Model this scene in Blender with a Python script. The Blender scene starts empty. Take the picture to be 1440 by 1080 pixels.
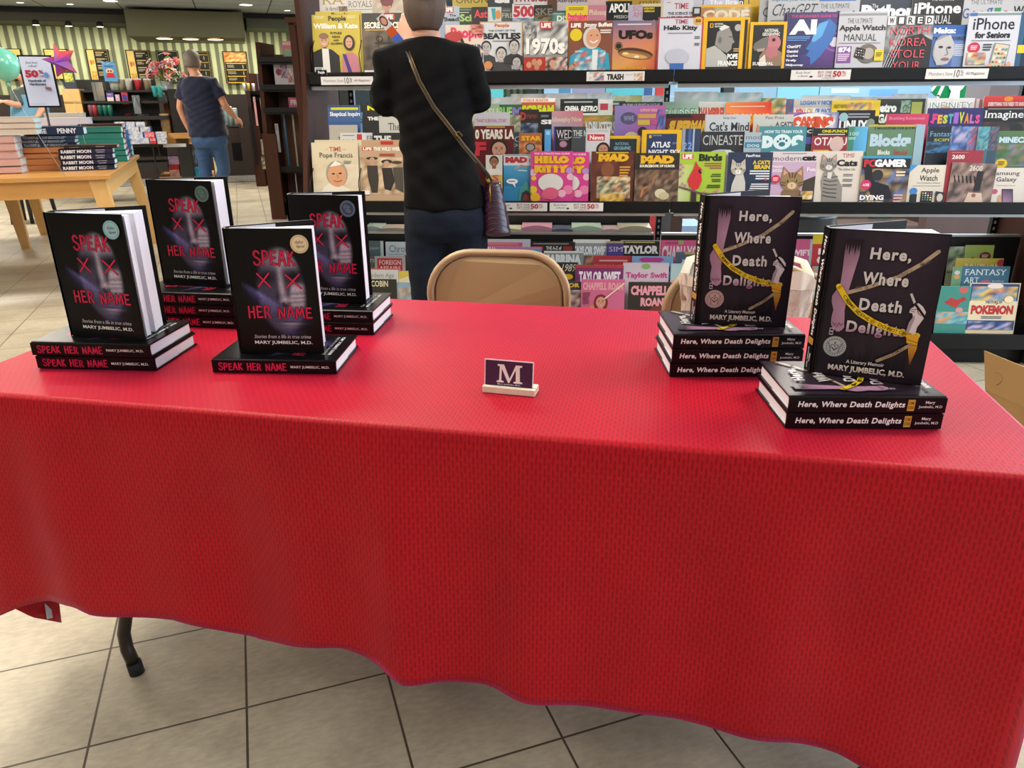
import bpy, bmesh, math, random
from mathutils import Vector, Matrix, Euler
random.seed(7)
SC = bpy.context.scene
COL = SC.collection
R = math.radians
PI = math.pi
# ------------------------------------------------------------------ camera model (1440x1080 frame)
F_PX, PITCH, ROLL, CAM_H = 1029.6, 0.3695, -0.0064, 1.2188
_fw = Vector((0, math.cos(PITCH), -math.sin(PITCH)))
_u = Vector((0, math.sin(PITCH), math.cos(PITCH)))
_x = Vector((1, 0, 0))
_rx = _x * math.cos(ROLL) + _u * math.sin(ROLL)
_ru = -_x * math.sin(ROLL) + _u * math.cos(ROLL)
def ray(px, py): return _fw * F_PX + _rx * (px - 720) - _ru * (py - 540)
def onz(px, py, z=0.0):
 d = ray(px, py); t = (z - CAM_H) / d.z
 return Vector((d.x * t, d.y * t, z))
def at(px, py, Y, m=0.0):
 d = ray(px, py); t = Y / (d.y - m * d.x)
 return Vector((d.x * t, d.y * t, d.z * t + CAM_H))
cam_d = bpy.data.cameras.new('camera'); cam = bpy.data.objects.new('camera', cam_d); COL.objects.link(cam)
cam_d.sensor_width = 36; cam_d.lens = 36 * F_PX / 1440; cam_d.clip_start = 0.05; cam_d.clip_end = 100
mw = Matrix((_rx, _ru, -_fw)).transposed().to_4x4(); mw.translation = Vector((0, 0, CAM_H))
cam.matrix_world = mw
SC.camera = cam
# ------------------------------------------------------------------ colours and materials
def lin(c):
 return c / 12.92 if c <= 0.04045 else ((c + 0.055) / 1.055) ** 2.4
def hexc(h):
 if isinstance(h, (tuple, list)): return tuple(h[:3])
 h = h.lstrip('#')
 if len(h) == 3: h = ''.join(c * 2 for c in h)
 return tuple(lin(int(h[i:i + 2], 16) / 255) for i in (0, 2, 4))
def mix(a, b, t): return tuple(a[i] * (1 - t) + b[i] * t for i in range(3))
def new_mat(name):
 m = bpy.data.materials.new(name); m.use_nodes = True
 nt = m.node_tree; b = nt.nodes['Principled BSDF']
 return m, nt, b
def mat(name, col, rough=0.5, metal=0.0, spec=0.5, noise=0.0, nscale=20.0, bump=0.0, bscale=60.0, stretch=None, sheen=0.0, emit=None, estr=0.0, coat=0.0, alpha=None, trans=0.0):
 m, nt, b = new_mat(name)
 c = hexc(col)
 b.inputs['Base Color'].default_value = (*c, 1)
 b.inputs['Roughness'].default_value = rough; b.inputs['Metallic'].default_value = metal
 b.inputs['Specular IOR Level'].default_value = spec
 if sheen: b.inputs['Sheen Weight'].default_value = sheen
 if coat: b.inputs['Coat Weight'].default_value = coat; b.inputs['Coat Roughness'].default_value = 0.15
 if trans: b.inputs['Transmission Weight'].default_value = trans
 if emit: b.inputs['Emission Color'].default_value = (*hexc(emit), 1); b.inputs['Emission Strength'].default_value = estr
 if noise or bump:
  tc = nt.nodes.new('ShaderNodeTexCoord'); mp = nt.nodes.new('ShaderNodeMapping')
  nt.links.new(tc.outputs['Object'], mp.inputs['Vector'])
  if stretch: mp.inputs['Scale'].default_value = stretch
 if noise:
  n = nt.nodes.new('ShaderNodeTexNoise'); n.inputs['Scale'].default_value = nscale; n.inputs['Detail'].default_value = 5
  nt.links.new(mp.outputs['Vector'], n.inputs['Vector'])
  mx = nt.nodes.new('ShaderNodeMix'); mx.data_type = 'RGBA'
  mx.inputs[6].default_value = (*[max(0, v * (1 - noise)) for v in c], 1)
  mx.inputs[7].default_value = (*[min(1, v * (1 + noise)) for v in c], 1)
  nt.links.new(n.outputs['Fac'], mx.inputs[0]); nt.links.new(mx.outputs[2], b.inputs['Base Color'])
 if bump:
  n2 = nt.nodes.new('ShaderNodeTexNoise'); n2.inputs['Scale'].default_value = bscale; n2.inputs['Detail'].default_value = 4
  nt.links.new(mp.outputs['Vector'], n2.inputs['Vector'])
  bp = nt.nodes.new('ShaderNodeBump'); bp.inputs['Strength'].default_value = bump; bp.inputs['Distance'].default_value = 0.01
  nt.links.new(n2.outputs['Fac'], bp.inputs['Height']); nt.links.new(bp.outputs['Normal'], b.inputs['Normal'])
 return m
def print_mat(name, rough, spec=0.5, coat=0.0):
 m, nt, b = new_mat(name)
 a = nt.nodes.new('ShaderNodeAttribute'); a.attribute_name = 'Col'
 nt.links.new(a.outputs['Color'], b.inputs['Base Color'])
 b.inputs['Roughness'].default_value = rough; b.inputs['Specular IOR Level'].default_value = spec
 if coat: b.inputs['Coat Weight'].default_value = coat; b.inputs['Coat Roughness'].default_value = 0.2
 return m
PRINT = print_mat('glossy_print', 0.38, 0.4)
JACKET = print_mat('book_jacket_print', 0.3, 0.22)
MATTE = print_mat('matte_print', 0.7, 0.2)
# ------------------------------------------------------------------ mesh builder with per-corner colour
class MB:
 def __init__(s): s.V = []; s.F = []; s.C = []; s.M = []; s.S = []
 def v(s, p): s.V.append(tuple(p)); return len(s.V) - 1
 def f(s, idx, col=(.5, .5, .5), mi=0, smooth=False, cols=None):
  s.F.append(tuple(idx)); s.C.append(cols if cols else [col] * len(idx)); s.M.append(mi); s.S.append(smooth)
 def box(s, a, b, col=(.5, .5, .5), mi=0, mtx=None):
  x0, y0, z0 = a; x1, y1, z1 = b
  P = [(x0, y0, z0), (x1, y0, z0), (x1, y1, z0), (x0, y1, z0), (x0, y0, z1), (x1, y0, z1), (x1, y1, z1), (x0, y1, z1)]
  if mtx: P = [mtx @ Vector(p) for p in P]
  i = len(s.V); s.V += [tuple(p) for p in P]
  for q in ((0, 3, 2, 1), (4, 5, 6, 7), (0, 1, 5, 4), (1, 2, 6, 5), (2, 3, 7, 6), (3, 0, 4, 7)):
   s.f([i + k for k in q], col, mi)
 def prism(s, pts, z0, z1, col=(.5, .5, .5), mi=0, mtx=None, capcol=None):
  n = len(pts); i = len(s.V)
  P = [Vector((p[0], p[1], z0)) for p in pts] + [Vector((p[0], p[1], z1)) for p in pts]
  if mtx: P = [mtx @ p for p in P]
  s.V += [tuple(p) for p in P]
  s.f([i + k for k in range(n)][::-1], capcol or col, mi); s.f([i + n + k for k in range(n)], capcol or col, mi)
  for k in range(n):
   k2 = (k + 1) % n; s.f([i + k, i + k2, i + n + k2, i + n + k], col, mi)
 def loft(s, rings, col=(.5, .5, .5), mi=0, cap=True, smooth=True, closed=True):
  # rings: list of lists of points, same count
  n = len(rings[0]); base = len(s.V)
  for r in rings: s.V += [tuple(p) for p in r]
  for a in range(len(rings) - 1):
   for k in range(n if closed else n - 1):
    k2 = (k + 1) % n
    s.f([base + a * n + k, base + a * n + k2, base + (a + 1) * n + k2, base + (a + 1) * n + k], col, mi, smooth)
  if cap:
   s.f([base + k for k in range(n)][::-1], col, mi); s.f([base + (len(rings) - 1) * n + k for k in range(n)], col, mi)
 def tube(s, pts, rad, n=8, col=(.5, .5, .5), mi=0, cap=True, flat=1.0, upv=None):
  pts = [Vector(p) for p in pts]; rings = []
  if not isinstance(rad, (list, tuple)): rad = [rad] * len(pts)
  pn = None
  for i, p in enumerate(pts):
   d = (pts[min(i + 1, len(pts) - 1)] - pts[max(i - 1, 0)]).normalized()
   if pn is None:
    ref = Vector(upv) if upv else (Vector((0, 0, 1)) if abs(d.z) < 0.9 else Vector((0, 1, 0)))
   else: ref = pn
   a = (ref - d * ref.dot(d)).normalized(); pn = a; b = d.cross(a)
   rings.append([p + a * (rad[i] * flat * math.cos(t)) + b * (rad[i] * math.sin(t)) for t in [2 * PI * k / n for k in range(n)]])
  s.loft(rings, col, mi, cap)
 def lathe(s, prof, n=24, col=(.5, .5, .5), mi=0, c=(0, 0, 0), cap=True, colf=None, sx=1.0, sy=1.0):
  rings = [[(c[0] + r * sx * math.cos(2 * PI * k / n), c[1] + r * sy * math.sin(2 * PI * k / n), c[2] + z) for k in range(n)] for r, z in prof]
  s.loft(rings, col, mi, cap)
 def ball(s, c, r, n=12, m=8, col=(.5, .5, .5), mi=0):
  if not isinstance(r, (list, tuple)): r = (r, r, r)
  rings = []
  for j in range(m + 1):
   t = -PI / 2 + PI * j / m; cr = max(math.cos(t), 0.02)
   rings.append([(c[0] + r[0] * cr * math.cos(2 * PI * k / n), c[1] + r[1] * cr * math.sin(2 * PI * k / n), c[2] + r[2] * math.sin(t)) for k in range(n)])
  s.loft(rings, col, mi)
 def build(s, name, mats, parent=None, label=None, bevel=0.0, xf=None):
  me = bpy.data.meshes.new(name)
  V = s.V if xf is None else [tuple(xf(Vector(p))) for p in s.V]
  me.from_pydata(V, [], s.F); me.update()
  if not isinstance(mats, (list, tuple)): mats = [mats]
  for m in mats: me.materials.append(m)
  me.polygons.foreach_set('material_index', s.M); me.polygons.foreach_set('use_smooth', s.S)
  ca = me.color_attributes.new('Col', 'FLOAT_COLOR', 'CORNER')
  fl = []
  for c in s.C:
   for k in c: fl += [k[0], k[1], k[2], 1.0]
  ca.data.foreach_set('color', fl)
  o = bpy.data.objects.new(name, me); COL.objects.link(o)
  if parent: o.parent = parent
  if label: o['label'] = label
  if bevel:
   md = o.modifiers.new('bevel', 'BEVEL'); md.width = bevel; md.segments = 2; md.limit_method = 'ANGLE'; md.angle_limit = R(40)
  return o
def tag(o, label, cat, group=None):
 o['label'] = label; o['category'] = cat
 if group: o['group'] = group
 return o
def thing(name, label, cat, loc=(0, 0, 0), rotz=0.0, group=None):
 o = bpy.data.objects.new(name, None); COL.objects.link(o); o.location = loc; o.rotation_euler = (0, 0, rotz); o.empty_display_size = 0.1
 return tag(o, label, cat, group)
def struct(o): o['kind'] = 'structure'; return o
def boxo(name, a, b, m, parent=None, bevel=0.0, label=None, col=(.5, .5, .5)):
 k = MB(); k.box(a, b, col); return k.build(name, m, parent, label, bevel)
def copy_tree(o, parent=None):
 c = o.copy(); COL.objects.link(c)
 if parent is not None: c.parent = parent
 for ch in o.children: copy_tree(ch, c)
 return c
# ------------------------------------------------------------------ lettering as meshes
_tc = {}
def glyphs(text, bold=0.0, spacing=1.0, res=2, serif=False):
 key = (text, bold, spacing, res, serif)
 if key in _tc: return _tc[key]
 cu = bpy.data.curves.new('t', 'FONT'); cu.body = text; cu.resolution_u = res; cu.offset = bold; cu.space_character = spacing
 cu.fill_mode = 'BOTH' if False else 'FRONT'
 ob = bpy.data.objects.new('t', cu)
 me = ob.to_mesh()
 V = [(v.co.x, v.co.y) for v in me.vertices]; F = [tuple(p.vertices) for p in me.polygons]
 if serif and V:
  ec = {}
  for p in F:
   for a, b in zip(p, p[1:] + p[:1]):
    k = (min(a, b), max(a, b)); ec[k] = ec.get(k, 0) + 1
  cap = 0.729; xh = 0.547
  ys = sorted(set(round(v[1], 3) for v in V))
  def segs_at(y0):
   S = []
   for (a, b), n in ec.items():
    if n == 1 and abs(V[a][1] - y0) < 0.012 and abs(V[b][1] - y0) < 0.012:
     x0, x1 = sorted((V[a][0], V[b][0]))
     if x1 - x0 > 0.03: S.append([x0, x1])
   S.sort(); return S
  top = max(v[1] for v in V if True)
  levels = [(0 - bold, 1)]
  cands = {}
  for (a, b), n in ec.items():
   if n == 1 and abs(V[a][1] - V[b][1]) < 0.004:
    y = round(V[a][1], 2)
    if y > 0.3: cands[y] = cands.get(y, 0) + 1
  for y, n in cands.items():
   levels.append((y, -1))
  t = 0.035; e = 0.055; done = []
  for y, sgn in levels:
   if sgn < 0 and not (abs(y - 0.682 - bold) < .025 or abs(y - 0.531 - bold) < .02): continue
   for x0, x1 in segs_at(y):
    if x1 - x0 < 0.22 or True:
     L = min(e, 0.055); r = L if x1 - x0 < 0.24 else 0.0
     if any(abs(d[0] - x0) < .01 and abs(d[1] - y) < .05 for d in done): continue
     done.append((x0, y)); i = len(V)
     V += [(x0 - L, y), (x1 + r, y), (x1 + r, y + sgn * t), (x0 - L, y + sgn * t)]; F.append((i, i + 1, i + 2, i + 3))
 ob.to_mesh_clear(); bpy.data.objects.remove(ob); bpy.data.curves.remove(cu)
 if not V: _tc[key] = ([], []); return _tc[key]
 x0 = min(v[0] for v in V); x1 = max(v[0] for v in V); y0 = min(v[1] for v in V); y1 = max(v[1] for v in V)
 V = [((v[0] - x0) / (x1 - x0), (v[1] - y0) / (y1 - y0)) for v in V]
 _tc[key] = (V, F); return _tc[key]
STROKES = {  # hand drawn capitals, unit box, y up
 'S': (.62, [[(.56, .84), (.46, .96), (.26, 1.0), (.08, .9), (.04, .74), (.14, .6), (.36, .5), (.54, .4), (.6, .24), (.5, .08), (.28, 0), (.08, .06), (0, .2)]]),
 'P': (.6, [[(.1, 1), (.06, 0)], [(.1, .97), (.38, .98), (.56, .84), (.55, .62), (.38, .48), (.1, .44)]]),
 'E': (.58, [[(.1, 1), (.06, .02)], [(.1, .97), (.54, .95)], [(.08, .52), (.46, .52)], [(.06, .04), (.56, .06)]]),
 'A': (.68, [[(0, 0), (.3, 1), (.4, .98), (.66, 0)], [(.14, .36), (.54, .38)]]),
 'K': (.64, [[(.1, 1), (.08, 0)], [(.56, .96), (.12, .46)], [(.16, .52), (.62, .02)]]),
 'H': (.64, [[(.08, 1), (.04, 0)], [(.58, .98), (.56, 0)], [(.06, .52), (.57, .54)]]),
 'R': (.62, [[(.1, 1), (.06, 0)], [(.1, .97), (.38, .98), (.54, .84), (.52, .64), (.36, .5), (.1, .46)], [(.28, .48), (.6, 0)]]),
 'N': (.7, [[(.06, 0), (.08, .98), (.58, .04), (.64, 1)]]),
 'M': (.84, [[(.04, 0), (.14, .98), (.4, .2), (.68, 1), (.8, .02)]]),
}
class Art:
 """flat printed artwork: u to the right, v downwards, both in units of the page width"""
 def __init__(s, mb, w, base, H=None, du=1.0, step=0.00022):
  s.mb = mb; s.w = w; s.base = base; s.n = 0; s.step = step   # base(u, v, lift) -> point
 def pt(s, u, v, lift): return s.mb.v(s.base(u, v, lift))
 def nx(s): s.n += 1; return s.n * s.step
 def poly(s, pts, col, z=None):
  z = s.nx() if z is None else z
  ids = [s.pt(p[0], p[1], z) for p in pts]
  a = sum(pts[i][0] * pts[(i + 1) % len(pts)][1] - pts[(i + 1) % len(pts)][0] * pts[i][1] for i in range(len(pts)))
  if a > 0: ids = ids[::-1]
  s.mb.f(ids, hexc(col))
 def rect(s, x0, y0, x1, y1, col, z=None): s.poly([(x0, y0), (x1, y0), (x1, y1), (x0, y1)], col, z)
 def gpoly(s, pts, cols):
  z = s.nx(); ids = [s.pt(p[0], p[1], z) for p in pts]; cols = [hexc(c) for c in cols]
  a = sum(pts[i][0] * pts[(i + 1) % len(pts)][1] - pts[(i + 1) % len(pts)][0] * pts[i][1] for i in range(len(pts)))
  if a > 0: ids = ids[::-1]; cols = cols[::-1]
  s.mb.f(ids, cols=cols)
 def ell(s, cx, cy, rx, ry, col, n=18, rot=0.0, z=None):
  c, d = math.cos(rot), math.sin(rot)
  s.poly([(cx + rx * math.cos(t) * c - ry * math.sin(t) * d, cy + rx * math.cos(t) * d + ry * math.sin(t) * c) for t in [2 * PI * k / n for k in range(n)]], col, z)
 def ring(s, cx, cy, r0, r1, col, n=28, sy=1.0):
  z = s.nx()
  for k in range(n):
   a, b = 2 * PI * k / n, 2 * PI * (k + 1) / n
   s.poly([(cx + r0 * math.cos(a), cy + r0 * sy * math.sin(a)), (cx + r1 * math.cos(a), cy + r1 * sy * math.sin(a)), (cx + r1 * math.cos(b), cy + r1 * sy * math.sin(b)), (cx + r0 * math.cos(b), cy + r0 * sy * math.sin(b))], col, z)
 def line(s, pts, wd, col, z=None, round_=True):
  z = s.nx() if z is None else z
  for a, b in zip(pts, pts[1:]):
   dx, dy = b[0] - a[0], b[1] - a[1]; L = math.hypot(dx, dy) or 1e-6; nx_, ny_ = -dy / L * wd / 2, dx / L * wd / 2
   s.poly([(a[0] + nx_, a[1] + ny_), (b[0] + nx_, b[1] + ny_), (b[0] - nx_, b[1] - ny_), (a[0] - nx_, a[1] - ny_)], col, z)
  if round_:
   for p in pts: s.ell(p[0], p[1], wd / 2, wd / 2, col, 8, z=z)
 def text(s, t, x0, y0, x1, y1, col, bold=0.02, serif=False, shear=0.0, res=2, rot=0.0, spacing=1.0, mirror=False, path=None, cols=None):
  V, F = glyphs(t, bold, spacing, res, serif)
  z = s.nx(); w = x1 - x0; h = y1 - y0; c, d = math.cos(rot), math.sin(rot); ids = []; cc = hexc(col); vc = []
  for (a, b) in V:
   if mirror: a = 1 - a
   X = a * w + shear * b * h; Yv = (1 - b) * h
   if path: u, v = path(a, 1 - b)
   else: u, v = x0 + X * c - Yv * d, y0 + X * d + Yv * c
   ids.append(s.pt(u, v, z)); vc.append(mix(hexc(cols[0]), hexc(cols[1]), max(0, min(1, b))) if cols else cc)
  for f in F:
   q = [ids[k] for k in f]; k3 = [vc[k] for k in f]
   if mirror: q = q[::-1]; k3 = k3[::-1]
   s.mb.f(q, cols=k3)
 def hand(s, t, x0, y0, x1, y1, col, wd=0.2, edge=None, gap=0.2, seed=1):
  rnd = random.Random(seed)
  tot = sum((STROKES[c][0] if c != ' ' else .45) + gap for c in t) - gap
  sx = (x1 - x0) / tot; sy = (y1 - y0)
  for ps in ([('e', wd * 1.5)] if edge else []) + [('m', wd)]:
   cx = 0; z = s.nx(); rnd = random.Random(seed)
   for c in t:
    if c == ' ': cx += .45 + gap; continue
    w, st = STROKES[c]; jy = rnd.uniform(-.05, .05); js = rnd.uniform(.95, 1.08)
    for l in st:
     s.line([(x0 + (cx + p[0]) * sx, y1 - (p[1] * js + jy) * sy) for p in l], ps[1] * sy, edge if ps[0] == 'e' else col, z)
    cx += w + gap
 def field(s, x0, y0, x1, y1, nx_, ny_, fn):
  z = s.nx(); G = [[s.pt(x0 + (x1 - x0) * i / nx_, y0 + (y1 - y0) * j / ny_, z) for i in range(nx_ + 1)] for j in range(ny_ + 1)]
  Cc = [[fn(i / nx_, j / ny_) for i in range(nx_ + 1)] for j in range(ny_ + 1)]
  for j in range(ny_):
   for i in range(nx_):
    s.mb.f([G[j + 1][i], G[j + 1][i + 1], G[j][i + 1], G[j][i]], cols=[Cc[j + 1][i], Cc[j + 1][i + 1], Cc[j][i + 1], Cc[j][i]])
 def photo(s, x0, y0, x1, y1, seed, cols, nx_=7, ny_=7, flat=False):
  rnd = random.Random(seed); cs = [hexc(c) for c in cols]
  g = [[mix(rnd.choice(cs), rnd.choice(cs), rnd.random() * .5) for i in range(nx_ + 1)] for j in range(ny_ + 1)]
  s.field(x0, y0, x1, y1, nx_, ny_, lambda a, b: g[round(b * ny_)][round(a * nx_)])
 def face(s, cx, cy, k, skin='d9a684', hair='3a2a20', top='444', style=0):
  """printed portrait of a person: shoulders, head, hair, features; k = head width"""
  s.poly([(cx - k * 1.1, cy + k * 2.0), (cx - k * .95, cy + k * 1.2), (cx - k * .3, cy + k * .85), (cx + k * .3, cy + k * .85), (cx + k * .95, cy + k * 1.2), (cx + k * 1.1, cy + k * 2.0)], top)
  if style == 1: s.ell(cx, cy + k * .15, k * .68, k * .95, hair)
  s.poly([(cx - k * .2, cy + k * .4), (cx + k * .2, cy + k * .4), (cx + k * .25, cy + k * .95), (cx - k * .25, cy + k * .95)], mix(hexc(skin), (0, 0, 0), .25))
  s.ell(cx, cy - k * .08, k * .56, k * .66, hair)
  s.ell(cx, cy + k * .08, k * .46, k * .6, skin)
  dk = mix(hexc(skin), (0, 0, 0), .8)
  s.ell(cx - k * .18, cy + .02 * k, k * .07, k * .05, dk, 8); s.ell(cx + k * .18, cy + .02 * k, k * .07, k * .05, dk, 8)
  s.line([(cx - k * .26, cy - k * .1), (cx - k * .1, cy - k * .11)], k * .05, dk); s.line([(cx + k * .1, cy - k * .11), (cx + k * .26, cy - k * .1)], k * .05, dk)
  s.line([(cx + .02 * k, cy + .05 * k), (cx + .05 * k, cy + .22 * k), (cx - .04 * k, cy + .24 * k)], k * .04, mix(hexc(skin), (0, 0, 0), .45))
  s.ell(cx, cy + k * .4, k * .17, k * .07, 'a04040', 10); s.ell(cx, cy + k * .385, k * .12, k * .03, 'f0e8e0', 8)
 def catface(s, cx, cy, k, base='9a8468', dark='4a3a2a', light='d8c8b0', eye='a8b060'):
  for g in (-1, 1):
   s.poly([(cx + g * k * .48, cy - k * .1), (cx + g * k * .42, cy - k * .75), (cx + g * k * .08, cy - k * .38)], base)
   s.poly([(cx + g * k * .4, cy - k * .2), (cx + g * k * .38, cy - k * .6), (cx + g * k * .16, cy - k * .35)], 'c09088')
  s.ell(cx, cy, k * .5, k * .45, base)
  for q in (-.16, 0, .16): s.line([(cx + q * k, cy - k * .42), (cx + q * k * .6, cy - k * .2)], k * .05, dark)
  for g in (-1, 1):
   for q in (0.02, .14): s.line([(cx + g * k * .46, cy + q * k), (cx + g * k * .3, cy + q * k + k * .05)], k * .04, dark)
  s.ell(cx, cy + k * .2, k * .2, k * .17, light)
  for g in (-1, 1):
   s.ell(cx + g * k * .19, cy - k * .03, k * .09, k * .07, eye, 10); s.ell(cx + g * k * .19, cy - k * .03, k * .035, k * .06, '101010', 8)
  s.poly([(cx - k * .05, cy + k * .12), (cx + k * .05, cy + k * .12), (cx, cy + k * .19)], 'b06868')
  s.line([(cx, cy + k * .19), (cx, cy + k * .26)], k * .02, dark)
 def lines(s, x0, y0, x1, n, h, col, seed=0, right=False):
  rnd = random.Random(seed)
  for i in range(n):
   q = rnd.uniform(.65, 1.0) * (x1 - x0)
   a, b = (x1 - q, x1) if right else (x0, x0 + q)
   s.rect(a, y0 + i * h * 1.8, b, y0 + i * h * 1.8 + h, col)
# ================================================================== table, cloth, books on the table
TX, TY, TA, TL, TW = -1.0379, 1.2215, -0.1992, 1.832, 0.752
def tloc(p):  # world -> table local
 dx, dy = p[0] - TX, p[1] - TY; c, s = math.cos(TA), math.sin(TA)
 return dx * c + dy * s, -dx * s + dy * c
CLOTH_Z = 0.745
def cloth_material():
 m, nt, b = new_mat('red_basketweave_cloth')
 N = nt.nodes.new; L = nt.links.new
 uv = N('ShaderNodeUVMap'); uv.uv_map = 'weave'; sp = N('ShaderNodeSeparateXYZ'); L(uv.outputs['UV'], sp.inputs[0])
 def mth(op, a, b_=None, c_=None):
  n = N('ShaderNodeMath'); n.operation = op
  for i, q in enumerate((a, b_, c_)):
   if q is None: continue
   if isinstance(q, (int, float)): n.inputs[i].default_value = q
   else: L(q, n.inputs[i])
  return n.outputs[0]
 U = mth('DIVIDE', sp.outputs[0], 0.0066); cf = mth('FLOOR', U); fu = mth('FRACT', U)
 par = mth('MULTIPLY', cf, 0.5)
 V = mth('ADD', mth('DIVIDE', sp.outputs[1], 0.0185), par); fv = mth('FRACT', V)
 m1 = mth('MULTIPLY', mth('LESS_THAN', fu, 0.5), mth('LESS_THAN', fv, 0.74))
 nz = N('ShaderNodeTexNoise'); nz.inputs['Scale'].default_value = 7; L(uv.outputs['UV'], nz.inputs['Vector'])
 thr = N('ShaderNodeTexNoise'); thr.inputs['Scale'].default_value = 900; thr.inputs['Detail'].default_value = 1; L(uv.outputs['UV'], thr.inputs['Vector'])
 mx = N('ShaderNodeMix'); mx.data_type = 'RGBA'; mx.inputs[6].default_value = (0.53, 0.004, 0.016, 1); mx.inputs[7].default_value = (0.36, 0.002, 0.009, 1)
 L(m1, mx.inputs[0])
 mx2 = N('ShaderNodeMix'); mx2.data_type = 'RGBA'; mx2.blend_type = 'MULTIPLY'; mx2.inputs[0].default_value = 1.0
 L(mx.outputs[2], mx2.inputs[6])
 rp = N('ShaderNodeMapRange'); rp.inputs[3].default_value = 0.85; rp.inputs[4].default_value = 1.15; L(nz.outputs['Fac'], rp.inputs[0])
 cmb = N('ShaderNodeCombineColor'); [L(rp.outputs[0], cmb.inputs[i]) for i in range(3)]
 L(cmb.outputs[0], mx2.inputs[7]); L(mx2.outputs[2], b.inputs['Base Color'])
 bp = N('ShaderNodeBump'); bp.inputs['Strength'].default_value = 0.55; bp.inputs['Distance'].default_value = 0.0012
 hh = mth('ADD', mth('MULTIPLY', m1, -1.0), mth('MULTIPLY', thr.outputs['Fac'], 0.5)); L(hh, bp.inputs['Height']); L(bp.outputs[0], b.inputs['Normal'])
 b.inputs['Roughness'].default_value = 0.42; b.inputs['Specular IOR Level'].default_value = 0.25
 b.inputs['Sheen Weight'].default_value = 0.42; b.inputs['Sheen Roughness'].default_value = 0.3; b.inputs['Sheen Tint'].default_value = (1, .16, .62, 1)
 tr = N('ShaderNodeBsdfTranslucent'); tr.inputs['Color'].default_value = (0.75, 0.01, 0.03, 1)
 ms = N('ShaderNodeMixShader'); ms.inputs[0].default_value = 0.16
 L(b.outputs[0], ms.inputs[1]); L(tr.outputs[0], ms.inputs[2]); L(ms.outputs[0], nt.nodes['Material Output'].inputs['Surface'])
 return m
CLOTH = cloth_material()
def lerp_tab(tab, x):
 if x <= tab[0][0]: return tab[0][1]
 for a, b in zip(tab, tab[1:]):
  if x <= b[0]: return a[1] + (b[1] - a[1]) * (x - a[0]) / (b[0] - a[0] + 1e-9)
 return tab[-1][1]
HEM_F = [(0, .262), (.08, .302), (.145, .322), (.216, .328), (.249, .312), (.285, .309), (.336, .309), (.408, .310), (.476, .293), (.526, .279), (.575, .273), (.682, .292), (.743, .300), (.819, .286), (.872, .266), (.935, .262), (1.106, .252), (1.255, .244), (1.367, .233), (1.528, .231), (1.603, .217), (1.665, .193), (1.75, .16), (1.832, .12)]
HEM_L = [(0, .262), (.06, .176), (.128, .106), (.14, .21), (.18, .33), (.3, .36), (.752, .32)]
HEM_R = [(0, .10), (.08, .14), (.2, .25), (.752, .3)]
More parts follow.
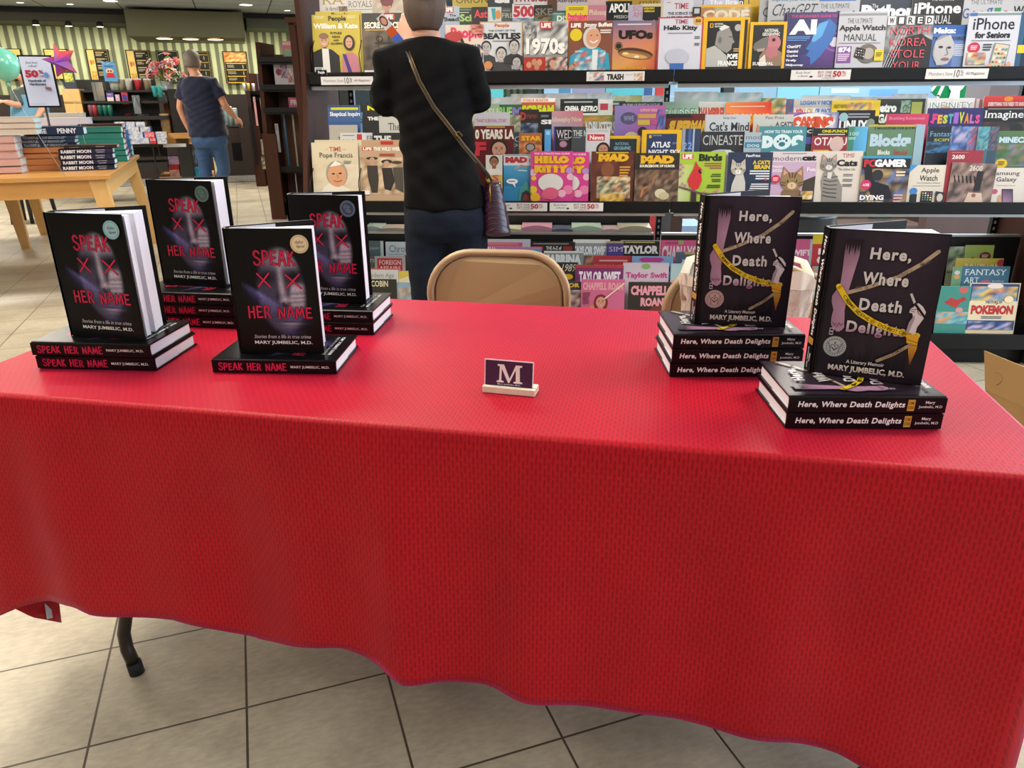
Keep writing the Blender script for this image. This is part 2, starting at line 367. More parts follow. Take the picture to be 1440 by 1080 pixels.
def make_cloth():
 r = 0.02; cols = []   # (x, y, nx, ny, hem, s)
 def side(p0, p1, nrm, hem, rev=False):
  L = math.hypot(p1[0] - p0[0], p1[1] - p0[1]); n = int(L / 0.0125)
  for i in range(n + 1):
   t = i / n
   cols.append((p0[0] + (p1[0] - p0[0]) * t, p0[1] + (p1[1] - p0[1]) * t, nrm[0], nrm[1], hem(t * L if not rev else (1 - t) * L)))
 def corner(c, a0, h0, h1):
  for k in range(1, 6):
   a = a0 + (PI / 2) * k / 6; cols.append((c[0] + r * math.cos(a), c[1] + r * math.sin(a), math.cos(a), math.sin(a), h0 + (h1 - h0) * k / 6))
 e = 0.004
 side((r, -e), (TL - r, -e), (0, -1), lambda s: lerp_tab(HEM_F, s + r))
 corner((TL - r, r - e), -PI / 2, .12, .10)
 side((TL + e, r), (TL + e, TW - r), (1, 0), lambda s: lerp_tab(HEM_R, s))
 corner((TL - r, TW - r + e), 0, .3, .3)
 side((TL - r, TW + e), (r, TW + e), (0, 1), lambda s: .33)
 corner((r, TW - r + e), PI / 2, .3, .32)
 side((-e, TW - r), (-e, r), (-1, 0), lambda s: lerp_tab(HEM_L, s), rev=True)
 corner((r, r - e), PI, .262, .262)
 V = []; UV = []; F = []; nr = 26; N = len(cols)
 rr = 0.011
 def wob(s, d, nx, ny):
  g = 0.0
  if ny < -0.5:
   g = 0.010 * math.sin(s * 7.3 + 0.6) + 0.006 * math.sin(s * 17 + 1.9) + 0.004 * math.sin(s * 31)
   g += 0.02 * math.exp(-((s - .87) / .05) ** 2) - 0.018 * math.exp(-((s - 1.02) / .05) ** 2) + .012 * math.exp(-((s - .2) / .06) ** 2)
   g *= min(1, d / .25) * 1.25
  else: g = 0.008 * math.sin(s * 11) * min(1, d / .3)
  return 0.004 + 0.03 * d * d + g + 0.004 * d
 acc = 0
 for i, (x, y, nx, ny, hem) in enumerate(cols):
  s = x if abs(ny) > .5 else y
  for j in range(nr + 1):
   if j <= 4:
    a = (PI / 2) * j / 4; o = rr * math.sin(a) - rr; z = CLOTH_Z - rr + rr * math.cos(a); dep = rr * a - rr
   else:
    d = (CLOTH_Z - rr - hem) * ((j - 4) / (nr - 4)) ** 0.9; o = wob(s, d, nx, ny); o *= min(1, d / .03); z = CLOTH_Z - rr - d; dep = d
   if j > 4: z += 0.0
   V.append((x + nx * o, y + ny * o, z))
   if abs(nx) >= abs(ny): UV.append((x + nx * dep, y))
   else: UV.append((x, y + ny * dep))
 for i in range(N):
  i2 = (i + 1) % N
  for j in range(nr):
   a = i * (nr + 1) + j; b = i2 * (nr + 1) + j; F.append((a, b, b + 1, a + 1)[::-1])
 # top as a grid of strips from front columns to back columns would leave seams; use a fan of the ring
 F.append(tuple(i * (nr + 1) for i in range(N)))
 me = bpy.data.meshes.new('tablecloth'); me.from_pydata(V, [], F); me.update()
 uvl = me.uv_layers.new(name='weave')
 for lp in me.loops: uvl.data[lp.index].uv = UV[lp.vertex_index]
 for p in me.polygons: p.use_smooth = len(p.vertices) < 10
 me.materials.append(CLOTH)
 o = bpy.data.objects.new('tablecloth', me); COL.objects.link(o); o.location = (TX, TY, 0); o.rotation_euler = (0, 0, TA)
 sd = o.modifiers.new('thickness', 'SOLIDIFY'); sd.thickness = 0.0012; sd.offset = -1
 return o
cloth = make_cloth(); tag(cloth, 'bright red basketweave tablecloth draped over the long signing table', 'tablecloth')
hm = MB(); prev = None      # white care tag on the drooping left corner
tg = MB(); tg.box((-.012, -.0006, -.05), (.012, .0006, 0), hexc('dfe2ee'))
for i in range(4): tg.box((-.008, -.0012, -.044 + i * .011), (.008, -.0005, -.040 + i * .011), hexc('4a5a80'))
to = tg.build('care_tag', MATTE, cloth, 'small white care tag with grey print'); to.location = (-.035, .134, .19); to.rotation_euler = (R(10), R(-32), R(-70))
BROWN_METAL = mat('brown_powder_coated_steel', '2b211a', .35, .3, coat=.2)
RUBBER = mat('black_rubber', '101010', .7)
WOODTOP = mat('table_laminate', '6b4a30', .5)
tb = thing('folding_table', 'long folding table hidden under a red cloth with brown metal legs showing below', 'table', (TX, TY, 0), TA)
boxo('table_top', (.008, .008, .70), (TL - .008, TW - .008, .739), WOODTOP, tb, .004)
def leg_world(px, py):
 p = onz(px, py, 0); return tloc(p)
lx, ly = leg_world(193, 946)
rx_, ry_ = TL - lx + .02, ly
for (ax, sg) in ((lx, 1), (rx_, -1)):
 for yy, sy in ((ly, 1), (TW - ly, -1)):
  k = MB(); k.tube([(ax, yy, .012), (ax - sg * .018, yy + sy * .006, .06), (ax - sg * .022, yy + sy * .012, .10), (ax - sg * .010, yy + sy * .02, .15), (ax + sg * .03, yy + sy * .05, .22), (ax + sg * .06, yy + sy * .09, .32), (ax + sg * .07, yy + sy * .1, .69)], .0145, 12)
  lg = k.build('leg', BROWN_METAL, tb)
  k = MB(); k.tube([(ax, yy, 0), (ax - sg * .004, yy + sy * .001, .03)], .0165, 12); k.build('foot_cap', RUBBER, lg)
 k = MB(); k.tube([(ax + sg * .065, ly + .1, .36), (ax + sg * .065, TW - ly - .1, .36)], .011, 10); k.build('crossbar', BROWN_METAL, tb)
 k = MB(); k.tube([(ax + sg * .065, TW / 2, .36), (ax + sg * .40, TW / 2, .69)], .008, 8); k.build('brace', BROWN_METAL, tb)
# ------------------------------------------------------------------ hardcovers
BW, BH, BT = 0.157, 0.2350, 0.0262
PAGES = mat('page_block_paper', 'dfe0e8', .75, spec=.2, noise=.10, nscale=260, stretch=(1, 1, .02))
PAGES_FLAT = mat('page_edges_paper', 'dcdce2', .75, spec=.2, noise=.12, nscale=240, stretch=(.02, 1, .02))
CLOTHBOARD = mat('book_board', '17151a', .5)
def gss(u, v, cx, cy, sx, sy, rot=0.0):
 dx, dy = u - cx, v - cy
 if rot: c, s = math.cos(rot), math.sin(rot); dx, dy = dx * c + dy * s, -dx * s + dy * c
 return math.exp(-(dx / sx) ** 2 - (dy / sy) ** 2)
def hsh(x, y):
 n = math.sin(x * 127.1 + y * 311.7) * 43758.5453; return n - math.floor(n)
def sst(a, b, x): t = min(1, max(0, (x - a) / (b - a))); return t * t * (3 - 2 * t)
def face_col(u, v):
 cx = .575; xx = u - cx
 oval = 1 - sst(.80, 1.0, math.hypot(xx / (.34 if u < cx else .30), (v - .74) / .56))
 right = sst(-.02, .05, xx); scr = .8 + .3 * math.sin(v * 70 + 3 * math.sin(v * 23) + u * 6) * sst(.60, .68, u) * sst(.55, .7, v)
 L = .46 * oval * (.35 + .65 * sst(.42, .66, u)) * (1 - sst(.38, .53, v + .10 * abs(xx))) + .055 * oval
 L += .62 * gss(u, v, .565, .60, .034, .17) + .25 * gss(u, v, .585, .74, .035, .07) + .6 * gss(u, v, .60, .835, .042, .038) + .16 * gss(u, v, .545, .85, .03, .03)
 L += oval * .62 * scr * sst(.64, .70, u + .25 * (v - .75)) * sst(.61, .68, v) * (1 - sst(.86, .98, v)) * (1 - .4 * sst(.78, .86, u))
 L += oval * .12 * right * sst(.95, 1.0, v) * (1 - sst(1.0, 1.08, v))
 d = v - (.67 + .62 * (u - .12)); P = .62 * sst(-.06, .015, d) * math.exp(-max(d, 0) / .055) * math.exp(-((u - .31) / .15) ** 2) * (.75 + .5 * hsh(round(u * 40), round(v * 22)))
 P += .16 * gss(u, v, .44, .93, .07, .07) + .10 * oval
 L += .4 * gss(u, v, .64, 1.135, .11, .016) + .14 * gss(u, v, .62, 1.175, .10, .022); P += .20 * gss(u, v, .66, 1.09, .15, .05) + .14 * gss(u, v, .62, 1.24, .12, .05)
 dk = 1 - .97 * gss(u, v, .38, .565, .135, .085) - .96 * gss(u, v, .735, .555, .115, .075)
 dk *= 1 - .92 * gss(u, v, .570, .885, .022, .016); dk *= 1 - .88 * gss(u, v, .645, .885, .020, .014); dk *= 1 - .8 * gss(u, v, .60, .91, .05, .012); dk *= 1 - .8 * gss(u, v, .63, 1.112, .13, .009)
 dk *= 1 - .55 * gss(u, v, .505, .80, .022, .08)
 dk = max(dk, .03); n = .82 + .36 * hsh(round(u * 90), round(v * 90)); L *= dk * n; P *= dk * n
 return (.0032 + L * .62 + P * .21, .003 + L * .56 + P * .20, .0038 + L * .64 + P * .62)
RED = 'cc2c52'
def speak_front(A):
 A.rect(0, 0, 1, 1.5, '0b0a0c')
 A.field(.08, .16, .94, 1.34, 80, 104, lambda a, b: face_col(.08 + .86 * a, .16 + 1.18 * b))
 A.hand('SPEAK', .27, .25, .76, .415, RED, .135, '30060f', seed=3)
 for cx, cy, q in ((.36, .60, .075), (.72, .61, .09)):
  A.line([(cx - q, cy - .08), (cx + q, cy + .085)], .026, '4a0c20'); A.line([(cx + q * .95, cy - .085), (cx - q, cy + .08)], .026, '4a0c20')
  A.line([(cx - q, cy - .08), (cx + q, cy + .085)], .018, RED); A.line([(cx + q * .95, cy - .085), (cx - q, cy + .08)], .018, RED)
 A.hand('HER NAME', .12, .93, .905, 1.065, RED, .15, '30060f', seed=5)
 A.text('Stories from a life in true crime', .15, 1.275, .86, 1.32, 'cfcfd4', .0, True, .25)
 A.text('MARY JUMBELIC, M.D.', .145, 1.352, .875, 1.405, 'f2f2f2', .018, True)
def speak_spine(A, H, T):   # u along the length (from head), v across, unit = BH
 A.rect(0, 0, 1, T / H, '0b0a0d')
 t = T / H
 A.hand('SPEAK HER NAME', .055, .24 * t, .60, .78 * t, RED, .17, '4a0c20', seed=8)
 A.text('MARY JUMBELIC, M.D.', .635, .38 * t, .95, .64 * t, 'e8e8e8', .01, True)
def here_front(A):
 def bgc(a, b):
  k = .5 + .5 * math.sin(a * 3.1); n = .9 + .2 * hsh(round(a * 30), 3)
  g = .006 + .030 * max(0, 1 - b * .62) * k
  return (g * 1.12 * n, g * .70 * n, g * 1.22 * n)
 A.rect(0, 0, 1, 1.5, '221a22'); A.field(0, 0, 1, 1.5, 20, 24, bgc)
 rnd = random.Random(4)
 for i in range(34):  # dark grass strokes
  x = .22 + i * .018; A.poly([(x, 1.42), (x + .018, 1.42), (x + .009 + rnd.uniform(-.01, .01), 1.12 + rnd.uniform(0, .12) + abs(x - .5) * .12)], '151016' if i % 2 else '1b151c')
 A.line([(.17, .62), (.35, .55), (.62, .42), (.80, .28), (.92, .155)], .038, 'b9a48c');
 A.text('ER', .24, .555, .30, .585, '6a5c4c', .01, rot=-.32, mirror=True); A.text('SCENE', .63, .39, .74, .42, '6a5c4c', .01, rot=-.52, mirror=True); A.text('CRIME', .78, .29, .88, .32, '6a5c4c', .01, rot=-.62, mirror=True)
 # leg
 z = A.nx()
 lp = [(.13, .13), (.10, .12), (.105, .30), (.10, .46), (.09, .56), (.055, .63), (.048, .69), (.075, .75), (.085, .83), (.075, .90), (.09, .96), (.13, 1.0), (.17, 1.01), (.19, .97), (.195, .92), (.19, .84), (.185, .74), (.19, .64), (.205, .50), (.225, .36), (.245, .22), (.25, .10), (.225, .17), (.215, .09), (.20, .16), (.185, .08), (.165, .16), (.15, .09)]
 def lc(p):
  k = min(1, max(0, (p[1] - .1) / .25)); s_ = .75 + .35 * ((p[0] - .05) / .2)
  return tuple(v * (.25 + .75 * k) * s_ for v in hexc('b48aa8'))
 ctr = [(.16, .12), (.165, .25), (.16, .40), (.15, .54), (.13, .64), (.125, .72), (.135, .82), (.135, .92), (.14, .99)]
 LR = [(.12, .10, .25), (.25, .10, .236), (.40, .105, .216), (.52, .105, .20), (.60, .075, .19), (.66, .045, .192), (.72, .05, .186), (.80, .078, .184), (.88, .07, .195), (.95, .075, .20), (1.0, .10, .19)]
 ctr = [((l_ + r_) / 2, v_) for v_, l_, r_ in LR]; wid = [(r_ - l_) / 2 for v_, l_, r_ in LR]
 for i in range(len(ctr) - 1):
  (x0, y0), (x1, y1) = ctr[i], ctr[i + 1]; a, b = wid[i], wid[i + 1]
  q = [(x0 - a, y0), (x0, y0), (x1, y1), (x1 - b, y1)]; A.n -= 0
  for q in ([(x0 - a, y0), (x0 + a * .2, y0), (x1 + b * .2, y1), (x1 - b, y1)], [(x0 + a * .2, y0), (x0 + a, y0), (x1 + b, y1), (x1 + b * .2, y1)]):
   n0 = A.n; A.gpoly(q, [lc(p) for p in q]); A.n = n0
 A.n += 1
 for q in ((.115, .985), (.14, 1.0), (.16, 1.0), (.178, .985), (.19, .965)): A.ell(q[0], q[1], .016, .024, 'b48aa8', 10)
 A.line([(.09, .93), (.11, .96), (.125, .94)], .006, '3a2436'); A.line([(.13, .98), (.15, .93), (.17, .96), (.185, .93)], .005, '3a2436')
 for i in range(6): A.poly([(.10 + i * .025, .09), (.135 + i * .025, .09), (.115 + i * .025, .2 + .04 * (i % 2))], '2a1e28')
 # titles
 ty = [('Here,', .335, .15, .70, .285), ('Where', .30, .39, .715, .515), ('Death', .31, .655, .70, .78)]
 for t, a, b, c, d in ty:
  A.text(t, a + .008, b + .01, c + .008, d + .01, '0a060a', .04, res=3, spacing=1.25); A.text(t, a, b, c, d, 'd9d4d6', .034, res=3, spacing=1.18)
 A.text('Delights', .233, .905, .778, 1.06, '0a060a', .04, res=3, spacing=1.2); A.text('Delights', .225, .895, .77, 1.05, 'd9d4d6', .034, res=3, spacing=1.15, cols=('8a3f78', 'e4dde2'))
 # yellow tape
 tp = [(.095, .555), (.20, .70), (.32, .81), (.46, .885), (.62, .945), (.76, .975), (.88, .985)]
 A.line(tp, .062, '4a380c', round_=False); A.line(tp, .056, 'ecc82c')
 def along(t0, t1, off):
  def fnp(a, b):
   t = (t0 + (t1 - t0) * a) * (len(tp) - 1); i = min(int(t), len(tp) - 2); f = t - i
   p, q = tp[i], tp[i + 1]; dx, dy = q[0] - p[0], q[1] - p[1]; L = math.hypot(dx, dy)
   h = (b - .5) * .032
   return p[0] + dx * f - dy / L * h, p[1] + dy * f + dx / L * h
  return fnp
 A.text('CRIME SCENE', 0, 0, 1, 1, '3a2c08', .01, path=along(.10, .46, 0)); A.text('DO NOT CROSS', 0, 0, 1, 1, '3a2c08', .01, path=along(.56, .93, 0))
 # flame shaped tape end, glove, scalpel
 A.gpoly([(.80, .99), (.895, .985), (.90, 1.12), (.865, 1.30), (.83, 1.16)], ['e8b23a', 'e8b23a', 'e08a3a', '7a3a20', 'e08a3a'])
 A.poly([(.785, 1.0), (.90, .99), (.895, 1.08), (.80, 1.07)], 'e0a828'); A.line([(.79, 1.03), (.90, 1.06)], .005, '4a3410'); A.line([(.79, 1.07), (.895, 1.09)], .005, '4a3410')
 A.poly([(.775, .955), (.86, .975), (.865, .90), (.91, .80), (.915, .74), (.88, .69), (.84, .66), (.815, .665), (.80, .70), (.775, .72), (.77, .76), (.80, .765), (.81, .80), (.785, .86)], 'ddd0da')
 A.poly([(.775, .955), (.80, .96), (.83, .82), (.82, .78), (.81, .80), (.785, .86)], 'a898a8')
 for q in ([(.775, .725), (.81, .73), (.83, .72)], [(.78, .745), (.815, .75)], [(.83, .70), (.85, .76), (.88, .78)]): A.line(q, .006, '2a1e28')
 A.line([(.80, .66), (.92, .80)], .022, '1a1418'); A.poly([(.745, .575), (.765, .565), (.81, .65), (.795, .67)], 'cfcaca')
 tb2 = [(.565, 1.285), (.70, 1.20), (.84, 1.08)]; A.line(tb2, .032, 'b09a7c'); A.text('CRIME', .70, 1.175, .80, 1.205, '54483a', .01, rot=-.7, mirror=True); A.text('POLICE', .60, 1.25, .68, 1.275, '54483a', .01, rot=-.55, mirror=True)
 A.rect(.07, .985, .108, 1.06, 'b8b0b4'); A.rect(.075, .995, .103, 1.015, '2a2228'); A.rect(.075, 1.03, .103, 1.048, '2a2228')
 A.text('A Literary Memoir', .275, 1.305, .635, 1.355, 'd2cace', .02); A.text('MARY JUMBELIC, M.D.', .11, 1.37, .835, 1.45, 'd8ccc8', .035, cols=('b89c98', 'e8e0dc'))
def here_spine(A, H, T):
 t = T / H
 A.rect(0, 0, 1, t, '0c0a0f')
 A.text('Here, Where Death Delights', .055, .26 * t, .735, .76 * t, 'f0f0f0', .03, res=3, shear=.12, spacing=1.1)
 A.rect(.755, .12 * t, .80, .88 * t, 'd0a040'); A.text('CRIME', .76, .25 * t, .795, .45 * t, '3a2c08', .01); A.text('SCENE', .76, .55 * t, .795, .75 * t, '3a2c08', .01)
 A.text('Mary', .865, .2 * t, .925, .44 * t, 'e8e8e8', .02); A.text('Jumbelic, M.D', .825, .5 * t, .975, .72 * t, 'e8e8e8', .01)
def book_mesh(kind, af, ab):
 """jacket: front board, spine, back board. local: spine edge on z axis, +x to the fore edge, front faces -y when af=0"""
 k = MB(); dark = hexc('0b0a0d' if kind == 'speak' else '140f15'); edge = hexc('26242c'); th = .003; H = BH; T = BT
 def M(ang, y): return Matrix.Translation((0, y, 0)) @ Matrix.Rotation(ang, 4, 'Z')
 be = ab / 2; SM = Matrix.Translation((0, -T / 2, 0)) @ Matrix.Rotation(be, 4, 'Z') @ Matrix.Translation((0, T / 2, 0))
 bh_ = SM @ Vector((0, T / 2 - th / 2, 0)); Mf = M(af, -T / 2 + th / 2); Mb = Matrix.Translation(bh_) @ Matrix.Rotation(ab, 4, 'Z')
 k.box((0, -th / 2, 0), (BW, th / 2, H), dark, mtx=Mf); k.box((0, -th / 2, 0), (BW, th / 2, H), dark, mtx=Mb)
 # rounded spine
 n = 6; out = []; inn = []
 for i in range(n + 1):
  a = PI / 2 + PI * i / n; out.append((-.001 + .0045 * math.cos(a), (T / 2 - .0) * math.sin(a))); inn.append((.0015 + .003 * math.cos(a), (T / 2 - .0022) * math.sin(a)))
 k.prism(out + inn[::-1], 0, H, dark, mtx=SM)
 A = Art(k, BW, lambda u, v, l: Mf @ Vector((.004 + u * (BW - .005), -th / 2 - .0002 - l, H - .0015 - v * (BW - .005) * (H - .003) / (1.5 * (BW - .005)))), step=.00006)
 (speak_front if kind == 'speak' else here_front)(A)
 xs = -.0058
 S = Art(k, H, lambda u, v, l: SM @ Vector((xs - l, -T / 2 + .001 + v * H * (T - .002) / T, H - u * H)), step=.00006)
 (speak_spine if kind == 'speak' else here_spine)(S, H, T)
 # inner face (endpaper) of boards
 for Mq, s in ((Mf, 1), (Mb, -1)):
  y = s * (th / 2 + .0002)
  q = [Mq @ Vector((.004, y, .002)), Mq @ Vector((BW * .55, y, .002)), Mq @ Vector((BW * .55, y, H - .002)), Mq @ Vector((.004, y, H - .002))]
  k.f([k.v(p) for p in (q if s < 0 else q[::-1])], hexc('c8cad4'))
 return k
def page_mesh(segs, ab=0.0):
 """segs: list of (angle0, angle1) fans of leaves from the spine"""
 k = MB(); x0 = .0; L = BW - .006; n = 5; T = BT
 be = ab / 2
 def hp(y): return (.003 - (y + T / 2) * math.sin(be), -T / 2 + (y + T / 2) * math.cos(be))
 for (a0, a1, y0, y1) in segs:
  q0, q1 = hp(y0), hp(y1); pts = [q0, (q0[0] + L * math.cos(a0), q0[1] + L * math.sin(a0))]
  for i in range(1, n): a = a0 + (a1 - a0) * i / n; x, y = hp(y0 + (y1 - y0) * i / n); pts.append((x + (L - .003 * math.sin(PI * i / n)) * math.cos(a), y + L * math.sin(a)))
  pts += [(q1[0] + L * math.cos(a1), q1[1] + L * math.sin(a1)), q1]
  k.prism(pts, .004, BH - .004, hexc('e0e0e6'))
 return k
def sticker(kind, holo, Mf):
 k = MB(); A = Art(k, BW, lambda u, v, l: Mf @ Vector((.004 + (u if kind == 'speak' else .145 + (u - .135) * 1.1) * (BW - .005), -.0038 - l, BH - .0015 - (v if kind == 'speak' else 1.205 + (v - 1.19) * 1.1) * (BW - .005))), step=.00006)
 if kind == 'speak':
  cols = {'silver': ('9fc4cc', '6a99a8', '222a30'), 'cream': ('e4d2ac', 'a08c66', '3a3020'), 'green': ('4c6c62', '78988c', '223028'), 'grey': ('42506a', '8898a8', '222838')}[holo]
  A.ell(.85, .17, .112, .112, cols[0], 32); A.ring(.85, .17, .090, .096, cols[1]); A.ring(.85, .17, .107, .112, cols[1])
  if holo in ('silver', 'cream'): A.text('Author', .795, .125, .895, .165, cols[2], .0, shear=.3); A.text('Signed', .805, .18, .90, .22, cols[2], .0, shear=.3)
  else:
   A.ring(.83, .15, .03, .036, cols[1], 12); A.ring(.87, .2, .02, .026, 'a06878' if holo == 'green' else cols[1], 12)
   A.text('Author', .80, .13, .89, .16, cols[1], .0, shear=.3); A.text('Signed', .81, .19, .89, .22, cols[1], .0, shear=.3)
 else:
  c = ('b4b6ba', '85888c', '3c4044') if holo == 'silver' else ('c8a8a4', '9a7478', '6a4448')
  A.ell(.135, 1.19, .102, .102, c[1], 36); A.ell(.135, 1.19, .097, .097, c[0], 36); A.ring(.135, 1.19, .068, .072, c[2])
  A.ring(.118, 1.19, .014, .020, c[2], 14); A.ring(.152, 1.19, .014, .020, c[2], 14); A.poly([(.105, 1.20), (.165, 1.20), (.135, 1.235)], c[2]); A.poly([(.118, 1.198), (.152, 1.198), (.135, 1.218)], c[0]); A.ell(.135, 1.155, .009, .009, c[2], 10)
  for i in range(22):
   a = 2 * PI * i / 22; A.line([(.135 + .077 * math.cos(a), 1.19 + .077 * math.sin(a)), (.135 + .088 * math.cos(a), 1.19 + .088 * math.sin(a))], .007, c[2], round_=False)
  for g in (-1, 1):
   for i in range(5): A.ell(.135 + g * (.034 + .005 * i), 1.235 - i * .018, .011, .004, c[2], 8, rot=g * (-.7))
 return k
def closed_pages():
 k = MB(); k.box((.001, -BT / 2 + .003, .004), (BW - .005, BT / 2 - .003, BH - .004), hexc('e0e0e6')); return k
_lie = {}
def lying(kind, corner, ang, z, label, group, slide=0.0):
 """closed book lying, spine toward the viewer. corner: left end of the spine's lower edge (world xy)"""
 if kind not in _lie:
  me = book_mesh(kind, 0, 0)
  o = thing('hardcover_book', label, 'book', group=group)
  o.children  # parts
  me.build('cover', JACKET, o); closed_pages().build('page_block', PAGES_FLAT, o)
  _lie[kind] = o; r = o
 else:
  r = copy_tree(_lie[kind]); tag(r, label, 'book', group)
 # local: z_b -> -X (head left), x_b -> +Y, y_b -> -Z
 m = Matrix(((0, 0, -1, 0), (1, 0, 0, 0), (0, -1, 0, 0), (0, 0, 0, 1)))
 w = Matrix.Translation((corner[0], corner[1], z + BT / 2)) @ Matrix.Rotation(ang, 4, 'Z') @ Matrix.Translation((BH, .006, 0)) @ m
 r.matrix_world = w
 return r
def standing(kind, p, ang, z, open_back, segs, stk, label, group):
 """p: spine-side bottom corner of the front board; ang: direction of the front board"""
 o = thing('hardcover_book', label, 'book', group=group)
 book_mesh(kind, 0, open_back).build('cover', JACKET, o); page_mesh(segs, open_back).build('page_block', PAGES, o)
 sticker(kind, stk, Matrix.Identity(4) @ Matrix.Translation((0, -BT / 2 + .0015, 0))).build('round_sticker', JACKET, o, {'silver': 'shiny silver round seal', 'cream': 'cream round signed sticker', 'green': 'dark greenish holographic round sticker', 'grey': 'dark blue grey holographic round sticker', 'rose': 'rose tinted silver round seal'}[stk])
 o.matrix_world = Matrix.Translation((p[0], p[1], z)) @ Matrix.Rotation(ang, 4, 'Z') @ Matrix.Translation((0, BT / 2, 0))
 return o
def stack(kind, corner, ang, n, labels, group, offs):
 for i in range(n):
  dx, dy, da = offs[i] if i < len(offs) else (0, 0, 0)
  lying(kind, (corner[0] + dx, corner[1] + dy), ang + da, CLOTH_Z + .0004 + i * (BT + .0004), labels[i], group)
H1 = CLOTH_Z + .0012
g1 = 'black hardcovers with pink hand lettering'; g2 = 'dark purple hardcovers with yellow tape artwork'
stack('speak', (-.907, 1.320), R(-4.7), 2, ['black pink-lettered hardcover lying at the bottom of the front left pile of two', 'black pink-lettered hardcover lying second, directly under the far left standing book'], g1, [(0, 0, 0), (-.004, .0, R(-.3))])
standing('speak', (-.846, 1.356), R(-12.7), H1 + 2 * BT + .0004, R(38), [(R(3.5), R(7.5), -.009, -.004), (R(14), R(27), -.003, .009)], 'silver', 'black standing hardcover at the far left with a shiny silver round sticker', g1)
stack('speak', (-.561, 1.291), R(-3.4), 1, ['single black pink-lettered hardcover lying flat nearest the table front edge, one book standing on it'], g1, [])
standing('speak', (-.514, 1.329), R(-2.8), H1 + BT, R(32), [(R(1.5), R(8), -.009, .000), (R(9), R(15), .0, .009)], 'cream', 'black standing hardcover with a cream round sticker, closest to the table front', g1)
cC = (-.845, 1.606)
stack('speak', cC, R(-8), 3, ['black pink-lettered hardcover at the bottom of the rear left pile of three', 'black pink-lettered hardcover in the middle of the rear left pile of three', 'black pink-lettered hardcover on top of the rear left pile of three, under a standing book'], g1, [(.004, 0, 0), (-.002, .002, 0), (.002, 0, 0)])
standing('speak', (-.800, 1.668), R(-14), H1 + 3 * BT + .001, R(30), [(R(6), R(20), -.009, .009)], 'green', 'black standing hardcover at the rear left with a dark greenish round sticker', g1)
stack('speak', (-.533, 1.546), R(-6.4), 2, ['black pink-lettered hardcover at the bottom of the rear pile beside the folding chair', 'black pink-lettered hardcover on top of the rear pile beside the folding chair'], g1, [(0, 0, 0), (0, .003, 0)])
standing('speak', (-.476, 1.606), R(-10.7), H1 + 2 * BT + .001, R(22), [(R(2), R(9), -.009, .009)], 'grey', 'black standing hardcover with a dark blue-grey round sticker, nearest the folding chair', g1)
stack('here', (.288, 1.252), R(-.9), 3, ['dark purple hardcover at the bottom of the right-hand pile of three', 'dark purple hardcover in the middle of the right-hand pile of three', 'dark purple hardcover on top of the right-hand pile of three'], g2, [(0, 0, 0), (.002, 0, 0), (.003, .003, 0)])
standing('here', (.348, 1.318), R(-9.5), H1 + 3 * BT + .001, R(36), [(R(0), R(13), -.009, .005)], 'rose', 'dark purple standing hardcover with a rose tinted round seal, left of the two tape-art books', g2)
stack('here', (.420, 1.024), R(-1.6), 2, ['dark purple hardcover at the bottom of the front right pile of two', 'dark purple hardcover on top of the front right pile, under the largest standing book'], g2, [(0, 0, 0), (.001, .001, R(-.2))])
standing('here', (.492, 1.122), R(-22.4), H1 + 2 * BT + .001, R(42), [(R(0), R(20), -.009, .005)], 'silver', 'dark purple standing hardcover with a silver round seal, closest to the right table corner', g2)
# ------------------------------------------------------------------ name card on its marble block
MARBLE = mat('white_marble', 'e4dcc8', .3, noise=.14, nscale=60, coat=.3)
p0 = onz(678, 552, CLOTH_Z); p1 = onz(752, 559, CLOTH_Z)
ca = math.atan2(p1.y - p0.y, p1.x - p0.x); cl = (p1 - p0).length
st = thing('card_holder', 'small white marble block with a slot, holding the purple card in mid table', 'card holder', (p0.x, p0.y, CLOTH_Z + .0005), ca)
k = MB(); k.prism([(0, 0), (cl, 0), (cl, .009), (0, .009)], 0, .012); k.box((0, .012, 0), (cl, .031, .012)); k.box((0, .0085, 0), (cl, .0125, .005))
k.build('block', MARBLE, st, bevel=.0012)
cd = MB(); cw = cl * .93; chh = .052
cd.box((0, -.0006, 0), (cw, .0006, chh), hexc('ece4ee'))
A = Art(cd, cw, lambda u, v, l: Vector((u * cw, -.0007 - l, chh - v * cw)), step=.0001)
A.rect(.02, .02, .98, chh / cw - .005, '4a2648')
M_ = [(.27, .16), (.40, .16), (.52, .42), (.64, .16), (.77, .16), (.77, .19), (.72, .20), (.73, .46), (.78, .475), (.78, .50), (.60, .50), (.60, .475), (.645, .46), (.64, .25), (.515, .50), (.49, .50), (.355, .24), (.35, .46), (.40, .475), (.40, .50), (.255, .50), (.255, .475), (.305, .46), (.315, .20), (.27, .19)]
def tri_art(A, pts, col):
 from mathutils.geometry import tessellate_polygon
 z = A.nx()
 for t in tessellate_polygon([[Vector((p[0], p[1], 0)) for p in pts]]): A.poly([pts[i] for i in t], col, z)
tri_art(A, [(x, (y - .16) * 1.08 + .09) for x, y in M_], 'efe6e2')
A.text('Mary Jumbelic, M.D.', .27, .475, .75, .515, 'e0d4dc', .01, True)
co = cd.build('name_card', MATTE); tag(co, 'small dark purple card with a large white letter M in the marble block', 'card')
co.matrix_world = Matrix.Translation((p0.x, p0.y, CLOTH_Z)) @ Matrix.Rotation(ca, 4, 'Z') @ Matrix.Translation((.001, .0105, .0058)) @ Matrix.Rotation(R(-7), 4, 'X')
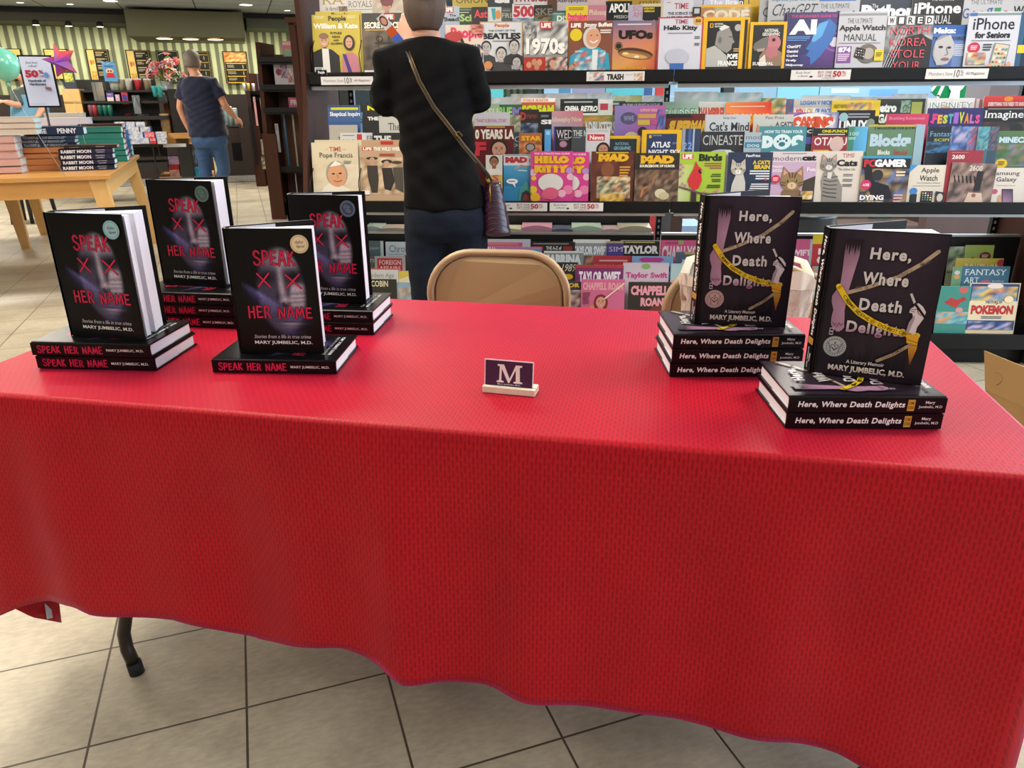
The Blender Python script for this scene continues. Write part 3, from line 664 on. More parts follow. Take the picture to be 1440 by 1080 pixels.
# ------------------------------------------------------------------ folding chairs, tote bag, cardboard box
TAN = mat('tan_painted_steel', 'a58a64', .42, .1, bump=.05, bscale=400)
TANF = mat('tan_frame_paint', 'ab9170', .35, .15)
def folding_chair(label, loc, rotz, w=.44):
 t = thing('folding_chair', label, 'chair', loc, rotz, 'tan metal folding chairs behind the table')
 # back panel faces -y (towards the table front) ; rounded rectangle, slightly curved
 n = 10; rr = .112; h0, h1 = .545, .775; hw = w / 2 - .022
 def outline(hw, h0, h1, rr):
  P = []
  for cx, cz, a0 in ((hw - rr, h1 - rr, 0), (-hw + rr, h1 - rr, PI / 2)):
   for i in range(n + 1): a = a0 + PI / 2 * i / n; P.append((cx + rr * math.cos(a), cz + rr * math.sin(a)))
  P += [(-hw, h0 + .02), (-hw + .02, h0), (hw - .02, h0), (hw, h0 + .02)]
  return P
 def bow(x): return .022 * (x / hw) ** 2 * -1 + .02
 k = MB(); O = outline(hw, h0, h1, rr)
 rings = []
 for dy, sh in ((-.003, 1), (-.006, .97), (-.0062, .86), (-.0064, .72), (-.0064, .58), (-.0064, .44), (-.0064, .3), (-.0064, .15)):
  rings.append([(x * sh, dy + bow(x * sh) + .0, (h0 + h1) / 2 + (z - (h0 + h1) / 2) * sh) for x, z in O])
 k.loft(rings, cap=True); rings = [[(x, y + .008, z) for x, y, z in r] for r in rings][::-1]; k.loft(rings, cap=True)
 k.build('back_panel', TAN, t)
 k = MB(); Q = outline(w / 2 - .008, h0, h1 + .012, rr + .015)[:-3]
 path = [(w / 2 - .008, -.20, .0), (w / 2 - .008, -.13, .25), (w / 2 - .008, -.035, .52)] + [(x, bow(x), z) for x, z in Q[:-1]] + [(-w / 2 + .008, -.035, .52), (-w / 2 + .008, -.13, .25), (-w / 2 + .008, -.20, 0)]
 path = [(x, -y if z < .53 else y, z) for x, y, z in path]
 k.tube(path, .0115, 10); k.build('front_frame', TANF, t)
 k = MB(); k.loft([[(x * .98, y + .30 * 0, .44) for x, y in ((-w / 2 + .03, .05), (w / 2 - .03, .05), (w / 2 - .03, .40), (-w / 2 + .03, .40))], [(x, y, .455) for x, y in ((-w / 2 + .02, .04), (w / 2 - .02, .04), (w / 2 - .02, .41), (-w / 2 + .02, .41))]], smooth=False); k.build('seat', TAN, t, bevel=.004)
 for s in (-1, 1):
  k = MB(); k.tube([(s * (w / 2 - .03), .36, .45), (s * (w / 2 - .03), .05, .2), (s * (w / 2 - .03), -.09, .0)], .0105, 8); k.build('leg', TANF, t)
  k = MB(); k.tube([(s * (w / 2 - .008), .20, .0), (s * (w / 2 - .008), .195, .03)], .0135, 8); k.build('foot_cap', RUBBER, t)
 return t
pc = onz(702, 357, .787)
folding_chair('tan metal folding chair standing empty behind the middle of the red table', (pc.x - .004, pc.y, 0), R(-7), .44)
pr = onz(1056, 372, .80)
folding_chair('tan metal folding chair with a white canvas bag hung over its backrest', (pr.x, pr.y + .02, 0), R(-8), .445)
CANVAS = mat('cream_canvas', 'd8d0c0', .85, bump=.3, bscale=300, noise=.05)
bagp = (pr.x - .018, pr.y - .01)
bg = thing('tote_bag', 'white canvas tote bag hanging over the right folding chair', 'bag', (bagp[0], bagp[1], 0), R(-8))
k = MB(); rings = []
for j in range(13):
 t_ = j / 12; z = .36 + .435 * t_; hw = .168 - .015 * math.sin(t_ * 3) + .01 * t_; hd = .028 + .02 * math.sin(PI * t_) + .010 * (t_ > .9)
 rg = []
 for i in range(36):
  a = 2 * PI * i / 36; c, s = math.cos(a), math.sin(a)
  x = hw * abs(c) ** .35 * (1 if c > 0 else -1); y = hd * abs(s) ** .8 * (1 if s > 0 else -1)
  x += .004 * math.sin(i * 1.7 + j * .9); y += .006 * math.sin(i * 2.3 + j * 1.1)
  zz = z + (.012 * math.sin(i * .7) - .02 * abs(c) ** 3 if j == 12 else 0)
  rg.append((x, y - .055, zz))
 rings.append(rg)
k.loft(rings, cap=False); rin = [[(x * .97, (y + .055) * .8 - .055, z) for x, y, z in r] for r in rings[5:]][::-1]; k.loft(rin, cap=False); k.f([k.v(p) for p in rings[0]][::-1]); k.f([k.v((p[0] * .95, p[1], p[2])) for p in rings[5]])
bo = k.build('bag_body', CANVAS, bg)
k = MB(); k.loft([[(x * 1.012, (y + .055) * 1.05 - .055, z) for x, y, z in rings[11]], [(x * 1.012, (y + .055) * 1.06 - .055, z + .001) for x, y, z in rings[12]]], cap=False); k.build('rim_band', mat('canvas_hem', 'e4dccb', .8), bg)
for sx in (-.115, .115):
 k = MB(); k.tube([(sx - .045, -.075, .72), (sx - .05, -.06, .785), (sx - .035, -.02, .815), (sx, .0, .822), (sx + .03, -.015, .815), (sx + .04, -.05, .79), (sx + .045, -.075, .73)], .012, 8, flat=.18); k.build('strap', CANVAS, bg)
CARD = mat('corrugated_cardboard', 'a08055', .8, spec=.15, noise=.08, nscale=30, stretch=(1, 1, 8))
CARDI = mat('cardboard_inside', '8a6a48', .85, spec=.1)
pb = onz(1386, 548, .33); pb2 = onz(1440, 573, .33)
ba = math.atan2(pb2.y - pb.y, pb2.x - pb.x)
bx = thing('cardboard_box', 'open brown cardboard box on the floor past the right end of the red table', 'box', (pb.x, pb.y, 0), ba)
bwid, bdep, bh = .52, .40, .33
k = MB()
k.box((0, 0, 0), (bwid, .004, bh)); k.box((0, bdep - .004, 0), (bwid, bdep, bh)); k.box((0, 0, 0), (.004, bdep, bh)); k.box((bwid - .004, 0, 0), (bwid, bdep, bh)); k.box((0, 0, 0), (bwid, bdep, .004))
k.build('box_body', CARD, bx)
for nm, a, b, ang, ax, o_ in (('flap', (0, -.002, 0), (bwid, .002, .115), R(-4), 'X', (0, 0, bh)), ('flap', (0, -.002, 0), (bwid, .002, .12), R(-35), 'X', (0, bdep, bh)), ('flap', (-.002, .02, 0), (.002, bdep - .02, .11), R(100), 'Y', (.004, 0, bh - .004)), ('flap', (-.002, .02, 0), (.002, bdep - .02, .12), R(35), 'Y', (bwid, 0, bh))):
 if ang == R(-4):
  k = MB(); k.loft([[(x, y, z) for x, z in ((0, 0), (bwid, 0), (bwid + .03, .115), (-.048, .118))] for y in (-.002, .002)], smooth=False); k.tube([(.03 + .02 * math.cos(t), -.003, .05 + .02 * math.sin(t)) for t in (-1.2, -.4, .4, 1.2, 2.0)], .0012, 5); f = k.build('flap', CARD, bx)
 else: f = boxo(nm, a, b, CARDI if ang == R(-35) else CARD, bx)
 f.location = o_; f.rotation_euler = (ang, 0, 0) if ax == 'X' else (0, ang, 0)
# ================================================================== magazine rack
RM = -.068; RYAW = math.atan(RM)
RC, RS = math.cos(RYAW), math.sin(RYAW)
def rl(p): return (p.x * RC + p.y * RS, -p.x * RS + p.y * RC, p.z)        # world -> rack frame
def rpx(px, py, Y0): return rl(at(px, py, Y0, RM))
def ry(Y0): return Y0 * RC
BLACK = mat('black_powder_coat', '060709', .45, .0, spec=.3)
DWOOD = mat('dark_brown_laminate', '452d25', .6, spec=.06, noise=.35, nscale=6, stretch=(1, 1, .12))
STEEL = mat('brushed_steel_strip', 'a9adb0', .28, .8)
SLOT = mat('slot_paint', 'b8bcc0', .5)
def rack_bay(name, label, x0, x1, left_panel, right_panel, ups, backfill):
 bx_, by_ = (x0 + x1) / 2, ry(3.75)
 t = thing(name, label, 'magazine rack', (bx_ * RC - by_ * RS, bx_ * RS + by_ * RC, 0), RYAW)
 S = lambda p: Vector((p.x - bx_, p.y - by_, p.z))
 def bxx(nm, a, b, m, bevel=0, lab=None, par=None):
  k = MB(); k.box((a[0], ry(a[1]), a[2]), (b[0], ry(b[1]), b[2])); return k.build(nm, m, par or t, lab, bevel, xf=S)
 def steps(nm, prof):
  k = MB(); n = len(prof); i = len(k.V)
  for x in (x0 + .02, x1 - .02): k.V += [(x, ry(y), z) for y, z in prof]
  k.f([i + j for j in range(n)]); k.f([i + n + j for j in range(n)][::-1])
  for j in range(n): k.f([i + j, i + n + j, i + n + (j + 1) % n, i + (j + 1) % n])
  k.build(nm, BLACK, t, xf=S)
 steps('stepped_shelf', [(3.61, 1.285), (3.61, 1.30), (3.715, 1.30), (3.715, 1.375), (3.795, 1.375), (3.795, 1.455), (3.88, 1.455), (3.88, 1.50), (3.92, 1.50), (3.92, 1.285)])
 steps('stepped_shelf', [(3.45, .735), (3.45, .745), (3.55, .745), (3.55, .815), (3.62, .815), (3.62, .885), (3.69, .885), (3.69, .955), (3.76, .955), (3.76, 1.015), (3.84, 1.015), (3.84, .735)])
 steps('stepped_shelf', [(3.51, .09), (3.51, .115), (3.595, .115), (3.595, .195), (3.665, .195), (3.665, .265), (3.735, .265), (3.735, .335), (3.80, .335), (3.80, .55), (3.815, .55), (3.815, .09)])
 bxx('shelf_lip', (x0 + .002, 3.595, 1.293), (x1 - .002, 3.61, 1.344), BLACK, .002)
 bxx('shelf_lip', (x0 + .002, 3.437, .738), (x1 - .002, 3.45, .787), BLACK, .002)
 bxx('shelf_lip', (x0 + .01, 3.49, .09), (x1 - .01, 3.51, .163), BLACK, .002)
 bxx('underside_strip', (x0 + .02, 3.615, 1.268), (x1 - .02, 3.66, 1.285), STEEL)  # plain steel underside of the deck front; gives no light
 bxx('trim_rail', (x0 + .02, 3.445, .722), (x1 - .02, 3.46, .734), STEEL)
 bxx('trim_rail', (x0 + .02, 3.80, .575), (x1 - .02, 3.83, .585), STEEL)
 bxx('back_rail', (x0 + .02, 3.80, .55), (x1 - .02, 3.825, .574), BLACK)
 bxx('kick_plate', (x0 + .02, 3.56, 0), (x1 - .02, 3.575, .09), BLACK)
 if backfill:
  bxx('back_panel', (x0 + .02, 4.02, .1), (x1 - .02, 4.035, .74), mat('charcoal_panel', '1c2226', .5))
  bxx('rear_shelf', (x0 + .02, 3.83, .568), (x1 - .02, 4.02, .582), BLACK)
 for ux in ups:
  k = MB(); k.box((ux - .014, ry(4.03), 0), (ux + .014, ry(4.06), 1.95)); up = k.build('slotted_upright', BLACK, t, xf=S)
  k = MB()
  for i in range(60): k.box((ux - .005, ry(4.028), .06 + i * .032), (ux + .005, ry(4.031), .075 + i * .032))
  k.build('slot_row', SLOT, up, xf=S)
 for px_, on in ((x0, left_panel), (x1, right_panel)):
  if not on: continue
  k = MB(); prof = [(3.58, 1.95), (3.585, 1.42), (3.56, 1.2), (3.43, .80), (3.40, .70), (3.455, .30), (3.46, 0), (4.08, 0), (4.08, 1.95)]
  if px_ > 1: prof = [(3.60, 1.95), (3.58, 1.42), (3.56, 1.2), (3.43, .80), (3.43, .70), (3.47, .30), (3.47, 0), (4.08, 0), (4.08, 1.95)]
  th = .022; i = 0; n = len(prof)
  for x in (px_ - th / 2, px_ + th / 2): k.V += [(x, ry(y), z) for y, z in prof]
  k.f([j for j in range(n)]); k.f([n + j for j in range(n)][::-1])
  for j in range(n): k.f([j, n + j, n + (j + 1) % n, (j + 1) % n])
  k.build('side_panel', DWOOD, t, xf=S, bevel=.002)
 return t, S, bxx
XL = rl(at(437, 270, 3.5, RM))[0] - .005
XM = rl(at(938, 130, 4.04, RM))[0]
XR = rl(at(1399, 325, 4.05, RM))[0] + .01
bayL, SL, bxL = rack_bay('magazine_rack', 'left bay of the black stepped magazine rack, the one the customer stands at', XL, XM - .03, True, False, [XL + .09], True)
bayR, SR, bxR = rack_bay('magazine_rack', 'right bay of the black stepped magazine rack, reaching the brown end panel', XM - .03, XR, False, True, [XM, XR - .03], False)
# end panel of the unit standing behind the left bay
q = rl(at(411, 60, 4.15, RM));
k = MB(); k.box((q[0], ry(4.12), 0), (q[0] + .03, ry(4.55), q[2] + .09)); k.box((q[0] - .01, ry(4.10), q[2] + .09), (q[0] + .09, ry(4.57), q[2] + .115)); k.box((q[0] + .03, ry(4.14), 0), (q[0] + .05, ry(4.53), q[2] + .08))
wtf = k.build('rack_end_panel', DWOOD); tag(wtf, 'dark brown narrow end panel standing just left of the left rack bay', 'panel'); wtf.rotation_euler = (0, 0, RYAW)
# shelf labels (paper strips in the lips)
def shelf_sign(px0, py0, px1, py1, Y0, bay, S, kind):
 a = rpx(px0, py0, Y0); b = rpx(px1, py1, Y0); w = b[0] - a[0]; h = a[2] - b[2]
 if h < .02: h = .03
 k = MB(); k.box((a[0], ry(Y0) - .001, a[2] - h), (a[0] + w, ry(Y0) + .002, a[2]), hexc('dcdcd8'))
 A = Art(k, w, lambda u, v, l: Vector((a[0] + u * w, ry(Y0) - .0012 - l, a[2] - v * w))); H = h / w
 A.rect(0, 0, 1, H, 'd6d4d4')
 if kind == 'bogo':
  A.text('Book Now!', .08, .15 * H, .32, .38 * H, '3a3a3a', .0, shear=.2); A.text('is Book!', .12, .5 * H, .28, .7 * H, '3a3a3a', .0, shear=.2); A.ell(.34, .68 * H, .03, .1 * H, '4a4a4a')
  A.text('BUY ONE', .45, .12 * H, .68, .38 * H, '8a4048', .0); A.text('GET ONE', .45, .46 * H, .68, .70 * H, '8a4048', .0); A.text('of Magazines', .52, .78 * H, .74, .88 * H, '2a2a2a', .02)
  A.text('50', .70, .12 * H, .84, .72 * H, 'b02a3c', .03); A.text('%', .85, .14 * H, .92, .42 * H, 'b02a3c', .0); A.text('OFF', .85, .5 * H, .92, .66 * H, 'b02a3c', .0)
 elif kind == 'save':
  A.text('Members Save', .05, .32 * H, .43, .66 * H, '6a6a6a', .0); A.text('10', .455, .12 * H, .54, .84 * H, '16202e', .0); A.text('%', .55, .14 * H, .60, .48 * H, '16202e', .0); A.text('off', .55, .52 * H, .60, .7 * H, '16202e', .0); A.text('All Magazines', .64, .34 * H, .94, .68 * H, '5a5a5a', .0)
 elif kind == 'trash':
  A.photo(.05, .05 * H, .3, .95 * H, 5, ['8a6a5a', 'd8d0c8', '5068a8', 'e0d8d0'], 5, 4); A.ell(.15, .3 * H, .03, .2 * H, 'c09080'); A.text('TRASH', .35, .25 * H, .64, .9 * H, '26261f', .05)
  A.text('COLLECTION', .67, .3 * H, .80, .4 * H, '606060', .0); A.photo(.82, .15 * H, .97, .95 * H, 6, ['a06a4a', 'd8d0c8', 'c8a890'], 4, 3)
 else:
  A.rect(0, 0, 1, H, '0c0d0f'); A.text(kind, .2, .15 * H, .8, .9 * H, 'e8e8e8', .03)
 k.build('shelf_label', MATTE, bay, xf=S)
shelf_sign(451, 108, 525, 119, 3.592, bayL, SL, 'save'); shelf_sign(825, 101, 906, 113.5, 3.592, bayL, SL, 'trash')
shelf_sign(1113, 98.5, 1195, 112, 3.592, bayR, SR, 'bogo'); shelf_sign(1303, 97, 1388, 110.5, 3.592, bayR, SR, 'save')
shelf_sign(692, 285, 769.5, 297, 3.434, bayL, SL, 'bogo'); shelf_sign(773, 285, 848, 297, 3.434, bayL, SL, 'bogo')
shelf_sign(444, 98.5, 460, 105.5, 3.592, bayL, SL, 'People'); shelf_sign(527, 99, 540, 105, 3.592, bayL, SL, 'LIFE')
# wire magazine pockets at the left end
for (xa, Y0, z0) in ((431, 3.585, 1.35), (507, 3.585, 1.35), (431, 3.44, .80), (507, 3.44, .80)):
 a = rpx(xa if xa > 500 else 440, 90 if z0 > 1 else 280, Y0)
 k = MB(); k.tube([(a[0], ry(Y0), z0 - .02), (a[0] - .004, ry(Y0) - .0, z0 + .07), (a[0] + .0, ry(Y0) + .05, z0 + .13)], .0022, 6); k.build('pocket_wire', BLACK, bayL, xf=SL)
ROWS = {  # key: (plane at the cover top, ledge height, where, group)
 'U0': (3.685, 1.303, 'top shelf front row'), 'U1': (3.765, 1.378, 'top shelf second row'), 'U2': (3.845, 1.458, 'top shelf last row'),
 'L0': (3.515, .748, 'middle shelf front row'), 'L1': (3.587, .818, 'middle shelf second row'), 'L2': (3.657, .888, 'middle shelf third row'), 'L3': (3.727, .958, 'middle shelf fourth row'), 'L4': (3.80, 1.018, 'middle shelf last row'),
 'B0': (3.563, .118, 'bottom shelf front row'), 'B1': (3.634, .198, 'bottom shelf second row'), 'B2': (3.703, .268, 'bottom shelf third row'), 'B3': (3.772, .338, 'bottom shelf last row')}
_alt = {}
MAG_LABELS = {}
def mag(row, x0, x1, ytop, label, bg, fn=None, dz=0.0, layer=None, roll=0.0, yaw=0.0, w=None, cat='magazine', th=.0035, name='magazine', long=False):
 Y0, ledge, where = ROWS[row]
 n = _alt.get(row, 0); _alt[row] = n + 1
 ly_off = (.0048 * (n % 3 - 1)) if layer is None else layer
 a = rpx(x0, ytop, Y0); b = rpx(x1, ytop, Y0); W = w or (b[0] - a[0]); top = (a[2] + b[2]) / 2
 xc = a[0] + W / 2; tilt = R(8); h = (top - ledge - dz) / math.cos(tilt); yt = ry(Y0)
 vs = .88 if row[1] == '0' else .8; H = h / W / vs; k = MB(); bgc = hexc(bg)
 k.box((-W / 2, 0, 0), (W / 2, th, h), hexc('d8d4cc'))
 A = Art(k, W, lambda u, v, l: Vector(((min(1, max(0, u)) - .5) * W, -.0004 - l, h - min(max(v, 0), H) * W * vs)), step=.00028)
 A.rect(0, 0, 1, H, bgc)
 if fn: fn(A, H)
 o = k.build(name, PRINT)
 full = label if long else label + ', ' + where
 tag(o, full, cat, 'magazines in the ' + where)
 m = Matrix.Rotation(RYAW, 4, 'Z') @ Matrix.Translation((xc, yt - h * math.sin(tilt) + ly_off, ledge + dz)) @ Matrix.Rotation(yaw, 4, 'Z') @ Matrix.Rotation(-tilt, 4, 'X') @ Matrix.Rotation(roll, 4, 'Y')
 o.matrix_world = m
 return o
T = lambda *a, **k: ('t', a, k)
def ops(*L):
 def fn(A, H):
  for o in L:
   c = o[0]
   if c == 't': A.text(*o[1], **o[2])
   elif c == 'r': A.rect(*[H if isinstance(q, str) and q == 'H' else q for q in o[1:]])
   elif c == 'e': A.ell(*o[1:])
   elif c == 'p': tri_art(A, o[1], o[2])
   elif c == 'l': A.line(*o[1:])
   elif c == 'g': A.gpoly(*o[1:])
   elif c == 'n': A.photo(*[min(q, H) if i == 3 else q for i, q in enumerate(o[1:])])
   elif c == 'f': A.face(*o[1:])
   elif c == 'c': A.catface(*o[1:])
   elif c == 'x': A.lines(*o[1:])
   elif c == 'o': A.ring(*o[1:])
 return fn
def frame(col, t=.05): return [('r', 0, 0, 1, t, col), ('r', 0, 0, t, 'H', col), ('r', 1 - t, 0, 1, 'H', col)]
CLR = ['e04848', '4878c8', 'e8c838', '48a068', 'e8e0d8', '303038']
# ---------------- top shelf, front row
mag('U0', 442, 507, 15.5, 'yellow magazine copy peeking out behind the royal couple cover', 'c8b23c', ops(T('People', .35, .03, .72, .16, '14120c', .04)), layer=.012)
mag('U0', 438, 505, 20.5, 'yellow magazine showing a royal couple in evening dress', 'c9b53e', ops(T('People', .34, .03, .72, .17, '14120c', .04, True), ('x', .05, .03, .28, 3, .015, 'e8dc9a'), ('x', .75, .03, .95, 3, .015, 'e8dc9a'), T('William & Kate', .03, .19, .97, .31, 'f6f2e4', .045), T('FUTURE', .38, .38, .62, .43, '3a3010', .03), T('KING', .42, .46, .58, .51, '3a3010', .03), T('AND', .44, .54, .56, .58, '3a3010', .03), T('QUEEN', .38, .61, .62, .66, '3a3010', .03), ('p', [(0, 1.4), (0, .82), (.18, .74), (.28, .72), (.42, .78), (.55, .9), (.56, 1.4)], '16181c'), ('p', [(.19, .74), (.33, .74), (.35, 1.3), (.2, 1.3)], 'e4e2dc'), ('e', .24, .56, .1, .15, 'd0a080'), ('e', .24, .47, .1, .07, '8a6a50'), ('e', .2, .56, .014, .012, '2a1c14', 6), ('e', .28, .56, .014, .012, '2a1c14', 6), ('l', [(.2, .635), (.24, .65), (.28, .635)], .014, 'f0e0d8'), ('p', [(.6, 1.4), (.62, .92), (.7, .84), (.86, .84), (.94, .92), (.98, 1.4)], 'c07888'), ('p', [(.62, .86), (.7, .88), (.82, 1.3), (.74, 1.3)], '3c2a78'), ('e', .77, .62, .12, .17, '2a1c18'), ('e', .77, .62, .075, .12, 'd0a084'), ('e', .74, .6, .013, .012, '2a1c14', 6), ('e', .8, .6, .013, .012, '2a1c14', 6), ('l', [(.74, .67), (.77, .685), (.8, .67)], .014, 'c05050'), ('r', .02, 1.16, .2, 1.26, 'e8e8e8'), ('x', .04, 1.18, .18, 2, .015, '202020')))
mag('U0', 508, 581, 18, 'dark magazine with an iron-strapped old wooden door', '26221e', ops(('n', .0, .3, 1, 1.3, 11, ['4a4036', '6a5a48', '38302a', '7a6a54', '2a2420'], 9, 10), T('LIFE', .38, .03, .62, .13, 'f0e8e0', .05), ('r', .36, .02, .64, .14, 'c02a2a'), T('LIFE', .39, .035, .61, .125, 'f4f0ea', .05), T('SECRET SOCIETIES', .04, .18, .96, .31, 'f0ead8', .05), ('x', .06, .33, .9, 1, .02, 'c8a040'), ('r', .30, .45, .32, 1.2, '1c1814'), ('r', .5, .45, .52, 1.2, '1c1814'), ('r', .7, .45, .72, 1.2, '1c1814'), ('l', [(.25, .6), (.75, .6)], .03, '1c1814'), ('l', [(.25, .85), (.75, .85)], .03, '1c1814'), ('o', .33, .52, .05, .07, '15110e', 12), ('o', .67, .52, .05, .07, '15110e', 12), ('o', .33, 1.0, .05, .07, '15110e', 12), ('o', .67, 1.0, .05, .07, '15110e', 12), ('r', .02, 1.16, .2, 1.26, 'e8e8e8')))
mag('U0', 562, 625, 26, 'pale blue magazine with yellow capitals beside the customer head', '8aa0c0', ops(T('Mi', .08, .3, .42, .62, 'e8d820', .05), ('n', .0, .75, 1, 1.3, 3, ['4868a0', 'c8c8d8', 'e8d8c0'])))
mag('U0', 622, 680, 35, 'celebrity magazine with pink masthead and a portrait in a red beret', 'd8c8b8', ops(T('People', .2, .06, .98, .42, 'd83060', .05), ('f', .3, .5, .36, 'd8a080', '301c18', '903030', 1), ('e', .28, .3, .22, .13, 'b02a30'), T('JOHN', .62, .5, .98, .68, '2c3a6a', .03), T('LEN', .7, .72, .98, .9, '2c3a6a', .03), ('n', .7, .0, 1, .25, 4, ['c04a40', 'd89080', '3a3a40'])))
mag('U0', 674.5, 735.5, 30, 'pale grey magazine with four young men in dark jumpers', 'ccd0d6', ops(*frame('b89870', .025), T('People', .34, .05, .68, .16, 'd0732c', .04, True), T('THE STORY OF THE', .2, .2, .82, .25, '33373c', .01), T('BEATLES', .05, .28, .95, .43, '16181a', .05), ('x', .3, .46, .75, 2, .012, '9a9a9a'), ('f', .15, .62, .21, 'b4b0ac', '161616', '38383a'), ('f', .5, .78, .23, 'bcb8b4', '141414', '3a3a3c'), ('f', .8, .6, .22, 'b8b4b0', '161616', '303032'), ('f', .86, 1.0, .2, 'b0acaa', '141414', '2a2a2c'), ('e', .2, 1.08, .1, .1, 'cf8a52')))
mag('U0', 737, 799, 30, 'black and white photo collage magazine headed 1970s', '8a8a88', ops(('n', 0, .0, 1, .8, 21, ['c8c8c6', '6a6a68', '3a3a3a', 'a0a09e', 'e0e0de'], 10, 8), ('r', .36, .02, .64, .18, 'c02a30'), T('LIFE', .39, .045, .61, .155, 'f4f0ea', .05), ('n', .02, .1, .3, .5, 8, ['9a9a98', '505050', 'c8c8c8']), T('1970s', .06, .42, .95, .82, '4a4a4a', .05), T('1970s', .05, .4, .94, .8, 'eceae4', .045), ('r', 0, .86, .5, 'H', 'a82c24'), ('n', .5, .86, 1, 1.3, 9, ['303034', 'd8d0c8', '803028', 'c89878']), ('e', .12, 1.05, .06, .08, 'c89070'), ('e', .24, .98, .06, .08, 'c08868'), ('e', .36, .99, .06, .08, 'c89070'), ('e', .3, 1.1, .06, .08, 'b88060'), ('e', .66, 1.02, .07, .09, 'c89878')))
mag('U0', 800, 862, 29, 'brown magazine with a smiling white-haired man in a turquoise floral shirt', '7c4a36', ops(('r', .03, .06, .3, .17, 'b02a28'), T('LIFE', .05, .06, .28, .16, 'f4f0ea', .05), T('Jimmy Buffett', .34, .05, .99, .18, 'f0ece6', .04), ('e', .17, .34, .14, .15, 'd8c020'), ('x', .72, .22, .98, 2, .03, 'e0dcd4'), ('p', [(0, 1.3), (.05, .85), (.3, .65), (.7, .65), (.92, .8), (.98, 1.3)], '2f98b4'), ('n', .15, .72, .85, 1.2, 12, ['2f98b4', '58b8c8', 'd8e4e0', '2878a0', 'd06048'], 9, 8), ('p', [(.55, .7), (.68, .7), (.66, 1.25), (.55, 1.25)], 'd8e0e0'), ('e', .53, .42, .2, .27, 'c8c4c0'), ('e', .57, .42, .17, .22, 'd09878'), ('l', [(.5, .5), (.57, .54), (.66, .48)], .03, 'f0e8e0'), ('e', .52, .36, .02, .015, '3a2a20', 8), ('e', .65, .36, .02, .015, '3a2a20', 8), ('l', [(0, 1.2), (.15, 1.05)], .1, 'c88a68')))
mag('U0', 862.5, 925.5, 29, 'sunset-coloured magazine with a bronze flying saucer', 'b8705c', ops(('g', [(0, 0), (1, 0), (1, .5), (0, .5)], ['6a6488', '7a6a80', 'c87a58', 'b87870']), ('g', [(0, .5), (1, .5), (1, 1.3), (0, 1.3)], ['b87870', 'c87a58', 'c04828', 'd8a048']), ('x', .1, .07, .9, 1, .03, 'd0c8d0'), T('UFOs', .13, .22, .9, .44, '14100e', .07), ('e', .14, .6, .09, .1, '1c1e1a'), ('o', .14, .6, .07, .078, 'b8a838', 14), ('e', .52, .78, .40, .13, '4a2c20', 20, .14), ('e', .52, .82, .38, .10, '8a6038', 20, .14), ('e', .5, .84, .30, .055, 'c89a58', 20, .14), ('e', .3, .78, .07, .03, 'e8d080'), ('e', .55, .86, .06, .03, 'e8d8b0'), T('ALIEN FILES', .25, 1.1, .78, 1.18, 'e0a030', .03)))
mag('U0', 926, 989.5, 24, 'red-edged white cartoon special with a plain blank picture and serif title', 'c9cbd6', ops(*frame('b82c48', .03), T('TIME', .36, .06, .66, .16, 'a83a48', .01, True), T('Hello Kitty', .12, .2, .88, .34, '16161a', .04, True), ('x', .22, .37, .8, 1, .025, '8a8a90'), ('e', .88, .1, .1, .1, 'd8a83c'), T('50', .82, .06, .94, .14, '2a2010', .04), ('x', .82, .46, .94, 2, .02, '606068'), ('x', .82, .62, .94, 2, .02, '606068'), ('e', .45, .95, .26, .2, 'b4b8c6'), ('r', .3, 1.1, .6, 'H', '3a66ac')))
mag('U0', 990, 1048, 24, 'yellow-framed magazine with an old man in skullcap', '17191b', ops(*frame('e0ac18', .1), ('r', .16, .16, .24, .27, 'e0ac18'), ('r', .18, .18, .22, .25, '17191b'), T('NATIONAL', .27, .155, .48, .2, 'e8e8e4', .02), T('GEOGRAPHIC', .27, .22, .52, .265, 'e8e8e4', .02), ('e', .84, .28, .08, .09, 'a8aaa8'), ('p', [(.1, 1.3), (.1, .82), (.3, .74), (.45, .86), (.6, 1.0), (.66, 1.3)], 'b0b0ac'), ('p', [(.3, .72), (.34, .4), (.46, .28), (.62, .26), (.7, .42), (.73, .56), (.78, .66), (.72, .7), (.71, .84), (.6, .94), (.46, .86)], '8c8a86'), ('p', [(.38, .3), (.5, .2), (.64, .26), (.44, .36)], 'd8d8d4'), ('e', .42, .6, .045, .09, '6a6864'), ('l', [(.64, .52), (.7, .52)], .02, '2a2a28'), T('POPE', .62, .96, .88, 1.1, 'ececea', .05), T('FRANCIS', .4, 1.14, .88, 1.28, 'ececea', .05), ('x', .76, .82, .9, 2, .03, 'c8a878')))
mag('U0', 1046, 1056, 24.5, 'narrow visible edge of another yellow-framed copy right of the skullcap profile', '17191b', ops(('r', 0, 0, 1, .3, 'e0ac18'), ('r', .7, 0, 1, 'H', 'e0ac18')), layer=.012)
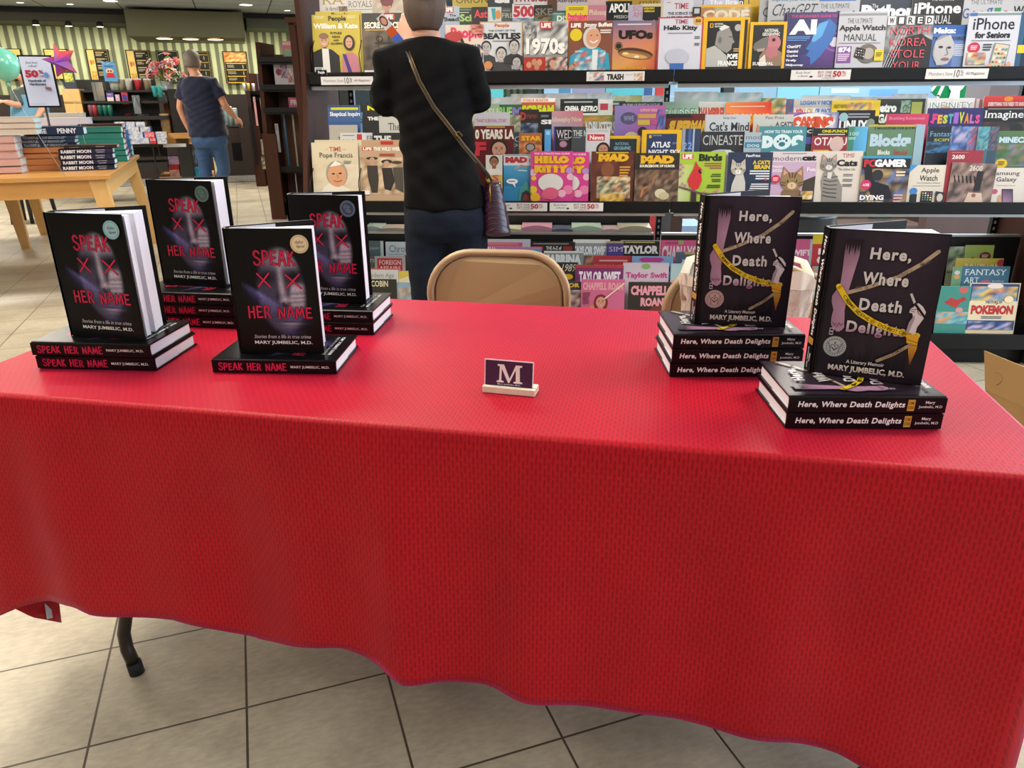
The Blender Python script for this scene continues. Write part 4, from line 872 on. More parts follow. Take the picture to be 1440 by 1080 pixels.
mag('U0', 1055.5, 1107, 31, 'yellow-framed magazine with a pink bald vulture on black', '141517', ops(*frame('e0ac18', .085), T('NATIONAL', .4, .2, .78, .3, 'e0e0dc', .03), T('GEOGRAPHIC', .34, .31, .82, .41, 'e0e0dc', .03), ('p', [(.3, 1.3), (.3, 1.0), (.45, .78), (.65, .72), (.9, .9), (.94, 1.3)], '8a7058'), ('e', .64, .62, .22, .24, 'b87078'), ('p', [(.5, .75), (.78, .72), (.8, 1.0), (.6, 1.1), (.45, .95)], 'b06a70'), ('p', [(.52, .42), (.34, .48), (.14, .62), (.1, .74), (.16, .86), (.28, .78), (.5, .78)], '6a6864'), ('p', [(.2, .8), (.44, .76), (.4, .86), (.24, .88)], 'a89490'), ('e', .66, .53, .05, .05, '1a1414', 10), ('p', [(.3, 1.1), (.45, .95), (.5, 1.3), (.3, 1.3)], 'd8cfc4'), T('SURVIVAL', .12, 1.18, .7, 1.28, 'e8e8e4', .03)))
mag('U0', 1104, 1172, 17.5, 'sliver of a second purple AI magazine copy', '3a2c66', ops(T('A', .0, .55, .06, .7, 'e0e0e8', .05), *[('r', .01, .82 + i * .1, .035, .86 + i * .1, 'd8d8e4') for i in range(5)]), layer=.013)
mag('U0', 1108, 1181.5, 17, 'purple magazine with blue face and huge letters AI', '2a2a5e', ops(('g', [(.3, 0), (1, 0), (1, .9), (.45, .9)], ['2a2a5e', '3a3478', '6a3c8c', '2c3074']), ('g', [(.3, .9), (1, .6), (1, 1.3), (.3, 1.3)], ['2c3074', '6a3c8c', '382c66', '262454']), T("THE BEGINNER'S GUIDE TO", .08, .05, .96, .11, 'c03a78', .03), ('e', .95, .62, .1, .1, 'c8c8dc'), ('o', .95, .62, .16, .2, '7a58a8', 20), ('p', [(.62, .24), (.82, .14), (.98, .3), (.9, .6), (.7, .92), (.52, 1.1), (.5, .94), (.42, .9), (.48, .8), (.4, .76), (.5, .6), (.54, .45)], '3468b0'), ('p', [(.62, .24), (.8, .18), (.7, .5), (.56, .62), (.5, .6), (.54, .45)], '58a0d8'), T('AI', .06, .15, .58, .46, 'ecebf0', .06), ('x', .03, .5, .5, 3, .02, '5a8ac8'), *[T(t, .04, .68 + i * .098, .04 + w_, .74 + i * .098, 'e4e4ec', .04) for i, (t, w_) in enumerate((('ChatGPT', .27), ('Gemini', .22), ('Copilot', .22), ('Firefly', .2), ('Midjourney', .34), ('Apple Intelligence', .55)))]))
mag('U0', 1180.5, 1248, 16.5, 'pale manual magazine with a smartwatch and a purple 874 badge', 'b9bac2', ops(('r', 0, .04, 1, .09, '8a8a90'), T('THE ULTIMATE', .18, .15, .7, .26, '4a4c52', .0), T('Apple Watch', .02, .3, .99, .46, '1e2024', .04), T('MANUAL', .14, .5, .82, .66, '3a3c42', .0), ('x', .04, .7, .96, 1, .018, '7a7a80'), ('r', .02, .78, .32, 1.16, '7c4a8c'), T('874', .04, .8, .3, .92, 'f0e8f4', .05), ('x', .04, .95, .3, 4, .025, 'd8c0e0'), ('e', .66, .95, .22, .22, '6a6660'), ('e', .68, .95, .12, .13, 'a8a49c'), ('p', [(.42, .8), (.62, .86), (.58, 1.1), (.38, 1.02)], '1c1e20'), *[('e', .42 + i * .05, .86 + j * .06 + i * .012, .015, .015, ['d86a4a', '58a0d8', 'e8e0d0'][(i + j) % 3], 6) for i in range(4) for j in range(3)], ('r', .8, .86, .99, 1.12, 'd8c02c'), ('x', .83, .93, .96, 3, .02, '4a4410')))
mag('U0', 1246, 1315, 22, 'grey swirl magazine with thin red capital lettering', '6c7074', ops(('n', 0, 0, 1, 1.3, 31, ['9a9ea2', '5a5e62', '2a2c30', 'b8bcc0', '44484c'], 8, 8), ('p', [(0, 1.3), (.35, .5), (.75, .4), (1, .55), (1, 1.3)], '26282c'), *[('l', [(.02 + i * .05, 1.25), (.3 + i * .06, .3)], .012, 'c8ccd0') for i in range(4)], *[('r', .05 + i * .19, .02, .21 + i * .19, .2, 'e8e8e8' if i % 2 == 0 else '202226') for i in range(5)], *[T(c, .08 + i * .19, .04, .18 + i * .19, .18, '202226' if i % 2 == 0 else 'e8e8e8', .02) for i, c in enumerate('WIRED')], T('NORTH', .12, .24, .9, .42, 'd8505c', -.005), T('KOREA', .14, .5, .88, .68, 'd8505c', -.005), T('STOLE', .16, .76, .86, .94, 'd8505c', -.005), T('YOUR', .22, 1.02, .8, 1.2, 'd8505c', -.005)))
mag('U0', 1314, 1364, 35, 'blue-grey magazine with a white robot head', '4a6aa8', ops(('r', 0, 0, 1, .28, '2c5aa4'), T('Make:', .02, .08, .64, .26, 'e8ecf0', .05), T('TRAIN A ROBOT', .0, .36, .98, .46, '1a1e26', .02), ('r', .62, .5, 1, 'H', '6a84b8'), ('x', .66, .6, .98, 7, .03, 'c8d0e0'), ('e', .34, .78, .3, .48, '8a8e98'), ('p', [(.1, .5), (.5, .3), (.64, .6), (.66, .9), (.5, 1.2), (.2, 1.25), (.08, .9)], 'b4b2b4'), ('e', .26, .68, .07, .04, '303038', 10), ('e', .5, .7, .06, .04, '303038', 10), ('l', [(.42, .7), (.48, .9), (.4, .94)], .03, '7a7a80'), ('e', .42, 1.06, .12, .05, '8a6068')))
mag('U0', 1363, 1436, 16.5, 'white magazine about phones for seniors with a handset in two hands', 'c3c5cf', ops(('r', 0, .03, 1, .08, '7a8a8c'), ('r', .02, .02, .16, .09, '3a68a8'), T('iPhone', .1, .13, .9, .38, '15181c', .01), T('for Seniors', .16, .42, .84, .56, '15181c', .05), ('x', .1, .6, .9, 1, .018, '70747c'), ('e', .17, .76, .12, .12, 'b82c48'), ('x', .1, .71, .24, 3, .02, 'e8c0c8'), ('x', .34, .68, .52, 3, .03, '404448'), ('n', .05, .86, .42, 1.12, 14, ['b05040', '4878a8', 'd8c048', '889098', 'd8d4cc'], 6, 4), ('p', [(.56, .66), (.86, .7), (.8, 1.3), (.48, 1.3)], '7a8088'), ('p', [(.58, .68), (.84, .72), (.78, 1.3), (.5, 1.3)], 'c8bca0'), *[('r', .58 + i * .065 - j * .012, .78 + j * .09, .62 + i * .065 - j * .012, .82 + j * .09, ['d86a5a', '48a878', 'f0ece4', '4a4a50', '5890c8'][(i * 2 + j) % 5]) for i in range(4) for j in range(5)], ('e', .5, 1.22, .06, .12, 'd09a80'), ('e', .86, 1.2, .05, .14, 'd09a80'), ('x', .06, 1.18, .34, 1, .03, '303438')))
mag('U0', 1437, 1500, 17, 'dark blue magazine cut by the right picture edge', '20304a', ops(('r', 0, 0, .12, 'H', '30587a'), ('r', .02, .8, .3, 1.0, 'd8c02c')))
# ---------------- top shelf, second row
mag('U1', 449, 488, -8, 'white magazine with gold capitals near the left rack panel', 'd8d4cc', ops(T('RA', .1, .05, .9, .42, 'b09848', .0, True), T('la famille', .2, .5, .75, .66, '5a5450', .0, True, .2), ('n', .7, .5, 1, 1.2, 3, ['3a3430', '8a6a5a'])))
mag('U1', 487, 523, -12, 'white magazine titled in thin royal capitals', 'd4d0c8', ops(T('ROYALS', .06, .42, .98, .70, '6a6660', .0, True), ('r', 0, .78, 1, .82, 'a8a090')))
mag('U1', 520, 566, -22, 'beige magazine with a woman in a dark red turban', 'c4b6a6', ops(('n', 0, 0, 1, 1.2, 17, ['c4b6a6', 'b0a08e', 'd4c8b8']), ('f', .5, .72, .28, 'c89078', '7a1c28', 'd8d0c8'), ('e', .5, .58, .2, .17, '701c2a'), ('x', .1, .25, .6, 2, .05, 'b03a50')))
mag('U1', 566, 620, 3, 'blue and white magazine mostly behind the customer head', '9ab0c8', ops(('n', 0, 0, 1, .5, 5, ['4a78b0', 'c8d0d8', 'e8e4e0'])))
mag('U1', 622, 646, 9, 'pale blue narrow magazine with a red masthead tile', 'a8b4c4', ops(('r', .06, .04, .66, .42, 'b82c34'), T('LIFE', .1, .08, .62, .36, 'f4f0ea', .05), T('The', .4, .52, .8, .68, '202830', .02, True), T('Bead', .05, .72, .98, 1.0, '202830', .04, True)))
mag('U1', 644, 664, 11, 'narrow dark green science magazine with yellow-green letters', '26382c', ops(T('Sci', .1, .5, .98, 1.1, 'a8c878', .04, True), ('r', .1, .1, .9, .2, '6a8a78'), ('x', .1, .34, .8, 1, .06, 'c8d0c0')))
mag('U1', 664, 686, 10, 'narrow black astronomy magazine with red letters', '141216', ops(T('Ast', .12, .2, .98, .82, 'd84048', .03), ('g', [(0, .8), (1, .8), (1, 1.6), (0, 1.6)], ['141216', '141216', '3a2430', '2a1c30'])))
mag('U1', 684.5, 705, 10, 'white magazine slice with teal and orange arched letter', 'c8ccc8', ops(('p', [(.3, .1), (.6, .1), (.6, 1.0), (.42, 1.0)], '3a9aa0'), ('e', .78, .6, .2, .35, 'd08848')))
mag('U1', 703, 722, 11, 'grey magazine slice lettered FRE', '4e5250', ops(T('FRE', .15, .45, .98, .85, 'b8b8b0', .0), ('x', .2, .2, .8, 1, .05, 'a8a8a0')))
mag('U1', 720.5, 751, 5.5, 'white magazine with a huge red number 500', 'd4ccd0', ops(T('500', .05, .1, 1.05, .72, 'b03040', .05), ('x', .1, .02, .9, 1, .04, '60606a'), ('n', 0, .75, 1, 1.1, 5, ['4a6a8a', 'b0b8c0'])))
mag('U1', 750, 777, 7, 'dark brown magazine with grey capitals SKE', '2c2622', ops(T('SKE', .1, .2, 1.0, .6, '7a766c', .02, True), ('n', 0, .6, 1, 1.3, 6, ['5a4438', '2a2420', '8a6a50', '6a7a58'])))
mag('U1', 775, 799, 15, 'teal-green magazine slice lettered DIS', '5a8478', ops(('r', .0, .0, 1, .12, '3a5a58'), T('DIS', .35, .32, 1.0, .72, 'e0e8e4', .04), ('x', .1, .18, .8, 1, .04, 'b8c8c0')))
mag('U1', 796, 827, 8, 'bright yellow magazine with pink lettering', 'd8c030', ops(T('Psychology', .08, .4, 1.0, .8, 'd83078', .06), ('x', .12, .1, .85, 2, .05, '8a7a20'), ('n', .1, .68, 1, 1.2, 8, ['d83078', 'e85838', 'd8c030'])))
mag('U1', 826, 853, 7, 'dusty pink magazine with cream serif lettering', 'b87888', ops(T('Philosophy', .1, .28, 1.3, .7, 'e4d8b8', .0, True), ('l', [(.4, 1.1), (.6, .95), (.8, 1.1)], .06, '6a98b8')))
mag('U1', 852, 889, 1.5, 'black space magazine with large white capitals', '141516', ops(T('APOLLO', .12, .1, 1.2, .5, 'e8e8e4', .04, True), T('MISSIONS', .34, .62, 1.05, .76, 'd0d0cc', .0), ('x', .3, .84, .9, 1, .04, '6a6a68')))
mag('U1', 884, 904, 7, 'pale lilac narrow magazine lettered SC AM', 'a8a4b8', ops(T('SC', .3, .12, .9, .5, 'c06878', .0, True), T('AM', .3, .6, .95, 1.0, 'c06878', .0, True)))
mag('U1', 901, 933, 5, 'white-edged black magazine with yellow small capitals', 'c8b890', ops(('r', .08, .16, .9, 'H', '16181c'), T('SCIENTIFIC', .14, .2, .62, .3, 'd8c030', .04), T('AMERICAN', .14, .34, .62, .44, 'd8c030', .04), T('Into the', .12, .84, .8, 1.0, 'e8e8e4', .03)))
mag('U1', 933.5, 976, -3, 'white science special in dark serif letters, under a red serif masthead', 'c8c8d0', ops(('x', .1, .16, .25, 1, .02, 'a03a48'), T('TIME', .36, .2, .84, .42, 'a83a48', .01, True), T('THE SCIENCE OF', .16, .54, 1.0, .65, '2a2a30', .02, True), T("ALZHEIMER'S", .08, .7, 1.0, .92, '1c1c22', .04, True)))
mag('U1', 974, 986, 10, 'thin dark and white magazine slice beside the science special', '282a30', ops(('r', .2, .2, .8, .9, 'b8b8bc')))
mag('U1', 985, 1056, 6.5, 'yellow and orange puzzle magazine with rounded code lettering', 'b09a70', ops(('r', 0, 0, 1, .06, 'd8a828'), ('n', 0, .06, 1, .7, 19, ['c09a60', 'a85a3a', '7a9078', 'c8b898', 'b0742c'], 12, 5), T('CODE', .06, .12, .98, .36, 'd8ccb4', .05)))
mag('U1', 1070, 1120, -3, 'grey magazine copy showing only a big C behind the chatbot guide', 'a4a8ae', ops(T('C', .1, .3, .3, .62, '34363a', .0), ('x', .08, .8, .3, 2, .03, '6a6c70')), layer=.012)
mag('U1', 1081, 1152, -3, 'light grey chatbot guide with slanted thin title', 'aeb2b8', ops(T('Improve your life with', .06, .0, .92, .1, '3a7a98', .02, shear=.2), T('ChatGPT', .06, .14, .92, .42, '2c3036', -.0, shear=.25), ('x', .06, .52, .5, 2, .02, '5a5c60'), ('p', [(.28, .8), (.4, .62), (.6, .8)], '1c1c20')))
mag('U1', 1150, 1210, -2, 'white laptop manual magazine with a blue top strip', 'b0b2b8', ops(('r', .0, .02, .9, .07, '3a68b0'), T('THE ULTIMATE', .08, .14, .76, .27, '4a4c52', .0), T('MacBook', .1, .34, .98, .58, '1c1e22', .04)))
mag('U1', 1211, 1284, -6, 'navy programming magazine with chunky white lettering', '1c2840', ops(T('The', .24, .18, .36, .27, 'e0e4ea', .0), T('Python', .04, .2, 1.1, .58, 'e4e8ee', .06)))
mag('U1', 1284, 1356, -6, 'black phone manual magazine with white lettering', '17191e', ops(T('THE ULTIMATE', .36, .04, .8, .12, 'c8ccd2', .02), T('iPhone', .04, .16, .96, .42, 'e8eaee', .03), T('MANUAL', .2, .46, .8, .66, 'd8dade', .0), ('x', .4, .72, .84, 2, .025, '9a9ca0')))
mag('U1', 1353, 1427, -5, 'pale magazine with multicoloured thin title letters', 'b8babf', ops(T('THE ULTIMATE', .18, .08, .78, .18, '5a5c62', .0), *[T(c, .05 + i * .15, .26 + (.06 if c == 'o' or c == 'e' else 0), .17 + i * .15, .5, col, .01) for i, (c, col) in enumerate((('G', '3a5a98'), ('o', 'a83a40'), ('o', 'b89038'), ('g', '3a5a98'), ('l', '3a8a58'), ('e', 'a83a40')))]))
mag('U1', 1425, 1485, -5, 'white magazine at the right picture edge showing the letters Wi', 'b4b6ba', ops(T('Wi', .06, .26, .34, .52, '1c1e22', .03)))
# ---------------- top shelf, last row
for x0, x1, y, lb, bg, f in ((636, 686, -28, 'yellow-green magazine titled in thin dark capitals', 'b09a38', ops(T('ORION', .1, .5, 1.0, .75, '3a3418', -.005))),
       (684, 722, -26, 'dark magazine with heavy white letters S P', '2a3038', ops(T('SP', .3, .5, 1.1, .92, 'e0e0e0', .08))),
       (720, 772, -24, 'white physics magazine with dark red letters', 'c8c4c4', ops(T('PHYSICS', .1, .36, .96, .58, '7a2a34', .03))),
       (770, 784, -22, 'narrow brown magazine between two science titles', '5a3a2c', None),
       (782, 827, -26, 'pale magazine with a small dark science title', 'b8b0b4', ops(T('Astrophysics', .05, .62, .98, .78, '24242a', .02))),
       (826, 856, -26, 'soft pink magazine with faint title', 'c8a8a8', ops(T('Ro', .4, .6, 1.0, .9, '8a7a7a', .0))),
       (856, 930, -25, 'mustard magazine above the black space magazine', 'a88a38', ops(T('map', .6, .42, .95, .52, '5a4a1c', .0))),
       (928, 990, -27, 'white memory magazine with dark blue letters', 'b8bcc8', ops(T('Memory', .1, .48, .7, .62, '1c2848', .04))),
       (992, 1055, -30, 'dark blue brain magazine with a pale head shape', '2a3050', ops(('e', .35, .62, .42, .2, 'c0c4d4'), T('The Brain', .12, .54, .88, .68, 'e4e6ee', .02), ('r', .9, 0, 1, 'H', 'c8b030'))),
       (1056, 1105, -30, 'yellow magazine above the grey chatbot guide', 'c8a020', None), (1105, 1200, -34, 'grey magazine in the very top right rows', '8a9098', None), (1200, 1290, -36, 'dark teal magazine at the top above the navy programming title', '2a4a54', None), (1290, 1400, -36, 'pale green magazine at the top above the black phone manual', '8aa088', None)):
 mag('U2', x0, x1, y, lb, bg, f)
# ---------------- middle shelf, front row
mag('L0', 441, 507, 197, 'cream magazine copy behind the smiling elderly clergyman cover', 'cfc4a8', None, layer=.014)
mag('L0', 437.5, 503, 200.5, 'cream magazine with a smiling elderly clergyman in white', 'd2c6aa', ops(('n', 0, .5, 1, 1.3, 33, ['d8ceb4', 'c8b898', 'd4c4a8', 'dcd4c0'], 6, 6), T('TIME', .38, .1, .64, .2, 'b84a3c', .01, True), ('x', .3, .15, .36, 1, .008, 'b89060'), ('x', .66, .15, .76, 1, .008, 'b89060'), T('Pope Francis', .16, .23, .88, .38, '5a5c54', .01, True), ('x', .68, .42, .86, 3, .015, '8a887c'), ('p', [(.1, 1.3), (.24, 1.02), (.4, .9), (.62, .98), (.8, 1.1), (.85, 1.3)], 'e0dccf'), ('e', .52, .72, .23, .3, '9a9488'), ('e', .53, .76, .2, .27, 'd09a74'), ('p', [(.38, .56), (.5, .42), (.66, .5), (.5, .54)], 'e8e4dc'), ('e', .45, .72, .035, .02, '3a2c20', 8), ('e', .6, .71, .035, .02, '3a2c20', 8), ('l', [(.46, .88), (.54, .91), (.63, .87)], .018, '9a4a3c'), ('l', [(.53, .74), (.55, .82)], .02, 'b07c5c'), ('x', .78, 1.18, .96, 1, .02, '404038')))
mag('L0', 507, 567, 197, 'magazine copy behind the old west photograph cover', 'b89a78', ops(('r', .45, .03, .75, .12, 'b82c28')), layer=.014)
mag('L0', 506.5, 566, 205, 'sepia magazine with three men in old west clothes', 'b89c7c', ops(('r', .05, .03, .3, .12, 'b82c28'), T('LIFE', .07, .04, .28, .11, 'f0e8e0', .05), T('THE WILD WEST', .32, .03, .99, .13, 'ece4d8', .05), ('n', 0, .3, 1, 1.25, 44, ['c8b090', 'a88a68', 'd8c4a4', '8a7058'], 8, 8), ('e', .28, .32, .14, .04, '302a24'), ('e', .28, .38, .07, .09, 'b8947a'), ('p', [(.15, .5), (.4, .5), (.42, .85), (.38, 1.2), (.24, 1.2), (.16, .8)], '3a342e'), ('e', .62, .4, .13, .05, '2a2622'), ('e', .62, .46, .07, .08, 'b8947a'), ('p', [(.5, .56), (.74, .56), (.8, .9), (.7, 1.15), (.55, 1.1)], '2c2824'), ('e', .86, .42, .12, .04, '4a3c30'), ('p', [(.76, .55), (1, .55), (1, 1.2), (.82, 1.1)], '4a443c'), ('x', .45, .2, .85, 2, .02, 'c03a30'), ('r', .02, 1.14, .2, 1.25, 'e8e4dc')))
mag('L0', 683, 706.5, 218, 'white and yellow magazine with two portrait heads beside the customer', 'cccac4', ops(('f', .5, .42, .5, '9a6a50', '1a1414', 'd8d4cc'), ('r', .3, 1.3, 1, 2.2, 'c8b048'), T('S', .4, 1.3, .8, 1.7, 'b05068', .04), ('f', .6, 2.4, .5, 'c89878', '2a1c18', '806058')))
mag('L0', 708, 749, 217, 'white and blue magazine with a green-grey shark rising from the sea', 'c6ccd0', ops(('r', 0, .42, 1.0, 'H', '2f7fae'), ('g', [(0, .42), (1, .42), (1, 1.2), (0, 1.2)], ['4a98c4', '4a98c4', '28709c', '28709c']), ('x', .05, .02, .95, 1, .025, '6a6a70'), T('MAD', .05, .1, .82, .32, 'b02a34', .08, True), T('CO', .88, .18, 1.0, .3, '3a3a3a', .02), ('l', [(.4, .55), (.6, .42), (.8, .46)], .06, 'b89078'), ('l', [(.5, .6), (.8, .62)], .03, 'd0dce0'), ('p', [(.5, 1.75), (.55, 1.35), (.78, .98), (.92, 1.35), (1.0, 1.75)], '3c8c88'), ('p', [(.6, 1.75), (.64, 1.45), (.8, 1.35), (.92, 1.48), (.96, 1.75)], '2a2c30'), ('p', [(.66, 1.75), (.7, 1.55), (.8, 1.5), (.88, 1.58), (.92, 1.75)], '7a2c30'), ('e', .3, 1.02, .2, .1, 'e4e8ea'), ('x', .18, 1.0, .42, 1, .035, '303030'), ('p', [(.3, 1.1), (.4, 1.1), (.42, 1.26)], 'e4e8ea')))
def candy(A, H):
 A.rect(0, 0, 1, H, 'c83a88')
 for x, y, r_, c in ((.06, .55, .09, 'd8a8c0'), (.08, .7, .06, 'd8b828'), (.92, .5, .08, 'a888b8'), (.95, .66, .09, 'd8a8b8'), (.06, 1.0, .1, 'd8b828'), (.9, 1.0, .12, 'd878a0'), (.12, 1.2, .12, 'd8a828'), (.75, 1.1, .1, 'e0a8bc'), (.35, 1.15, .1, 'd85878')): A.ell(x, y, r_, r_, c)
 A.text('THE ULTIMATE FAN GUIDE', .08, .04, .92, .09, 'ecc8dc', .03); A.text('HELLO', .09, .12, .91, .32, 'dca81c', .12); A.text('KITTY', .09, .36, .91, .56, 'dca81c', .12)
 A.ell(.48, .82, .3, .24, 'd0ccc8'); A.ell(.48, 1.1, .2, .16, 'd05878')
mag('L0', 770, 829, 214, 'pink fan guide copy with yellow bubble letters, right and behind', 'c83a88', candy, layer=.012)
mag('L0', 746.5, 806, 212.5, 'bright pink fan guide with yellow bubble letters, the nearer copy', 'c83a88', candy, layer=-.006)
mag('L0', 832, 893, 213, 'brown cartoon magazine with yellow masthead and collage painting', '5a2c22', ops(('n', 0, .2, 1, 1.3, 51, ['5a2c22', '6a3828', '4a241c'], 6, 6), ('x', .1, .02, .9, 1, .025, 'c8b040'), T('MAD', .14, .06, .86, .26, 'd8a820', .09, True, .08), ('e', .38, .47, .15, .19, '7a4a30'), ('n', .14, .64, .92, 1.2, 52, ['8a9078', 'c8b080', '4a5a58', 'b07048', 'd8d0b0', '3a3a3a'], 12, 9), ('n', .22, 1.08, .8, 1.28, 53, ['c8a030', '8a5a28', 'd8c080'], 7, 3), ('x', .66, .38, .92, 4, .04, 'c89030')))
mag('L0', 894, 956, 215, 'dark magazine with yellow masthead over heaps of comic figures', '2c2420', ops(T('MAD', .1, .06, .88, .27, 'd8a820', .09, True, .0), T('SOURCEBOOK OF HUMOR', .1, .29, .9, .36, 'd8d4c0', .06), ('n', 0, .42, 1, 1.25, 61, ['4a3c34', '6a5040', '2c2420', '7a5c48', '8a7a60', '5a4038'], 14, 11), ('e', .6, 1.02, .13, .12, 'c8c0a0'), ('e', .68, 1.08, .12, .1, 'b8ac88'), ('l', [(.15, 1.1), (.2, .9), (.3, .85)], .05, 'b8704c'), ('l', [(.4, .8), (.45, .6)], .04, '9a6a50')))
mag('L0', 955, 1021, 213.5, 'lime green magazine with a bright red songbird on a blossom twig', '9ab838', ops(('g', [(0, .3), (.45, .3), (.45, 1.25), (0, 1.25)], ['b8c880', 'a0bc48', '98b430', 'c0c898']), ('r', .06, .05, .31, .17, 'b82c34'), T('LIFE', .08, .06, .29, .16, 'f0e8e8', .05), T('Birds', .42, .05, .93, .22, '1c2418', .05, True), ('x', .55, .26, .92, 3, .03, 'a04848', 2, True), ('x', .66, .52, .92, 2, .025, '3a4a20', 3, True), ('x', .66, .64, .92, 2, .025, '3a4a20', 4, True), ('x', .6, .78, .92, 2, .025, '3a4a20', 5, True), ('p', [(.37, .22), (.43, .34), (.50, .40), (.50, .52), (.52, .68), (.46, .86), (.36, .92), (.25, .82), (.21, .68), (.28, .5), (.33, .4)], 'bc2c30'), ('p', [(.43, .42), (.52, .42), (.5, .52), (.44, .5)], '241a1a'), ('p', [(.48, .42), (.54, .44), (.49, .48)], 'd87040'), ('p', [(.30, .92), (.42, .94), (.42, 1.25), (.3, 1.25)], '3a2830'), ('l', [(.0, .82), (.2, .88), (.5, .98), (.85, 1.02)], .035, '6a4858'), *[('e', x, y, .03, .03, c, 8) for x, y, c in ((.05, .3, 'b86898'), (.1, .36, 'c87898'), (.04, .42, 'b06090'), (.1, .5, 'c080a0'), (.05, .58, 'b86898'), (.1, .75, 'c87898'), (.16, .8, 'b06090'), (.78, .96, 'd07090'), (.86, .92, 'c86888'), (.9, .98, 'd880a0'), (.74, 1.04, 'b86080'), (.6, .94, 'c87890'))]))
mag('L0', 1021, 1029, 211, 'white page edges beside the navy kitten cover', 'c4c8c0', None, layer=.012)
mag('L0', 1024, 1087, 214, 'dark navy magazine with a white and grey kitten and yellow title', '22304a', ops(T('PawPrint', .4, .05, .72, .12, 'd8dce4', .03), T("A CAT'S", .56, .2, .95, .3, 'd0b42c', .05), T('BRAIN', .6, .31, .95, .42, 'd0b42c', .05), ('x', .5, .45, .95, 4, .035, 'ccd0d8', 2, True), ('x', .5, .78, .95, 5, .03, 'ccd0d8', 5, True), ('e', .87, .68, .03, .03, 'c03848', 8), ('p', [(.08, 1.25), (.12, .8), (.2, .55), (.35, .5), (.42, .75), (.44, 1.25)], 'b8b8b4'), ('c', .24, .42, .34, 'b4b2ac', '6a6864', 'd8d8d4', '98a068')))
mag('L0', 1084, 1150, 213, 'lilac magazine with a brown tabby cat face and thin title', 'c8bcc4', ops(('r', 0, .25, 1, 'H', 'b59cb8'), ('x', .25, .04, .8, 1, .02, '5a8a80'), T('modern', .06, .1, .66, .22, '4a4650', -.005), T('cat', .68, .09, .98, .22, '1c1a1c', .06), ('p', [(.75, .7), (1, .58), (1, 1.3), (.7, 1.3)], '3a342c'), T('happy', .06, .32, .3, .4, 'e8dce4', .02), T('2026', .06, .42, .28, .49, 'e8dce4', .02), T('Fun', .8, .38, .98, .48, 'e8dce4', .03), ('p', [(.24, 1.3), (.3, .95), (.5, .8), (.72, .95), (.78, 1.3)], '7a6248'), ('c', .5, .72, .5, '8c7050', '4a3a28', 'c8b090', '8a8a48'), ('e', .14, .66, .1, .1, 'b02c48'), ('x', .08, .62, .2, 3, .018, 'e8b8c4'), ('n', .7, .95, .96, 1.15, 71, ['c8a040', '4a3a2c', 'd8d0c0'], 4, 3)))
mag('L0', 1148, 1215, 212.5, 'off-white magazine with a seated grey tabby cat and bold title', 'c9c2ba', ops(*[('r', .0, 0, .02, 'H', 'b0a89c')], T('TIME', .56, .06, .82, .15, 'a84858', .0, True), T('Cats', .46, .2, .9, .36, '201e20', .05, True), T('The Feline Life', .5, .4, .86, .46, '6a6664', .0, True), ('x', .62, .54, .84, 2, .02, '6a6664'), ('x', .62, .66, .84, 2, .02, '6a6664'), ('x', .62, .78, .84, 2, .02, '6a6664'), ('p', [(.22, 1.25), (.2, 1.0), (.16, .7), (.2, .5), (.4, .48), (.5, .62), (.62, .85), (.64, 1.25)], '86827e'), *[('l', [(.22, .6 + i * .09), (.34, .63 + i * .09), (.5, .6 + i * .1)], .022, '4a4644') for i in range(6)], ('p', [(.28, .5), (.38, .5), (.36, .66), (.28, .64)], 'c8c4c0'), ('c', .29, .32, .34, '8a8682', '4c4846', 'd0ccc8', 'a0a090')))
mag('L0', 1213, 1281, 219, 'dark video game magazine with an armoured fighter and bold white letters', '1e1c20', ops(('r', 0, 0, 1, .06, '3a8ab0'), T('PC', .04, .08, .28, .26, 'b82c38', .05), T('GAMER', .26, .08, .93, .26, 'e4e4e4', .06), ('n', 0, .3, 1, 1.2, 81, ['4a4048', '2a2830', '8a7048', '5a70a0', '302a30', 'b09860'], 9, 8), ('p', [(.05, .3), (.2, .28), (.3, .6), (.6, .7), (.7, 1.0), (.3, 1.05), (.1, .6)], '1c1a20'), ('e', .34, .45, .12, .13, '2a282c'), ('e', .12, .68, .11, .12, 'b83060'), T('ACES', .05, .65, .19, .71, 'f0d8e0', .04), T('DYING', .02, .92, .52, 1.04, 'e8e8ec', .04), T('LIGHT', .02, 1.07, .52, 1.19, 'e8e8ec', .04), ('x', .72, .36, .92, 2, .04, 'd8c8b0'), ('x', .72, .9, .92, 3, .04, 'c8a0a8')))
mag('L0', 1280, 1335, 232, 'off-white watch manual showing three smartwatches along its foot', 'c8c2b6', ops(('p', [(0, 0), (.2, 0), (0, .22)], '3a88c0'), T('Apple', .3, .08, .76, .26, '1e2022', .01), T('Watch', .28, .3, .74, .46, '1e2022', .01), T('The Complete Manual', .22, .5, .82, .55, '504e4a', .0), ('x', .12, .6, .9, 1, .012, '8a867e'), ('e', .16, .76, .1, .1, '3a78b8'), ('p', [(.08, .86), (.26, .84), (.26, 1.2), (.08, 1.2)], '22262a'), ('r', .36, .76, .66, 1.2, '1c1e20'), *[('e', .41 + i * .065, .82 + j * .065, .022, .022, ['c8c048', 'b85a48', '58a070', 'e0dcd4', '4878b0'][(i * 3 + j * 2) % 5], 8) for i in range(4) for j in range(4)], ('p', [(.72, .76), (.96, .8), (.94, 1.15), (.74, 1.15)], '2a2c2e'), ('e', .84, .95, .08, .12, 'b8b4ac')))
